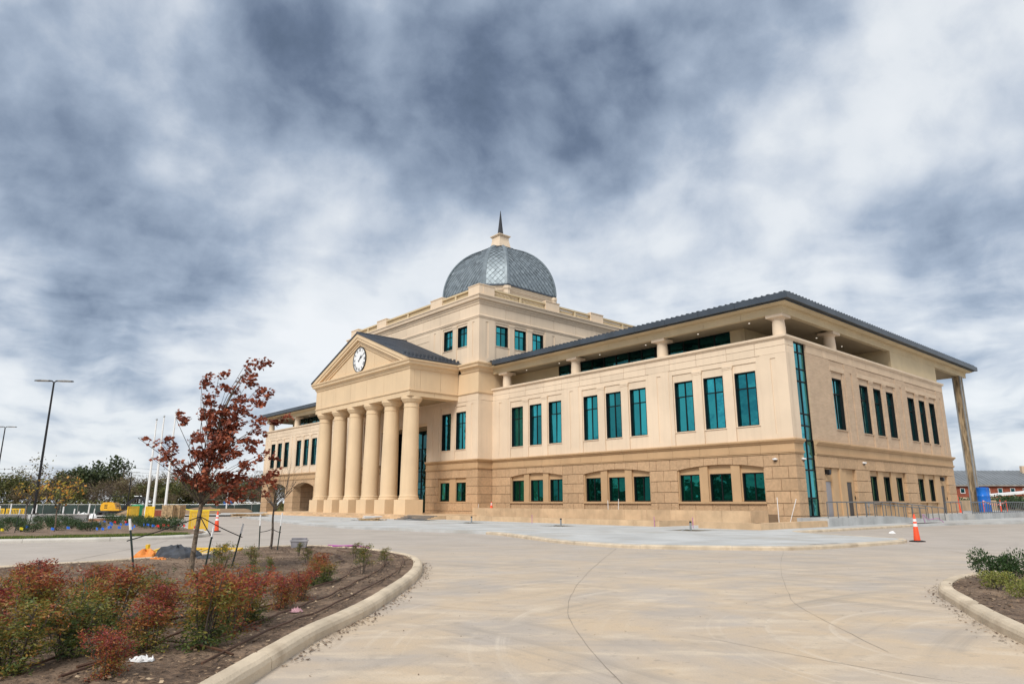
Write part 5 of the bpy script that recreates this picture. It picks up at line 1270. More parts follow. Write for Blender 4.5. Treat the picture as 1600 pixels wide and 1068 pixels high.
OAKL = mat('red_oak_leaf', (0, 0, 0), 0.6, attr='tint', trans=0.25, ramp_cols=[(0, (0.09, 0.020, 0.011)), (0.5, (0.26, 0.058, 0.026)), (1, (0.44, 0.13, 0.055))])
EVER = mat('evergreen_leaf', (0, 0, 0), 0.5, attr='tint', trans=0.15, ramp_cols=[(0, (0.014, 0.035, 0.012)), (0.6, (0.04, 0.085, 0.022)), (1, (0.10, 0.15, 0.04))])
LIME = mat('yellow_green_leaf', (0, 0, 0), 0.6, attr='tint', trans=0.25, ramp_cols=[(0, (0.10, 0.14, 0.03)), (0.6, (0.26, 0.27, 0.06)), (1, (0.42, 0.36, 0.10))])
AUTL = mat('autumn_leaf', (0, 0, 0), 0.6, attr='tint', trans=0.3, ramp_cols=[(0, (0.16, 0.18, 0.03)), (0.5, (0.50, 0.36, 0.05)), (1, (0.62, 0.24, 0.05))])
WOODL = mat('wood_leaf', (0, 0, 0), 0.8, attr='tint', trans=0.15, ramp_cols=[(0, (0.035, 0.05, 0.018)), (0.3, (0.09, 0.105, 0.03)), (0.5, (0.17, 0.155, 0.045)), (0.7, (0.15, 0.105, 0.062)), (1, (0.135, 0.105, 0.08))])
DGRN = mat('dark_oak_leaf', (0, 0, 0), 0.7, attr='tint', trans=0.1, ramp_cols=[(0, (0.018, 0.032, 0.010)), (1, (0.075, 0.10, 0.03))])

def grow(mb, p, d, ln, r, depth, tips, split=3, spread=0.55, shrink=0.66, lift=0.12, n=5, wind=Vector((0, 0, 0)), segs=4, tip_r=0.35):
    pts = [p]; rads = [r]; q = p.copy(); dd = d.copy()
    for i in range(segs):
        dd = (dd + Vector((random.gauss(0, .10), random.gauss(0, .10), random.gauss(0, .06) + lift * .3)) + wind * .25).normalized()
        q = q + dd * (ln / segs); pts.append(q.copy()); rads.append(r * (1 - (1 - tip_r) * (i + 1) / segs))
    mb.tube(pts, rads, n, cap=False)
    if depth <= 0: tips.append((pts, dd)); return
    for k in range(split):
        t = random.uniform(0.4, 1.0); i = min(segs, max(1, int(round(t * segs))))
        nd = (dd + Vector((random.gauss(0, spread), random.gauss(0, spread), random.gauss(0, spread * .5) + lift)) + wind * .3).normalized()
        grow(mb, pts[i], nd, ln * shrink * random.uniform(.75, 1.2), rads[i] * 0.7, depth - 1, tips, split, spread, shrink, lift, max(3, n - 1), wind, segs, tip_r)
    tips.append((pts, dd))

# ------------------------------------------------------------------ nandina shrubs in the near bed
def nandina(kind, dens, bare=0.0, h0=0.62, w0=0.30):
    mb = MB(); P, D, T, Sz = [], [], [], []
    ns = 11 if not bare else 6
    for s in range(ns):
        a = random.uniform(0, 6.28); lean = random.uniform(0.02, 1.0) * w0
        top = Vector((math.cos(a) * lean, math.sin(a) * lean, h0 * random.uniform(.65, 1.05)))
        b = Vector((math.cos(a) * .05, math.sin(a) * .05, -0.03)); mid = b.lerp(top, .5) + Vector((0, 0, .05))
        st = catmull([b, mid, top], 4); mb.tube(st, [0.007 * (1 - .6 * i / len(st)) for i in range(len(st))], 4, cap=False)
        lo = 0.12 if not bare else 0.35
        for f in range(int(13 * dens)):          # sprays of leaflets along each cane
            t = random.uniform(lo, 1.0); base = st[min(len(st) - 1, int(t * (len(st) - 1)))]
            aa = random.uniform(0, 6.28); L_ = random.uniform(.10, .22) * (1.15 - .4 * t)
            dirn = Vector((math.cos(aa), math.sin(aa), random.uniform(-.1, .75))).normalized(); tip = base + dirn * L_
            mb.tube([base, base.lerp(tip, .5) + Vector((0, 0, .012)), tip], [.003, .002, .0012], 3, cap=False)
            tone = random.gauss(0, .09); hz_ = min(1, max(0, base.z / h0))
            for q in range(int(36)):
                k = random.uniform(.25, 1.1); pp = base + dirn * L_ * k + Vector((random.gauss(0, .026), random.gauss(0, .026), random.gauss(0, .02)))
                P.append(pp); D.append((dirn.x * .6 + random.gauss(0, .6), dirn.y * .6 + random.gauss(0, .6), random.gauss(-.05, .45))); Sz.append(random.uniform(.018, .036))
                T.append(kind(hz_, tone))
    return mb.mesh('nandina_stems', BARK2, center=False, recalc=False)[0], leaf_mesh('nandina_foliage', P, D, Sz, .19, T, NAND)
kinds = {
 'red': (lambda h, t: .30 + .50 * h + t + random.gauss(0, .10), 1.0, 0), 'orange': (lambda h, t: .26 + .28 * h + t + random.gauss(0, .09), 1.0, 0),
 'green': (lambda h, t: .12 + .22 * h + t * 1.2 + random.gauss(0, .10), 1.0, 0), 'dark': (lambda h, t: .52 + .34 * h + t + random.gauss(0, .13), .95, 0),
 'mixed': (lambda h, t: .10 + .62 * h + t + random.gauss(0, .10), 1.05, 0), 'thin': (lambda h, t: .16 + .22 * h + t + random.gauss(0, .14), .55, 1)}
nmesh = {k: nandina(*v) for k, v in kinds.items()}
NL = [(-4.42, 6.50, .62, 'orange', 'orange and yellow bushy shrub at the front left of the bed'), (-4.22, 6.98, .60, 'green', 'dark green shrub right of the orange front shrub'), (-6.30, 9.45, .66, 'red', 'red feathery shrub at the left edge in the back row'),
      (-5.62, 9.72, .56, 'red', 'red topped shrub between two others in the back row at left'), (-4.50, 8.10, .74, 'mixed', 'tall olive shrub with reddish tips behind the dark green one'), (-3.50, 6.35, .42, 'dark', 'low dark crimson shrub nearest the camera by the drip tubes'),
      (-3.62, 7.32, .52, 'red', 'rusty red shrub just behind the low crimson one'), (-5.05, 10.15, .50, 'green', 'bright green shrub with pale tips in the middle back row'), (-3.24, 7.60, .72, 'mixed', 'tall shrub with red crown and green skirt above the kerb'),
      (-3.22, 8.40, .72, 'dark', 'purple red slender shrub right of the red and green one'), (-3.22, 9.00, .50, 'mixed', 'wide green and red shrub beside the purple red one'), (-3.30, 10.28, .50, 'dark', 'compact dark red shrub near the middle of the kerb'),
      (-3.25, 11.10, .47, 'dark', 'small wine red shrub past the compact dark red one'), (-5.72, 13.9, .66, 'thin', 'sparse pale green shrub right of the red leaved tree'), (-5.45, 15.03, .55, 'thin', 'wispy shrub behind the stakes of the red leaved tree'),
      (-4.9, 14.53, .40, 'thin', 'small wispy shrub in the middle of the far bed'), (-3.5, 13.5, .50, 'mixed', 'low olive and red shrub near the far kerb'), (-3.2, 15.2, .58, 'thin', 'green windblown shrub closest to the far end of the kerb'),
      (-4.9, 17.1, .40, 'thin', 'thin low shrub by the far end of the bed'), (-3.6, 12.9, .42, 'mixed', 'small reddish shrub left of the low olive one'), (-7.2, 10.4, .60, 'mixed', 'red and green shrub partly cut by the left frame edge'), (-5.1, 7.0, .62, 'red', 'red shrub behind the orange one at lower left'),
      (-5.35, 8.25, .66, 'mixed', 'rust coloured shrub left of the tall olive one'), (-6.1, 8.2, .60, 'orange', 'orange leaved shrub at the left edge behind the front shrubs'), (-3.9, 9.2, .50, 'red', 'reddish shrub between the green one and the kerb row'), (-4.3, 12.0, .42, 'thin', 'thin pale shrub in the middle of the bed left of the wine red one'), (-4.1, 18.6, .42, 'thin', 'thin windblown shrub near the purple pipes'), (-5.9, 19.6, .38, 'thin', 'wispy low shrub before the grey tote'), (-3.0, 16.6, .44, 'thin', 'olive thin shrub beside the far kerb bend'), (-4.6, 11.2, .50, 'mixed', 'olive and red shrub in the middle of the bed'), (-7.4, 9.0, .60, 'red', 'deep red shrub at the far left of the back row'), (-5.2, 9.0, .56, 'orange', 'yellow orange shrub behind the tall olive one'), (-4.35, 9.0, .55, 'dark', 'dark red shrub behind the red crowned green one'), (-6.6, 11.3, .50, 'mixed', 'olive red shrub at the back left near the left stake')]
for i, (x, y, h, k, lab) in enumerate(NL):
    sc = h / 0.63 * random.uniform(0.97, 1.06)
    t = empty('shrub', (x, y, 0.13), random.uniform(0, 6.28), lab, 'shrub', 'nandina shrubs in the near bed')
    wd = sc * (1.22 if k not in ('thin', 'dark') else 1.05); t.scale = (wd, wd, sc)
    inst('stem', nmesh[k][0], (0, 0, 0), t); inst('foliage', nmesh[k][1], (0, 0, 0), t)

# ------------------------------------------------------------------ low evergreen shrubs
def evergreen(m, n=1500, rx=.42, rz=.36, size=.045, lump=7):
    mb = MB(); P, D, T = [], [], []
    for k in range(9):
        a = random.uniform(0, 6.28); e = Vector((math.cos(a) * rx * .6, math.sin(a) * rx * .6, rz * random.uniform(.7, 1.4))); mb.tube([(0, 0, -.03), e * .5, e], [.008, .006, .003], 4, cap=False)
    cl = [(Vector((random.uniform(-1, 1) * rx * .62, random.uniform(-1, 1) * rx * .62, rz * random.uniform(.45, 1.25))), random.uniform(.35, .6)) for _ in range(lump)]
    for i in range(n):
        c, r = random.choice(cl); v = Vector((random.gauss(0, 1), random.gauss(0, 1), random.gauss(0, 1))).normalized() * r * random.uniform(.55, 1.05)
        p = c + Vector((v.x * rx, v.y * rx, v.z * rz * 1.1))
        if p.z < 0.02: p.z = random.uniform(.02, .12)
        P.append(p); D.append((v.x + random.gauss(0, .4), v.y + random.gauss(0, .4), v.z + .5 + random.gauss(0, .4))); T.append(random.gauss(.45, .22))
    return mb.mesh('shrub_stems', BARK2, center=False, recalc=False)[0], leaf_mesh('shrub_foliage', P, D, size, .26, T, m)
evs = [evergreen(EVER) for _ in range(3)]
EVL = [(-33.4, 46.4, .45), (-30.5, 42.9, .45), (-26.4, 36.0, .44), (-24.2, 33.2, .40), (-29.2, 41.8, .42), (-24.4, 35.0, .42), (-23.5, 34.6, .40), (-30.3, 45.2, .48), (-28.2, 42.9, .50), (-23.5, 36.4, .40), (-24.3, 38.9, .42), (-22.8, 37.2, .44), (-21.6, 35.9, .42), (-30.4, 47.8, .45), (-27.2, 41.5, .45), (-25.2, 40.3, .42), (-22.0, 37.4, .36)]
for i, (x, y, h) in enumerate(EVL):
    t = empty('evergreen_shrub', (x, y, .13), random.uniform(0, 6.28), 'low round dark green shrub in the mulch round the tall lamp', 'shrub', 'dark evergreen shrubs near the lamp'); t.scale = (1.25 * h / .45,) * 2 + (h / .45,)
    inst('stem', evs[i % 3][0], (0, 0, 0), t); inst('foliage', evs[i % 3][1], (0, 0, 0), t)
RW = [(-27.4, 47.8), (-26.0, 46.4), (-24.8, 45.2), (-22.9, 42.9), (-21.9, 41.6), (-21.0, 40.4), (-20.1, 39.4), (-19.2, 38.4), (-18.3, 37.4), (-17.4, 36.4)]
for i, (x, y) in enumerate(RW):
    t = empty('evergreen_shrub', (x, y, .13), random.uniform(0, 6.28), 'dark green shrub in the straight hedge row by the yellow barricades', 'shrub', 'evergreen shrubs in the hedge row'); t.scale = (1.3, 1.3, 1.15)
    inst('stem', evs[(i + 1) % 3][0], (0, 0, 0), t); inst('foliage', evs[(i + 1) % 3][1], (0, 0, 0), t)
big = evergreen(EVER, 3600, .42, .34, .040, 9); lime = [evergreen(LIME, 1500, .30, .20, .032, 6) for _ in range(2)]
for x, y, s, g, lab in ((9.25, 13.45, (1, 1, 1.05), 0, 'glossy dark green shrub at the left of the right hand bed'), (10.35, 14.0, (1, 1, .95), 0, 'dark green shrub second from the kerb in the right bed'), (11.2, 14.6, (1.0, 1.0, .95), 0, 'dark green shrub at the right frame edge'),
                        (12.2, 15.0, (1.1, 1.1, 1.0), 0, 'dark green shrub behind the others at the right'),
                        (8.35, 12.3, (1, 1, 1), 1, 'yellow green low shrub in front of the dark green shrub'), (8.15, 11.3, (1.0, 1.0, .9), 2, 'sparse yellow green plant nearest the right kerb'), (8.6, 11.9, (.9, .9, .85), 2, 'small yellow green plant between two low shrubs')):
    t = empty('shrub', (x, y, .12), random.uniform(0, 6.28), lab, 'shrub'); t.scale = s
    mm = big if g == 0 else lime[g - 1]; inst('stem', mm[0], (0, 0, 0), t); inst('foliage', mm[1], (0, 0, 0), t)

# ------------------------------------------------------------------ trees in the beds
def red_oak():
    t = empty('red_oak_tree', (-6.94, 15.43, .10), 0, 'young tree with windblown rust red leaves standing in the near bed', 'tree')
    tk = MB(); tpts = [(0, 0, -.05), (.02, 0, .5), (.05, .02, 1.1), (.10, .02, 1.7), (.16, 0, 2.2), (.24, .02, 2.8), (.36, 0, 3.4), (.56, .02, 4.0), (.74, 0, 4.35)]
    tr = [.070, .052, .046, .042, .036, .034, .025, .015, .008]
    sm_p = catmull(tpts, 4); sm_r = np.interp(np.linspace(0, 8, len(sm_p)), range(9), tr)
    tk.tube(sm_p, list(sm_r), 10); tk.build('trunk', BARK, t, center=False, smooth=True)
    lb = MB(); P, D, T = [], [], []
    def trunk_at(h): 
        i = min(range(len(sm_p)), key=lambda k: abs(sm_p[k].z - h)); return sm_p[i].copy()
    tg = [(1.33, 4.62), (1.05, 4.55), (.82, 4.62), (.55, 4.35), (.20, 4.15), (1.58, 3.80), (1.42, 3.35), (1.5, 3.0), (-.05, 3.25), (1.64, 2.5), (1.45, 2.75), (-.70, 2.62), (-.55, 2.25), (-.35, 2.55), (1.35, 2.1), (1.0, 1.75), (.62, 3.95), (1.1, 4.05), (.42, 3.5),
          (1.0, 3.5), (.32, 3.0), (.9, 2.95), (.02, 2.55), (.62, 2.5), (1.2, 2.6), (.35, 2.05), (.75, 2.1), (1.2, 1.62), (.05, 2.9), (.7, 3.2), (1.25, 3.9), (1.15, 3.1), (.2, 2.35), (.95, 2.35), (-.15, 2.1), (.3, 3.4), (.85, 3.75), (.5, 2.75), (1.05, 1.5), (.62, 1.75)]
    tg += [(random.uniform(.0, 1.5), random.uniform(1.9, 3.7)) for _ in range(14)] + [(-.85, 2.45), (-.62, 2.8), (-.45, 2.0), (-.3, 2.75), (1.6, 2.0), (1.4, 1.9), (.15, 3.7), (.0, 3.9), (1.7, 3.5)]
    for (x, h) in tg:
        x -= .30 * min(1, max(0, (h - 1.6) / 1.2))
        hb = max(1.35, min(h - .25, h * .62 + random.uniform(-.1, .2))); b = trunk_at(hb)
        dep = random.gauss(0, .42) * (1 - .4 * abs(h - 2.8) / 2)
        e = Vector((x, dep, h)); mid = b.lerp(e, .45) + Vector((-.10 + random.gauss(0, .04), 0, .10))
        st = catmull([b, mid, e], 6); lb.tube(st, [.009 * (1 - .85 * i / len(st)) + .002 for i in range(len(st))], 4, cap=False)
        nt_ = random.randint(5, 8) if h > 3.1 else random.randint(3, 5)
        for k in range(nt_):
            tt = 1.0 if k == 0 else random.uniform(.42, 1.08); q = st[min(len(st) - 1, int(tt * (len(st) - 1)))]
            tw = q + Vector((random.uniform(.05, .28), random.gauss(0, .14), random.gauss(.02, .08)))
            lb.tube([q, q.lerp(tw, .5) + Vector((0, 0, .02)), tw], [.004, .003, .002], 3, cap=False)
            tone = random.gauss(0, .12)
            for z in range(random.randint(14, 24)):
                p = q.lerp(tw, random.uniform(.3, 1.15)) + Vector((random.gauss(0, .042), random.gauss(0, .042), random.gauss(0, .028)))
                P.append(p); D.append((1.0 + random.gauss(0, .55), random.gauss(0, .6), random.gauss(-.12, .45))); T.append(.48 + tone + random.gauss(0, .2))
    lb.build('branches', BARK2, t, center=False, recalc=False)
    inst('crown', leaf_mesh('crown', P, D, .085, .36, T, OAKL, up=1, fold=.12), (0, 0, 0), t)
red_oak()
def sapling(loc, label, h, leaves=0, spread=.5, seed=1):
    random.seed(seed); np.random.seed(seed)
    t = empty('sapling', loc, 0, label, 'tree'); mb = MB(); tips = []
    tk = MB(); pts = catmull([(0, 0, -.05), (.015, .01, h * .15), (-.01, 0, h * .3), (.02, 0, h * .42)], 3); tk.tube(pts, [.042 - .016 * i / len(pts) for i in range(len(pts))], 8); tk.build('trunk', BARK if leaves else BARK2, t, center=False, smooth=True)
    for k in range(9):
        a = k * 2.4 + random.uniform(-.4, .4); b = pts[-1 - (k % 3)]
        grow(mb, b.copy(), Vector((math.cos(a) * spread, math.sin(a) * spread, .85)).normalized(), h * .30, .016, 2, tips, 3, .38, .68, .10, 5, segs=4)
    mb.build('branches', BARK2, t, center=False, recalc=False)
    if leaves:
        P, D, T = [], [], []
        for i in range(leaves):
            pts_, d = random.choice(tips); p = random.choice(pts_[1:]) + Vector((random.gauss(0, .06), random.gauss(0, .06), random.gauss(0, .06))); P.append(p); D.append((random.gauss(0, 1), random.gauss(0, 1), random.gauss(-.5, .6))); T.append(random.random())
        inst('crown', leaf_mesh('crown', P, D, .13, .36, T, AUTL), (0, 0, 0), t)
sapling((-7.64, 22.47, .12), 'leafless young tree standing in front of the left wing', 3.3, 0, .75, 5)
sapling((-22.67, 34.92, .13), 'young tree with a few yellow and orange leaves right of the tall lamp', 3.0, 230, .8, 6)
sapling((-33.1, 47.76, .13), 'thin young tree with sparse yellow leaves left of the tall lamp', 3.3, 100, .6, 8)
random.seed(21); np.random.seed(21)
# tree stakes with white caps and guy straps
def stake(a, b, label, white=.22):
    t = empty('tree_stake', (a[0], a[1], .05), 0, label, 'stake'); o = Vector((a[0], a[1], .05)); A = Vector((a[0], a[1], .0)) - o; B = Vector(b) - o
    d = B - A; k = 1 - white / d.length
    MB().tube([A, A + d * k], .020, 6).build('shaft', mat('green_black_steel', (.018, .03, .026), .5, var=.1), t, center=False); MB().tube([A + d * k, B], .024, 6).build('white_cap', WHITE, t, center=False)
    return Vector(b)
def strap(p, q, label, sag=.02):
    m = p.lerp(q, .5) - Vector((0, 0, sag)); tag(MB().tube(catmull([p, m, q], 5), .011, 5).build('guy_strap', BLACKR), label, 'strap')
S1 = stake((-7.27, 13.84), (-7.53, 13.84, 1.27), 'dark stake with white top left of the red leaved tree')
S2 = stake((-6.66, 15.43), (-6.53, 15.43, 1.07), 'dark stake with white top just right of the red tree trunk')
S3 = stake((-6.43, 16.3), (-6.22, 16.3, 1.10), 'leaning dark stake second right of the red tree')
T0 = Vector((-6.85, 15.43, 1.28))
strap(T0, S1 - Vector((0, 0, .42)), 'black strap from the red tree down to its left stake'); strap(T0, S2 - Vector((0, 0, .25)), 'black strap from the red tree to the stake at its foot'); strap(T0, S3 - Vector((0, 0, .30)), 'long black strap from the red tree to the leaning stake')
S4 = stake((-8.01, 22.47), (-8.05, 22.47, 1.2), 'dark stake with white top left of the leafless tree', .35); S5 = stake((-7.38, 22.3), (-7.30, 22.3, 1.25), 'dark stake with white top right of the leafless tree', .40)
T1 = Vector((-7.63, 22.47, .75)); strap(T1, S4 - Vector((0, 0, .55)), 'black strap tying the leafless tree to its left stake'); strap(T1, S5 - Vector((0, 0, .6)), 'black strap tying the leafless tree to its right stake')
for (x, y), lab in (((-25.0, 36.4), 'dark stake left of the yellow leaved young tree'), ((-23.9, 33.9), 'dark stake in front of the lamp base'), ((-21.3, 35.6), 'dark stake right of the yellow leaved young tree'), ((-31.8, 43.0), 'dark stake near the left frame edge in the lamp bed')):
    s_ = stake((x, y), (x + .1, y, 1.25), lab, .28)
strap(Vector((-22.67, 34.9, 1.15)), Vector((-24.95, 36.4, .8)), 'black strap between the yellow leaved tree and its left stake'); strap(Vector((-22.67, 34.9, 1.15)), Vector((-21.25, 35.6, .5)), 'black strap between the yellow leaved tree and its right stake')

# ------------------------------------------------------------------ the wood beyond the fence
def wood_tree(kind, h, w):
    mb = MB(); tips = []; tk = MB(); tk.tube([(0, 0, -.4), (.05, 0, h * .2), (-.05, .05, h * .42)], [h * .026, h * .02, h * .014], 7)
    for k in range(7 if kind != 'bare' else 10):
        a = k * 2.4 + random.uniform(-.5, .5); z = h * random.uniform(.16, .40)
        grow(mb, Vector((0, 0, z)), Vector((math.cos(a) * w * .9, math.sin(a) * w * .9, h * .55)).normalized(), h * .34, h * .008, 2, tips, 3, .5, .68, .05, 4, segs=3)
    P, D, T = [], [], []
    n = {'oak': 3600, 'olive': 2400, 'brown': 2600, 'bare': 1500, 'thin': 900}[kind]
    base = {'oak': (.4, .25), 'olive': (.34, .14), 'brown': (.72, .15), 'bare': (.92, .08), 'thin': (.62, .16)}[kind]
    for i in range(n):
        pts_, d = random.choice(tips); p = pts_[random.randint(1, len(pts_) - 1)] + Vector((random.gauss(0, .05 * h), random.gauss(0, .05 * h), random.gauss(0, .035 * h)))
        P.append(p); D.append((random.gauss(0, 1), random.gauss(0, 1), random.gauss(.3 if kind in ('bare', 'brown') else 0, .8))); T.append(random.gauss(*base))
    sz, asp = {'oak': (.42, .40), 'olive': (.36, .34), 'brown': (.50, .10), 'bare': (.75, .035), 'thin': (.30, .30)}[kind]
    return tk.mesh('trunk', BARK2, center=False, recalc=False)[0], mb.mesh('branches', BARK2, center=False, recalc=False)[0], leaf_mesh('crown', P, D, sz, asp, T, DGRN if kind == 'oak' else WOODL)
protos = {'oak': [wood_tree('oak', 10.5, 7)], 'olive': [wood_tree('olive', 7.5, 5) for _ in range(2)], 'brown': [wood_tree('brown', 8.0, 5) for _ in range(2)], 'bare': [wood_tree('bare', 8.5, 5) for _ in range(2)], 'thin': [wood_tree('thin', 8.5, 4.5)]}
LABW = {'oak': 'broad dark evergreen tree rising above the wood beyond the fence', 'olive': 'yellow green bushy tree at the edge of the wood beyond the fence', 'brown': 'brown leafed autumn tree in the wood beyond the fence', 'bare': 'grey leafless tree in the wood beyond the fence', 'thin': 'thinly leaved tall tree in the wood beyond the fence'}
def plant(kind, x, y, s=1.0, lab=None):
    pr = random.choice(protos[kind]); t = empty('wood_tree', (x, y, terr(x, y) - .1), random.uniform(0, 6.28), lab or LABW[kind], 'tree', kind + ' trees beyond the fence'); q = s * random.uniform(.9, 1.1); t.scale = (q * random.uniform(.95, 1.2), q * random.uniform(.95, 1.2), q)
    for me, nm in zip(pr, ('trunk', 'branches', 'crown')): inst(nm, me, (0, 0, 0), t)
def xpix(px, D): d = pix_dir(px, 783); return d.x / d.y * D
for px, D, k, s in [(150, 150, 'oak', 1.3), (124, 156, 'oak', 1.12), (10, 140, 'olive', 1.05), (-30, 150, 'olive', 1.1), (28, 152, 'thin', 1.0), (52, 148, 'brown', .95), (75, 142, 'thin', 1.12), (62, 160, 'bare', 1.1), (95, 140, 'brown', .9), (88, 158, 'brown', 1.05), (180, 146, 'brown', .88), (200, 150, 'brown', .95),
                    (160, 138, 'bare', .72), (215, 142, 'brown', .85), (228, 154, 'bare', 1.0), (245, 146, 'olive', .88), (262, 152, 'brown', .98), (275, 142, 'olive', .85), (290, 150, 'olive', 1.0), (305, 144, 'brown', .86), (322, 150, 'olive', .92), (338, 156, 'bare', 1.0), (352, 144, 'brown', .88), (368, 152, 'olive', .9), (384, 146, 'brown', .92),
                    (400, 154, 'olive', .98), (415, 148, 'brown', .95), (430, 158, 'bare', 1.05), (450, 156, 'brown', 1.0), (-10, 162, 'bare', 1.1), (-70, 150, 'brown', 1.1), (-110, 155, 'brown', 1.1), (-150, 155, 'olive', 1.1), (-200, 150, 'brown', 1.1), (130, 140, 'brown', .7), (108, 136, 'olive', .62), (190, 136, 'olive', .55), (255, 136, 'brown', .6), (330, 136, 'brown', .62), (410, 138, 'brown', .62), (40, 136, 'brown', .6), (475, 160, 'brown', 1.0), (500, 165, 'olive', 1.0)]:
    plant(k, xpix(px, D), D, s * (1.0 if k == 'oak' else 1.14), {150: 'tallest broad dark evergreen tree above the yellow excavator', 124: 'dark evergreen tree just left of the tallest one', 28: 'thinly leaved tree right of the left frame edge in the wood', 75: 'tall thinly leaved tree behind the big black lamp', 10: 'yellow green tree at the left frame edge beyond the fence', 62: 'grey leafless tree rising behind the big black lamp'}.get(px))
# undergrowth below the trees, one mass
P, D, T = [], [], []
for i in range(16000):
    x = random.uniform(-150, -38); y = random.uniform(127, 172); hh = 2.6 * random.random() * (0.6 + .5 * mn.noise(Vector((x * .12, y * .12, 0)))) + .1
    P.append((x, y, terr(x, y) + hh)); D.append((random.gauss(0, 1), random.gauss(0, 1), random.gauss(.5, .6))); T.append(min(1, max(0, .45 + .5 * mn.noise(Vector((x * .09, y * .09, 4))) + random.gauss(0, .16))))
o = bpy.data.objects.new('undergrowth', leaf_mesh('undergrowth', P, D, .75, .28, T, WOODL)); link(o); o['kind'] = 'stuff'
# a far belt of woodland behind the street (the windows mirror it)
def belt_wood(n, x0, x1, y0, y1, hmax):
    P, D, T = [], [], []
    for i in range(n):
        x = random.uniform(x0, x1); y = random.uniform(y0, y1); top = hmax * (.65 + .5 * mn.noise(Vector((x * .06, y * .06, 2))))
        P.append((x, y, random.random() ** .8 * top)); D.append((random.gauss(0, 1), random.gauss(0, 1), random.gauss(.3, .7))); T.append(random.gauss(.45, .25))
    o = bpy.data.objects.new('far_wood', leaf_mesh('far_wood', P, D, 1.6, .4, T, WOODL)); link(o); o['kind'] = 'stuff'
belt_wood(9000, -160, 60, -78, -60, 9.0); belt_wood(6000, 60, 150, -60, -40, 8.0); belt_wood(5000, -150, -110, -70, 60, 9.0)

# ------------------------------------------------------------------ lamps, poles, wires, fence
def lamp(x, y, h, label, r=.095, base=True, heads=True, z0=None, ang=0.0):
    z0 = terr(x, y) if z0 is None else z0
    t = empty('street_lamp', (x, y, z0), ang, label, 'street lamp')
    zb = 0.0
    if base: MB().lathe([(.30, -.05), (.30, .62), (.27, .66)], n=20).build('concrete_base', CONC, t, smooth=True); zb = .66; MB().box(-.22, .22, -.22, .22, .66, .74).build('base_plate', BLACK, t)
    MB().tube([(0, 0, zb), (0, 0, h)], [r, r * .62], 10).build('pole', BLACK, t, smooth=True)
    for s in (-1, 1):
        hd = MB(); prof = [(.12, -.10), (.30, -.17), (.80, -.19), (1.18, -.15), (1.30, -.05), (1.30, .05), (1.18, .15), (.80, .19), (.30, .17), (.12, .10)]
        hd.add([(s * px, py, h + .06) for px, py in prof] + [(s * (px * .97 + .01), py * .85, h + .15 - .05 * abs(px - .7)) for px, py in prof], [tuple(range(10)), tuple(range(19, 9, -1))] + [(i, (i + 1) % 10, (i + 1) % 10 + 10, i + 10) for i in range(10)])
        o = hd.build('lamp_head', BLACK, t); q = MB().box(*sorted((s * .35, s * 1.15)), -.13, .13, h + .045, h + .058).build('lens', mat('lamp_lens', (.25, .23, .19), .3), o); q.location = q.location - o.location
        MB().tube([(0, 0, h - .02), (s * .16, 0, h + .09)], .04, 8).build('arm', BLACK, t)
    return t
lamp(-32.57, 47.76, 9.75, 'tall black double headed street lamp on a concrete base in the left bed', z0=.1, ang=R(8))
lamp(-59.9, 80.6, 10.35, 'black double headed street lamp cut by the left frame edge', ang=R(5), z0=-.25)
lamp(xpix(200, 112), 112, 6.6, 'small distant black street lamp behind the yellow excavator', r=.11, ang=R(10)); lamp(-45.3, 126, 7.4, 'distant black street lamp just left of the building', r=.11, ang=0)
def flagpole(px, D, top, label):
    d = pix_dir(px, 797); x = d.x / d.y * D; t = empty('flagpole', (x, D, terr(x, D)), 0, label, 'flagpole', 'white flagpoles in a row')
    MB().tube([(0, 0, 0), (0, 0, top * .35), (0, 0, top)], [.155, .135, .07], 12).build('pole', WHITE, t, smooth=True); MB().lathe([(.01, top), (.10, top + .06), (.12, top + .14), (.08, top + .22), (.01, top + .26)], n=10).build('finial', STEEL, t, smooth=True); MB().lathe([(.26, -.05), (.26, .06), (.17, .14)], n=14).build('collar', STEEL, t)
flagpole(228, 80, 11.0, 'leftmost of the three white flagpoles'); flagpole(239.5, 80, 11.35, 'middle one of the three white flagpoles'); flagpole(257.5, 80, 11.8, 'rightmost and tallest looking of the three white flagpoles')
d = pix_dir(354, 790); t = empty('flagpole', (d.x / d.y * 118, 118, terr(d.x / d.y * 118, 118)), 0, 'white pole seen through the red leaved tree near the blue toilet', 'pole'); MB().tube([(0, 0, 0), (0, 0, 5.2)], .12, 8).build('pole', WHITE, t)
def util(px, D, h, label):
    d = pix_dir(px, 783); x = d.x / d.y * D; t = empty('utility_pole', (x, D, terr(x, D) - .2), 0, label, 'utility pole'); MB().tube([(0, 0, 0), (0, 0, h)], [.16, .11], 8).build('pole', BARK2, t); MB().box(-.9, .9, -.06, .06, h - .5, h - .38).build('crossarm', BARK2, t); return Vector((x, D, terr(x, D) - .2 + h - .38))
u1 = util(188, 150, 10.2, 'dark wooden utility pole rising from the wood'); u0 = Vector((-190, 158, 10.5)); u2 = Vector((-30, 150, 8.9))
for k, dz in enumerate((0, -.9)):
    for a, b, lab in ((u0, u1, ['upper', 'lower'][k] + ' power line left of the wooden utility pole'), (u1, u2, ['upper', 'lower'][k] + ' power line right of the wooden utility pole')):
        pts = [a.lerp(b, i / 12) + Vector((0, 0, dz - 4 * .9 * (i / 12) * (1 - i / 12))) for i in range(13)]; tag(MB().tube(pts, .028, 4).build('power_line', BLACK), lab, 'power line')
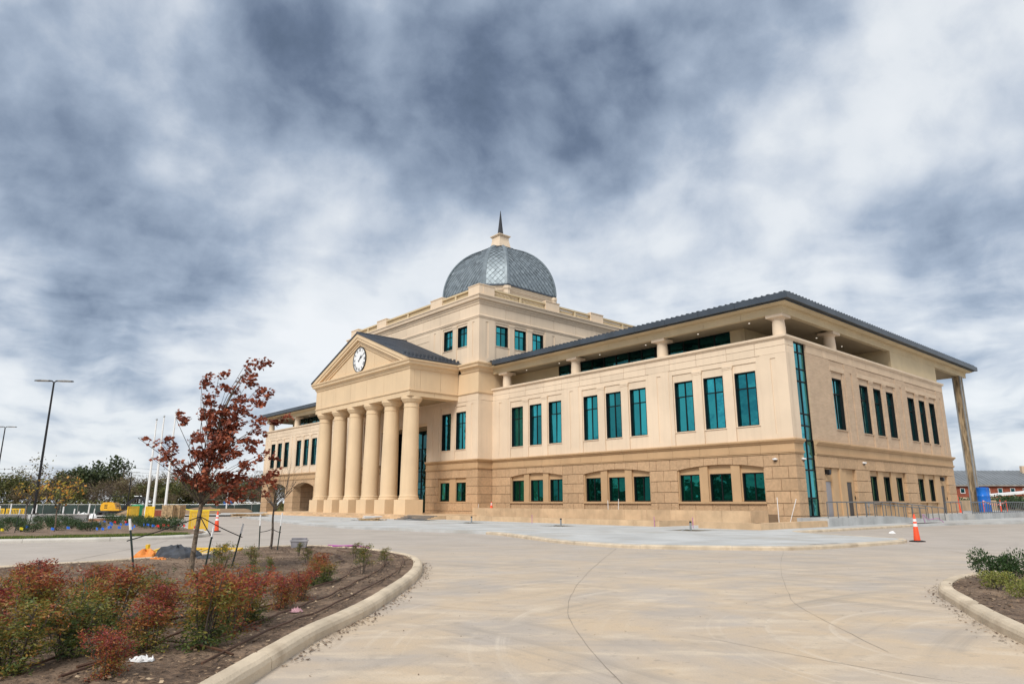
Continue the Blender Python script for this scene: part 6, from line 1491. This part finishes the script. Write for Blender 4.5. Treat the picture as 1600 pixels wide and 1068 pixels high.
def fence():
    x0, x1, D = -120.0, -42.0, 121.0; t = empty('screen_fence', (x0, D, 0), 0, 'long chain link fence with dark green screening in front of the wood', 'fence')
    n = 26
    for i in range(n + 1):
        x = (x1 - x0) * i / n; z = terr(x0 + x, D); MB().tube([(x, 0, z), (x, 0, z + 1.75)], .045, 6).build('post', STEEL, t)
        if i < n:
            xb = (x1 - x0) * (i + 1) / n; zb = terr(x0 + xb, D); MB().add([(x + .05, .03, z + .08), (xb - .05, .03, zb + .08), (xb - .05, .03, zb + 1.6), (x + .05, .03, z + 1.6), (x + .05, .05, z + .08), (xb - .05, .05, zb + .08), (xb - .05, .05, zb + 1.6), (x + .05, .05, z + 1.6)], [(0, 1, 2, 3), (7, 6, 5, 4), (3, 2, 6, 7), (0, 4, 5, 1)]).build('screen_panel', SCREEN, t)
            MB().tube([(x, 0, z + 1.70), (xb, 0, zb + 1.70)], .035, 5).build('top_rail', STEEL, t)
fence()
# low grey wall and site clutter on the left
t = empty('low_wall', (-43.0, 54.2, 0), 0, 'low grey block wall behind the shrubs at the far left', 'wall')
for i in range(6): MB().box(.02 + 1.7 * i, 1.7 * (i + 1) - .02, 0, .30, -.1, .58 + .0).build('wall_block', LOWW, t)
MB().box(-.03, 10.25, -.04, .34, .58, .66).build('wall_cap', mat('pale_cap', (.42, .40, .38), .8), t)
slab('bare_soil', [(-75, 84), (-33, 84), (-30, 104), (-36, 124), (-110, 126), (-120, 84)], -2, -.10, SOIL) if 0 else None
grid_sheet('bare_soil', list(range(-130, -27, 3)), list(range(83, 131, 3)), SOIL, .03, .10)
grid_sheet('site_pavement', [-58, -52, -46, -40, -34, -28], [78, 84, 90, 96], mat('pale_site_concrete', (.52, .50, .47), .85, var=.08, vscale=.4), .16)
def barricade(x, y, ang, label, w=1.9, h=1.12, z=None, flat=False):
    t = empty('barricade', (x, y, terr(x, y) if z is None else z), ang, label, 'barricade', 'yellow plastic barricades')
    hw = w / 2
    fr = MB(); fr.box(-hw, -hw + .09, -.03, .03, .12, h); fr.box(hw - .09, hw, -.03, .03, .12, h); fr.box(-hw + .09, hw - .09, -.03, .03, h - .10, h); fr.box(-hw + .09, hw - .09, -.03, .03, .14, .24)
    fr.build('frame', YEL, t)
    n = 11
    for i in range(n):
        xx = -hw + .09 + (w - .18) * (i + .5) / n; MB().box(xx - .03, xx + .03, -.018, .018, .24, h - .10).build('slat', YEL, t)
    for s in (-1, 1): MB().box(s * (hw - .12) - .04, s * (hw - .12) + .04, -.28, .28, 0, .12).build('foot', YEL, t)
    return t
def PD(px, D): d = pix_dir(px, 783); return d.x / d.y * D
barricade(PD(210, 62), 62, R(82), 'yellow plastic barricade turned nearly edge on left of the flagpoles', 1.5, 1.2); barricade(PD(236, 60), 60, R(-16), 'yellow plastic barricade in front of the left flagpole', 0.95, 1.2); barricade(-17.2, 38.6, R(18), 'yellow plastic barricade standing behind the red tree trunk', 1.0, 1.12)
for k in range(4): barricade(-62.0 + 2.1 * k, 78 + .2 * k, R(2), 'yellow plastic barricade in the row above the low grey wall', 2.0, 1.05)
t = barricade(-9.75, 21.75, R(3), 'yellow plastic barricade lying flat on the road behind the red tree', 2.6, 1.05); t.rotation_euler = (R(-84), 0, R(-2)); t.location.z = .06; t.location.y = 21.2
# excavator
def excavator(x, y, ang):
    t = empty('excavator', (x, y, terr(x, y) + .05), ang, 'small yellow excavator with black boom parked on bare soil', 'excavator')
    for s in (-1, 1):
        pts = [(-1.05, .06), (-1.25, .25), (-1.15, .45), (-.95, .52), (.95, .52), (1.15, .45), (1.25, .25), (1.05, .06)]
        tr = MB().prism(pts, lambda p, q, d: (p, d, q), s * .75 - .2, s * .75 + .2).build('track', BLACKR, t)
        for k in range(5): w = MB().tube([(-.9 + .45 * k, s * .98 if s > 0 else -.98, .27), (-.9 + .45 * k, (s * .70), .27)], .15, 10).build('roller', mat('dark_iron', (.06, .055, .05), .7), tr); w.location = w.location - tr.location
    MB().box(-.55, .55, -.55, .55, .45, .66).build('undercarriage', BLACK, t)
    body = [(-1.45, .72), (-1.55, 1.0), (-1.5, 1.55), (-1.2, 1.80), (-.2, 1.84), (.15, 1.70), (.35, 1.25), (.45, .95), (.9, .90), (.9, .70)]
    b = MB().prism(body, lambda p, q, d: (p, d, q), -.80, .80).build('body', EXYEL, t)
    for k in range(3): q = MB().box(-1.05, -.65, -.812, -.80, 1.02 + .2 * k, 1.12 + .2 * k).build('vent', BLACK, b); q.location = q.location - b.location
    MB().box(-.15, .35, -.3, .3, 1.25, 1.4).build('seat', BLACK, t); MB().box(-.2, -.08, -.3, .3, 1.4, 1.95).build('seat_back', BLACK, t)
    for px, py in ((-.5, -.7), (-.5, .7), (.85, -.7), (.85, .7)): MB().tube([(px, py, .9 if px > 0 else 1.7), (px, py, 2.55)], .035, 6).build('canopy_post', BLACK, t)
    MB().box(-.65, 1.0, -.8, .8, 2.55, 2.66).build('canopy', BLACK, t)
    boom = [(.8, .85), (1.7, 1.9), (2.4, 2.45), (3.0, 2.62), (3.05, 2.40), (2.55, 2.15), (1.95, 1.65), (1.1, .75)]
    MB().prism(boom, lambda p, q, d: (p, d, q), -.14, .14).build('boom', BLACK, t)
    arm = [(2.9, 2.72), (3.7, 2.30), (4.25, 1.2), (4.05, 1.15), (3.45, 2.05), (2.85, 2.40)]
    MB().prism(arm, lambda p, q, d: (p, d, q), -.11, .11).build('arm', BLACK, t)
    bk = [(4.0, 1.25), (4.4, 1.15), (4.45, .75), (4.15, .45), (3.75, .55), (3.9, .8)]
    MB().prism(bk, lambda p, q, d: (p, d, q), -.3, .3).build('bucket', BLACK, t)
    MB().tube([(1.2, 0, 1.0), (2.3, 0, 2.15)], .06, 8).build('hydraulic_ram', STEEL, t); MB().tube([(2.3, 0, 2.62), (3.3, 0, 2.62)], .05, 8).build('hydraulic_ram', STEEL, t)
    MB().prism([(.95, .42), (1.3, .30), (1.35, .75), (1.2, .85)], lambda p, q, d: (p - 2.9, d, q - .25), -.95, .95).build('blade', BLACK, t)
excavator(PD(181, 95), 95, R(6))
# crates, lumber, toilets
def crate(px, D, w, label):
    x = PD(px, D); t = empty('crate', (x, D, terr(x, D) + .02), R(5), label, 'crate')
    n = 9
    for i in range(n):
        hh = 1.28 + random.uniform(-.05, .05); MB().box(-w / 2 + w * i / n + .012, -w / 2 + w * (i + 1) / n - .012, -.04 + random.uniform(-.02, .02), 0, .12, hh).build('plank', WOOD, t)
    for i in range(6): MB().box(w / 2 + .005, w / 2 + .045, .05 + .2 * i, .05 + .2 * i + .18, .12, 1.26 + random.uniform(-.05, .05)).build('plank', WOOD, t)
    MB().box(-w / 2 + .01, w / 2 - .01, .01, 1.25, .12, 1.2).build('load', mat('packed_stone', (.36, .29, .21), .9, var=.15, vscale=3), t)
    for k in (-.4, 0, .4): MB().box(k * w - .06, k * w + .06, -.03, 1.25, 0, .11).build('runner', WOOD, t)
crate(263, 66, 1.0, 'tan wooden crate standing left in the pair by the flagpoles'); crate(275, 66.6, .95, 'tan wooden crate right in the pair by the flagpoles')
x = PD(246, 72); t = empty('brick_pallet', (x, 72, terr(x, 72) + .05), R(4), 'pallet of red brown pavers behind the yellow barricades', 'pallet')
MB().box(-.9, .9, -.5, .5, 0, .12).build('pallet_base', WOOD, t)
for i in range(6):
    for j in range(4): MB().box(-.86 + .29 * i, -.86 + .29 * i + .27, -.48, .48, .13 + .15 * j, .13 + .15 * j + .14).build('paver', REDBR, t)
x = PD(216, 78); t = empty('tank', (x, 78, terr(x, 78)), 0, 'green plastic bin half hidden behind the left flagpole', 'bin'); MB().lathe([(.45, .0), (.5, .1), (.55, 1.1), (.60, 1.15), (.60, 1.25), (.35, 1.35)], n=14).build('drum', GREENP, t, smooth=True); MB().lathe([(.62, 1.25), (.62, 1.32), (.2, 1.42)], n=14).build('lid', GREENP, t, smooth=True)
def lumber(x, y, ang, label, n=10, L_=2.6, z=0.13, m=WOOD):
    t = empty('lumber_pile', (x, y, z), ang, label, 'lumber pile')
    for i in range(n):
        lay = i // 4; a = (i % 4) * .28 - .45; o = MB().box(-L_ / 2, L_ / 2, -.11, .11, 0, .06).build('board', m, t); o.location = (random.uniform(-.3, .3), a, .05 + .085 * lay); o.rotation_euler = (0, random.uniform(-.03, .03), random.uniform(-.16, .16))
lumber(PD(392, 72), 72, R(12), 'messy pile of raw timber boards left of the leafless tree', 12, 3.2); lumber(PD(583, 56), 56, R(-25), 'small stack of boards on the pavement in front of the columns', 7, 1.7)
t = empty('sheet_stack', (PD(584, 56.2), 56.2, .32), R(10), 'white sheets lying on top of the board stack by the columns', 'sheets')
for k in range(3): o = MB().box(-.7, .7, -.4, .4, 0, .04).build('sheet', WHITE, t); o.location = (random.uniform(-.1, .1), 0, .05 * k + .04); o.rotation_euler = (0, random.uniform(-.08, .08), random.uniform(-.4, .4))
t = empty('slab_stack', (PD(545, 57), 57, .13), R(-10), 'two pale flat panels lying on the pavement left of the board stack', 'panels')
for k, (a, b) in enumerate(((0, .4), (.9, -.2))): o = MB().box(-.55, .55, -.3, .3, 0, .06).build('panel', mat('grey_panel', (.45, .44, .42), .7), t); o.location = (a, 0, .05 * k + .02); o.rotation_euler = (0, 0, b)
def toilet(px, D, m, roof, label):
    x = PD(px, D); t = empty('portable_toilet', (x, D, terr(x, D)), R(random.uniform(-8, 8)), label, 'portable toilet')
    MB().box(-.58, .58, -.58, .58, .08, 2.0).build('cabin', m, t); MB().box(-.62, .62, -.62, .62, 0, .10).build('base', BLACKR, t); dd = MB().box(-.42, .42, -.62, -.585, .16, 1.9).build('door', m, t); q = MB().box(.22, .30, -.65, -.622, .95, 1.1).build('latch', BLACK, dd); q.location = q.location - dd.location
    pts = [(-.66, 2.0), (.66, 2.0), (.55, 2.18), (.30, 2.30), (0, 2.34), (-.30, 2.30), (-.55, 2.18)]
    MB().prism(pts, lambda p, q, d: (p, d, q), -.66, .66).build('roof', roof, t); MB().tube([(.35, .4, 2.2), (.35, .4, 2.6)], .06, 8).build('vent_pipe', roof, t)
BLP = mat('portable_blue', (.02, .13, .42), .5)
toilet(357, 122, BLP, BLP, 'blue portable toilet nearest, seen below the red leaved tree'); toilet(369, 140, WHITE, WHITE, 'portable toilet with a white roof between blue ones'); toilet(386, 140, BLP, WHITE, 'blue portable toilet with white roof beside the red ones'); toilet(394, 141, BRED, WHITE, 'dark red portable toilet left of its twin'); toilet(401, 142, BRED, WHITE, 'dark red portable toilet next to the white one'); toilet(407, 142, WHITE, WHITE, 'white portable toilet closest to the building')
# a cone: square rubber foot, tall slim body, two white bands
def cone(x, y, z, h, label, tilt=(0, 0), ang=.3, foot=.21):
    t = empty('traffic_cone', (x, y, z), ang, label, 'traffic cone', 'orange traffic cones'); t.rotation_euler = (tilt[0], tilt[1], ang)
    f = MB(); f.add([(-foot, -foot, 0), (foot, -foot, 0), (foot, foot, 0), (-foot, foot, 0), (-foot, -foot, .035), (foot, -foot, .035), (foot, foot, .035), (-foot, foot, .035), (-foot * .6, -foot * .6, .06), (foot * .6, -foot * .6, .06), (foot * .6, foot * .6, .06), (-foot * .6, foot * .6, .06)],
                     [(3, 2, 1, 0), (0, 1, 5, 4), (1, 2, 6, 5), (2, 3, 7, 6), (3, 0, 4, 7), (4, 5, 9, 8), (5, 6, 10, 9), (6, 7, 11, 10), (7, 4, 8, 11), (8, 9, 10, 11)]); f.build('foot', BLACKR, t)
    rr = lambda q: .128 - (.128 - .042) * q
    MB().lathe([(rr(0), .055), (rr(.9), h * .9), (.042, h * .92), (.036, h * .985), (.02, h)], n=20).build('body', ORANGE, t, smooth=True)
    for a, b in ((.56, .67), (.74, .84)): MB().lathe([(rr(a) + .004, h * a), (rr(b) + .004, h * b), (rr(b), h * b), (rr(a), h * a)], n=20).build('white_band', WHITE, t, smooth=True)
    MB().tube([(0, 0, h * .98), (0, 0, h + .03)], .022, 8).build('tip', ORANGE, t)
cone(16.55, 28.9, .0, 1.08, 'tall orange traffic cone with black foot on the road before the ramp'); cone(-14.85, 35.4, .12, .98, 'orange traffic cone at the tip of the left planted island'); 
p = HW(-3.6, 26.2); cone(p.x, p.y, .95, .62, 'small orange and white cone on the planter by the two small windows', foot=.14)
p = HW(37.6, -1.4); cone(p.x, p.y, .60, 1.15, 'leaning orange cone beside the blue drums', tilt=(.10, -.12))
# blue drums round the foot of the unfinished column
for k, (lx, ly, lab) in enumerate(((35.75, -.50, 'blue plastic drum at the left of the unfinished column foot'), (36.55, -.46, 'blue plastic drum at the right of the unfinished column foot'))):
    p = HW(lx, ly); t = empty('plastic_drum', (p.x, p.y, .60), CA, lab, 'drum'); t.scale = (.82, .82, .95); MB().lathe([(.52, 0), (.55, .05), (.55, .75), (.58, .80), (.55, .85), (.55, 1.55), (.58, 1.60), (.55, 1.65), (.54, 2.32), (.57, 2.36), (.57, 2.42), (.50, 2.43)], n=26).build('body', BLUE, t, smooth=True); MB().lathe([(.48, 2.43), (.48, 2.46), (.05, 2.47)], n=20).build('lid', BLUE, t)
p0, p1 = HW(33.0, -1.2, 1.65), HW(40.5, -1.2, 1.65); t = empty('barrier_tape', p0, CA, 'red and white barrier chain strung past the blue drums', 'barrier chain')
for i in range(22):
    x = 7.5 * i / 22; sag = -.35 * 4 * (i / 22) * (1 - i / 22); MB().box(x + .01, x + .33, -.03, .03, sag - .05, sag + .05).build('link', ORANGE if i % 2 else WHITE, t)
for x in (0, 7.5): MB().tube([(x, 0, -1.05), (x, 0, .05)], .03, 6).build('post', ORANGE, t)
p = HW(31.6, .6, .6); t = empty('safety_netting', p, CA, 'bright orange safety netting bundled by the building corner', 'netting')
mb = MB(); n = 14
for j in range(9):
    for i in range(n): a = 2 * math.pi * i / n; r = (.36 - .02 * j) * (1 + .25 * mn.noise(Vector((i * .7, j * .6, 1)))); mb.v.append((r * math.cos(a) * 1.3, r * math.sin(a), j * .2))
mb.f = [(j * n + i, j * n + (i + 1) % n, (j + 1) * n + (i + 1) % n, (j + 1) * n + i) for j in range(8) for i in range(n)] + [tuple(8 * n + i for i in range(n))]; mb.build('bundle', ORANGE, t, center=False)
# tarps, tote, litter by the island
def heap(name, x, y, z, rx, ry, h, m, label, cat, seed):
    n, k = 26, 12; mb = MB()
    for j in range(k):
        q = j / (k - 1); 
        for i in range(n):
            a = 2 * math.pi * i / n; rr = math.sin((1 - q) * math.pi / 2 * .98 + .02) * (1 + .30 * mn.noise(Vector((math.cos(a) * 1.6 + seed, math.sin(a) * 1.6, q * 1.5)))); zz_ = h * (math.sin(q * math.pi / 2)) * (1 + .5 * mn.noise(Vector((math.cos(a) * 1.4, math.sin(a) * 1.4 + seed, q * 2)))) + .05 * mn.noise(Vector((a * 3, q * 9, seed)))
            mb.v.append((rx * rr * math.cos(a), ry * rr * math.sin(a), max(.005, zz_)))
    mb.f = [(j * n + i, j * n + (i + 1) % n, (j + 1) * n + (i + 1) % n, (j + 1) * n + i) for j in range(k - 1) for i in range(n)] + [tuple((k - 1) * n + i for i in range(n))]
    o = mb.build(name, m, center=False); o.location = (x, y, z); return tag(o, label, cat)
heap('tarp', -9.15, 19.4, .02, .75, .42, .38, DKCLOTH, 'crumpled dark blue grey tarp lying behind the red tree trunk', 'tarp', 3); heap('tarp', -8.3, 19.2, .02, .40, .22, .16, DKCLOTH, 'flat end of dark cloth right of the red tree trunk', 'tarp', 9)
heap('orange_tarp', -10.05, 19.5, .02, .38, .30, .26, ORCLOTH, 'crumpled orange tarp left of the dark one', 'tarp', 5); heap('orange_tarp', -9.35, 18.75, .02, .38, .20, .13, ORCLOTH, 'flat piece of orange tarp in front of the dark one', 'tarp', 7)
t = empty('tote_bin', (-7.0, 23.3, .13), R(10), 'grey plastic tote by the far end of the near bed', 'tote')
t.scale = (.62, .62, .72); MB().prism([(-.36, 0), (.36, 0), (.42, .28), (-.42, .28)], lambda p, q, d: (p, d, q), -.25, .25).build('body', GREYP, t); MB().box(-.45, .45, -.28, .28, .28, .34).build('rim', mat('pale_grey_plastic', (.42, .41, .43), .5), t)
MB().box(-.38, .38, -.22, .22, .30, .42).build('lid', GREYP, t)
heap('paper_litter', -3.5, 6.95, .13, .11, .05, .035, WHITE, 'torn white plastic scrap on the mulch by the front shrubs', 'litter', 11); heap('pink_litter', -2.95, 9.9, .13, .09, .05, .035, mat('pink_scrap', (.55, .32, .36), .6), 'pink paper scrap on the mulch beside the dark red shrub', 'litter', 12)
p = (19.5, 36.2); heap('paper_litter', p[0], p[1], .0, .16, .10, .10, WHITE, 'small white scrap lying on the road right of the tall cone', 'litter', 13)
# stub pipes in the tree pits and white stakes by the wall
for (x, y, h_), lab in zip(pits, ('grey conduit stub in the farthest tree pit', 'grey conduit stub in the middle tree pit', 'grey conduit stub in the nearest tree pit')):
    t = empty('conduit_stub', (x, y, 0), 0, lab, 'conduit'); MB().tube([(0, 0, -.05), (0, 0, .50)], .055, 10).build('pipe', STEEL, t); MB().tube([(0, 0, .50), (0, 0, .58)], .062, 10).build('cap', BLACK, t)
    tag(MB().tube(catmull([(x - .75, y - .3, .03), (x - .45, y - .45, .16), (x - .1, y - .2, .14), (x, y, .05)], 5), .02, 6).build('conduit_loop', STEEL), 'loop of grey conduit beside the ' + lab.split('in the ')[1] + ' stub', 'conduit')
for (lx, ly, h, tx, lab) in ((-3.0, 29.0, 1.0, .25, 'leaning white pipe standing beside the two small windows'), (-2.4, 13.8, 1.3, .0, 'white pipe upright before the wall between window bays'), (-2.2, 13.0, 1.4, .08, 'second white pipe between window bays'), (-2.6, .1, 1.45, .0, 'upright white pipe near the building corner'), (-2.6, -.5, 1.35, .6, 'slanting white pipe near the building corner')):
    a, b = HW(lx, ly, .1), HW(lx, ly - tx, .4 + h); t = empty('white_pipe', a, 0, lab, 'pipe'); MB().tube([(0, 0, 0), b - a], .022, 8).build('pipe', WHITE, t)
for (lx, ly, lab) in ((-8.62, 2.1, 'thin purple stake against the end of the corner planter wall'), (-8.5, 4.9, 'thin purple stake at the near end of the long planter wall'), (-9.6, 14.5, 'thin purple stake by the middle tree pit')): p = HW(lx, ly, .1); tag(MB().tube([p, p + Vector((0, 0, .62))], .018, 6).build('purple_stake', PURP), lab, 'stake')
p = Vector((28.9, 49.2, .13)); tag(MB().tube(catmull([p, p + Vector((-.1, 0, .6)), p + Vector((.25, 0, .25)), p + Vector((.9, 0, .32)), p + Vector((1.3, 0, .05))], 6), .02, 6).build('purple_pipe', PURP, smooth=True), 'bent purple pipe sticking out of the kerb inlet at right', 'pipe')
# utility marker flags
def flag(x, y, m, label, group, h=.34):
    t = empty('marker_flag', (x, y, .12), random.uniform(-.9, .9), label, 'marker flag', group); a = random.uniform(-.12, .12)
    MB().tube([(0, 0, 0), (a * h, 0, h)], .004, 4).build('wire', STEEL, t); b = random.uniform(-.04, .04)
    mb = MB(); mb.add([(a * h, 0, h), (a * h + .07, b, h - .01), (a * h + .135, -b, h - .03), (a * h, 0, h - .11), (a * h + .07, b, h - .12), (a * h + .135, -b, h - .135)] + [(a * h, .004, h), (a * h + .07, b + .004, h - .01), (a * h + .135, -b + .004, h - .03), (a * h, .004, h - .11), (a * h + .07, b + .004, h - .12), (a * h + .135, -b + .004, h - .135)],
                      [(0, 1, 4, 3), (1, 2, 5, 4), (6, 9, 10, 7), (7, 10, 11, 8), (2, 8, 11, 5), (0, 6, 7, 1), (1, 7, 8, 2), (3, 4, 10, 9), (4, 5, 11, 10)]); mb.build('flag', m, t)
for x, y in [(-18.6, 31.9), (-22.34, 38.07), (-25.5, 43.92), (-19.29, 33.6), (-21.7, 38.07), (-18.82, 33.6), (-21.23, 38.07), (-20.97, 38.07), (-21.01, 38.51), (-18.99, 35.38), (-22.25, 41.72), (-19.71, 37.64), (-19.58, 37.64), (-18.57, 36.28), (-23.84, 34.46), (-20.9, 31.96), (-21.05, 33.25), (-23.4, 37.85), (-18.94, 32.12), (-19.61, 34.17), (-22.27, 39.05), (-17.9, 33.0), (-23.0, 40.2)]:
    flag(x, y, BLUEF, 'small blue marker flag on a wire in the left mulch bed', 'blue marker flags in the left bed')
for x, y in [(-24.15, 42.61), (-23.43, 42.61), (-21.12, 40.87), (-18.07, 35.76), (-18.42, 37.08), (-18.18, 37.08), (-17.67, 37.08), (-16.9, 36.2), (-16.0, 35.6), (-15.2, 33.6)]: flag(x, y, REDF, 'small red marker flag on a wire near the hedge row', 'red marker flags near the hedge row')
for (x, y), lab in (((-22.4, 30.9), 'yellow marker flag near the left frame edge'), ((-22.5, 32.2), 'yellow marker flag second from the left frame edge')): flag(x, y, YELF, lab, 'yellow marker flags')
for i, (px, D, h) in enumerate(((2, 66, 1.3), (19, 66, 1.5), (101, 60, 1.2), (140, 56, 1.45), (118, 62, 1.0), (59, 70, 1.4), (124, 58.5, .8))):
    x = PD(px, D); t = empty('white_stake', (x, D, terr(x, D)), 0, 'slender white pipe standing behind the low grey wall', 'pipe', 'white pipes behind the low wall'); MB().tube([(0, 0, 0), (random.uniform(-.1, .1), 0, h)], .055, 7).build('pipe', WHITE, t)
heap('soil_heap', PD(135, 74), 74, terr(PD(135, 74), 74), 1.3, 1.0, .5, WHITE, 'pale plastic sheeting heap behind the low grey wall', 'heap', 21); heap('soil_heap', PD(158, 57), 57, .0, 1.6, 1.0, .22, mat('red_soil', (.30, .13, .07), .95, var=.2, vscale=2), 'low red soil heap beyond the shrubs and flags', 'heap', 22); heap('soil_heap', PD(225, 92), 92, terr(PD(225, 92), 92), 3.4, 2.0, 1.0, SOIL, 'brown soil mound right of the excavator', 'heap', 23); heap('soil_heap', PD(330, 96), 96, terr(PD(330, 96), 96), 6.0, 2.5, .9, SOIL, 'wide tan soil mound behind the red leaved tree', 'heap', 24)
# yellow hazard ribbon between stakes
a = Vector((PD(262, 75), 75, 1.1)); b = Vector((PD(345, 75), 75, .75)); tag(MB().tube([a, a.lerp(b, .5) - Vector((0, 0, .25)), b], .05, 4).build('hazard_ribbon', YELF), 'yellow hazard ribbon strung behind the crates', 'ribbon')

# ------------------------------------------------------------------ far right: street lamp, hedge, brick school
t = empty('post_lamp', HW(47, 6, .6), 0, 'dark post lamp with lantern head right of the building corner', 'street lamp')
MB().tube([(0, 0, 0), (0, 0, 2.9)], [.13, .10], 8).build('pole', BARK2, t); MB().lathe([(.12, 2.9), (.30, 3.5), (.36, 3.55), (.36, 3.65), (.10, 3.72)], n=10).build('lantern', mat('lantern_metal', (.10, .08, .075), .5), t)
def school():
    x0 = PD(1478, 190); t = empty('brick_school', (x0, 190, 0), R(-3), 'long red brick building with a grey roof far behind at right', 'building')
    Ln = 75.0
    MB().box(0, Ln, 0, 14, -.5, 5.7).build('wall', REDBR, t); MB().box(-.6, Ln + .6, -.7, -.02, 5.7, 6.05).build('eave', mat('pale_eave', (.42, .40, .37), .7), t)
    r = MB().add([(-.8, -.8, 6.06), (Ln + .8, -.8, 6.06), (Ln + .8, 9, 10.2), (-.8, 9, 10.2), (-.8, 18, 6.06), (Ln + .8, 18, 6.06)], [(0, 1, 2, 3), (3, 2, 5, 4), (0, 3, 4), (1, 5, 2)]).build('roof', GREYROOF, t)
    sm_ = MB()
    for i in range(70): x = -.6 + i * 1.09; sm_.add([(x, -.8, 6.08), (x + .07, -.8, 6.08), (x + .07, 9, 10.22), (x, 9, 10.22), (x, -.8, 6.16), (x + .07, -.8, 6.16), (x + .07, 9, 10.30), (x, 9, 10.30)], [(0, 1, 5, 4), (4, 5, 6, 7), (0, 4, 7, 3), (1, 2, 6, 5)])
    q = sm_.build('roof_seams', GREYROOF, r, kind='stuff'); q.location = q.location - r.location
    for i in range(22):
        x = 1.5 + i * 3.3; w = MB(); w.box(x - .62, x - .5, -.06, .04, 3.9, 5.1); w.box(x + .5, x + .62, -.06, .04, 3.9, 5.1); w.box(x - .5, x + .5, -.06, .04, 5.0, 5.1); w.box(x - .62, x + .62, -.10, .04, 3.75, 3.9); o = w.build('window', WHITE, t); q = MB().box(x - .5, x + .5, -.02, .0, 3.9, 5.0).build('pane', GLASSK, o); q.location = q.location - o.location
    MB().box(-.1, Ln + .1, -.08, 0, 2.1, 2.7).build('stone_band', BUFF, t)
    MB().box(26.0, 27.0, 7.0, 8.0, 8, 11.4).build('chimney', BUFF, t)
school()
t = empty('canopy', (PD(1560, 170), 170, 0), R(-8), 'white flat roofed canopy in front of the brick building', 'canopy'); MB().add([(-4, -2, 2.6), (14, -2, 4.2), (14, 4, 4.2), (-4, 4, 2.6), (-4, -2, 3.1), (14, -2, 4.7), (14, 4, 4.7), (-4, 4, 3.1)], [(3, 2, 1, 0), (4, 5, 6, 7), (0, 1, 5, 4), (1, 2, 6, 5), (2, 3, 7, 6), (3, 0, 4, 7)]).build('roof', WHITE, t)
for x in (-3, 3, 9, 13): MB().box(x - .15, x + .15, -1.5, -1.2, 0, 2.7 + (x + 3) * .088).build('post', WHITE, t)
for i, (px, D, s, g) in enumerate(((1548, 150, 3.0, 0), (1566, 152, 3.4, 1), (1582, 150, 2.6, 0), (1597, 140, 3.6, 1), (1500, 150, 3.0, 0), (1478, 150, 3.0, 0), (1515, 148, 2.8, 1), (1615, 145, 3.4, 0), (1640, 150, 3.2, 1))):
    t = empty('garden_shrub', (PD(px, D), D, 0), random.uniform(0, 6), 'rounded shrub in front of the distant brick building', 'shrub', 'shrubs before the brick building'); t.scale = (s * 3.0, s * 3.0, s * 1.5); mm = evs[i % 3]; inst('stem', mm[0], (0, 0, 0), t); inst('foliage', mm[1], (0, 0, 0), t)
wall_run('garden_wall', 'low beige wall behind the terrace railing at far right', [((44, 4.0), (58, 4.0))], 1.75, PLANT, 2.2, 'wall')
for k in range(2): pass
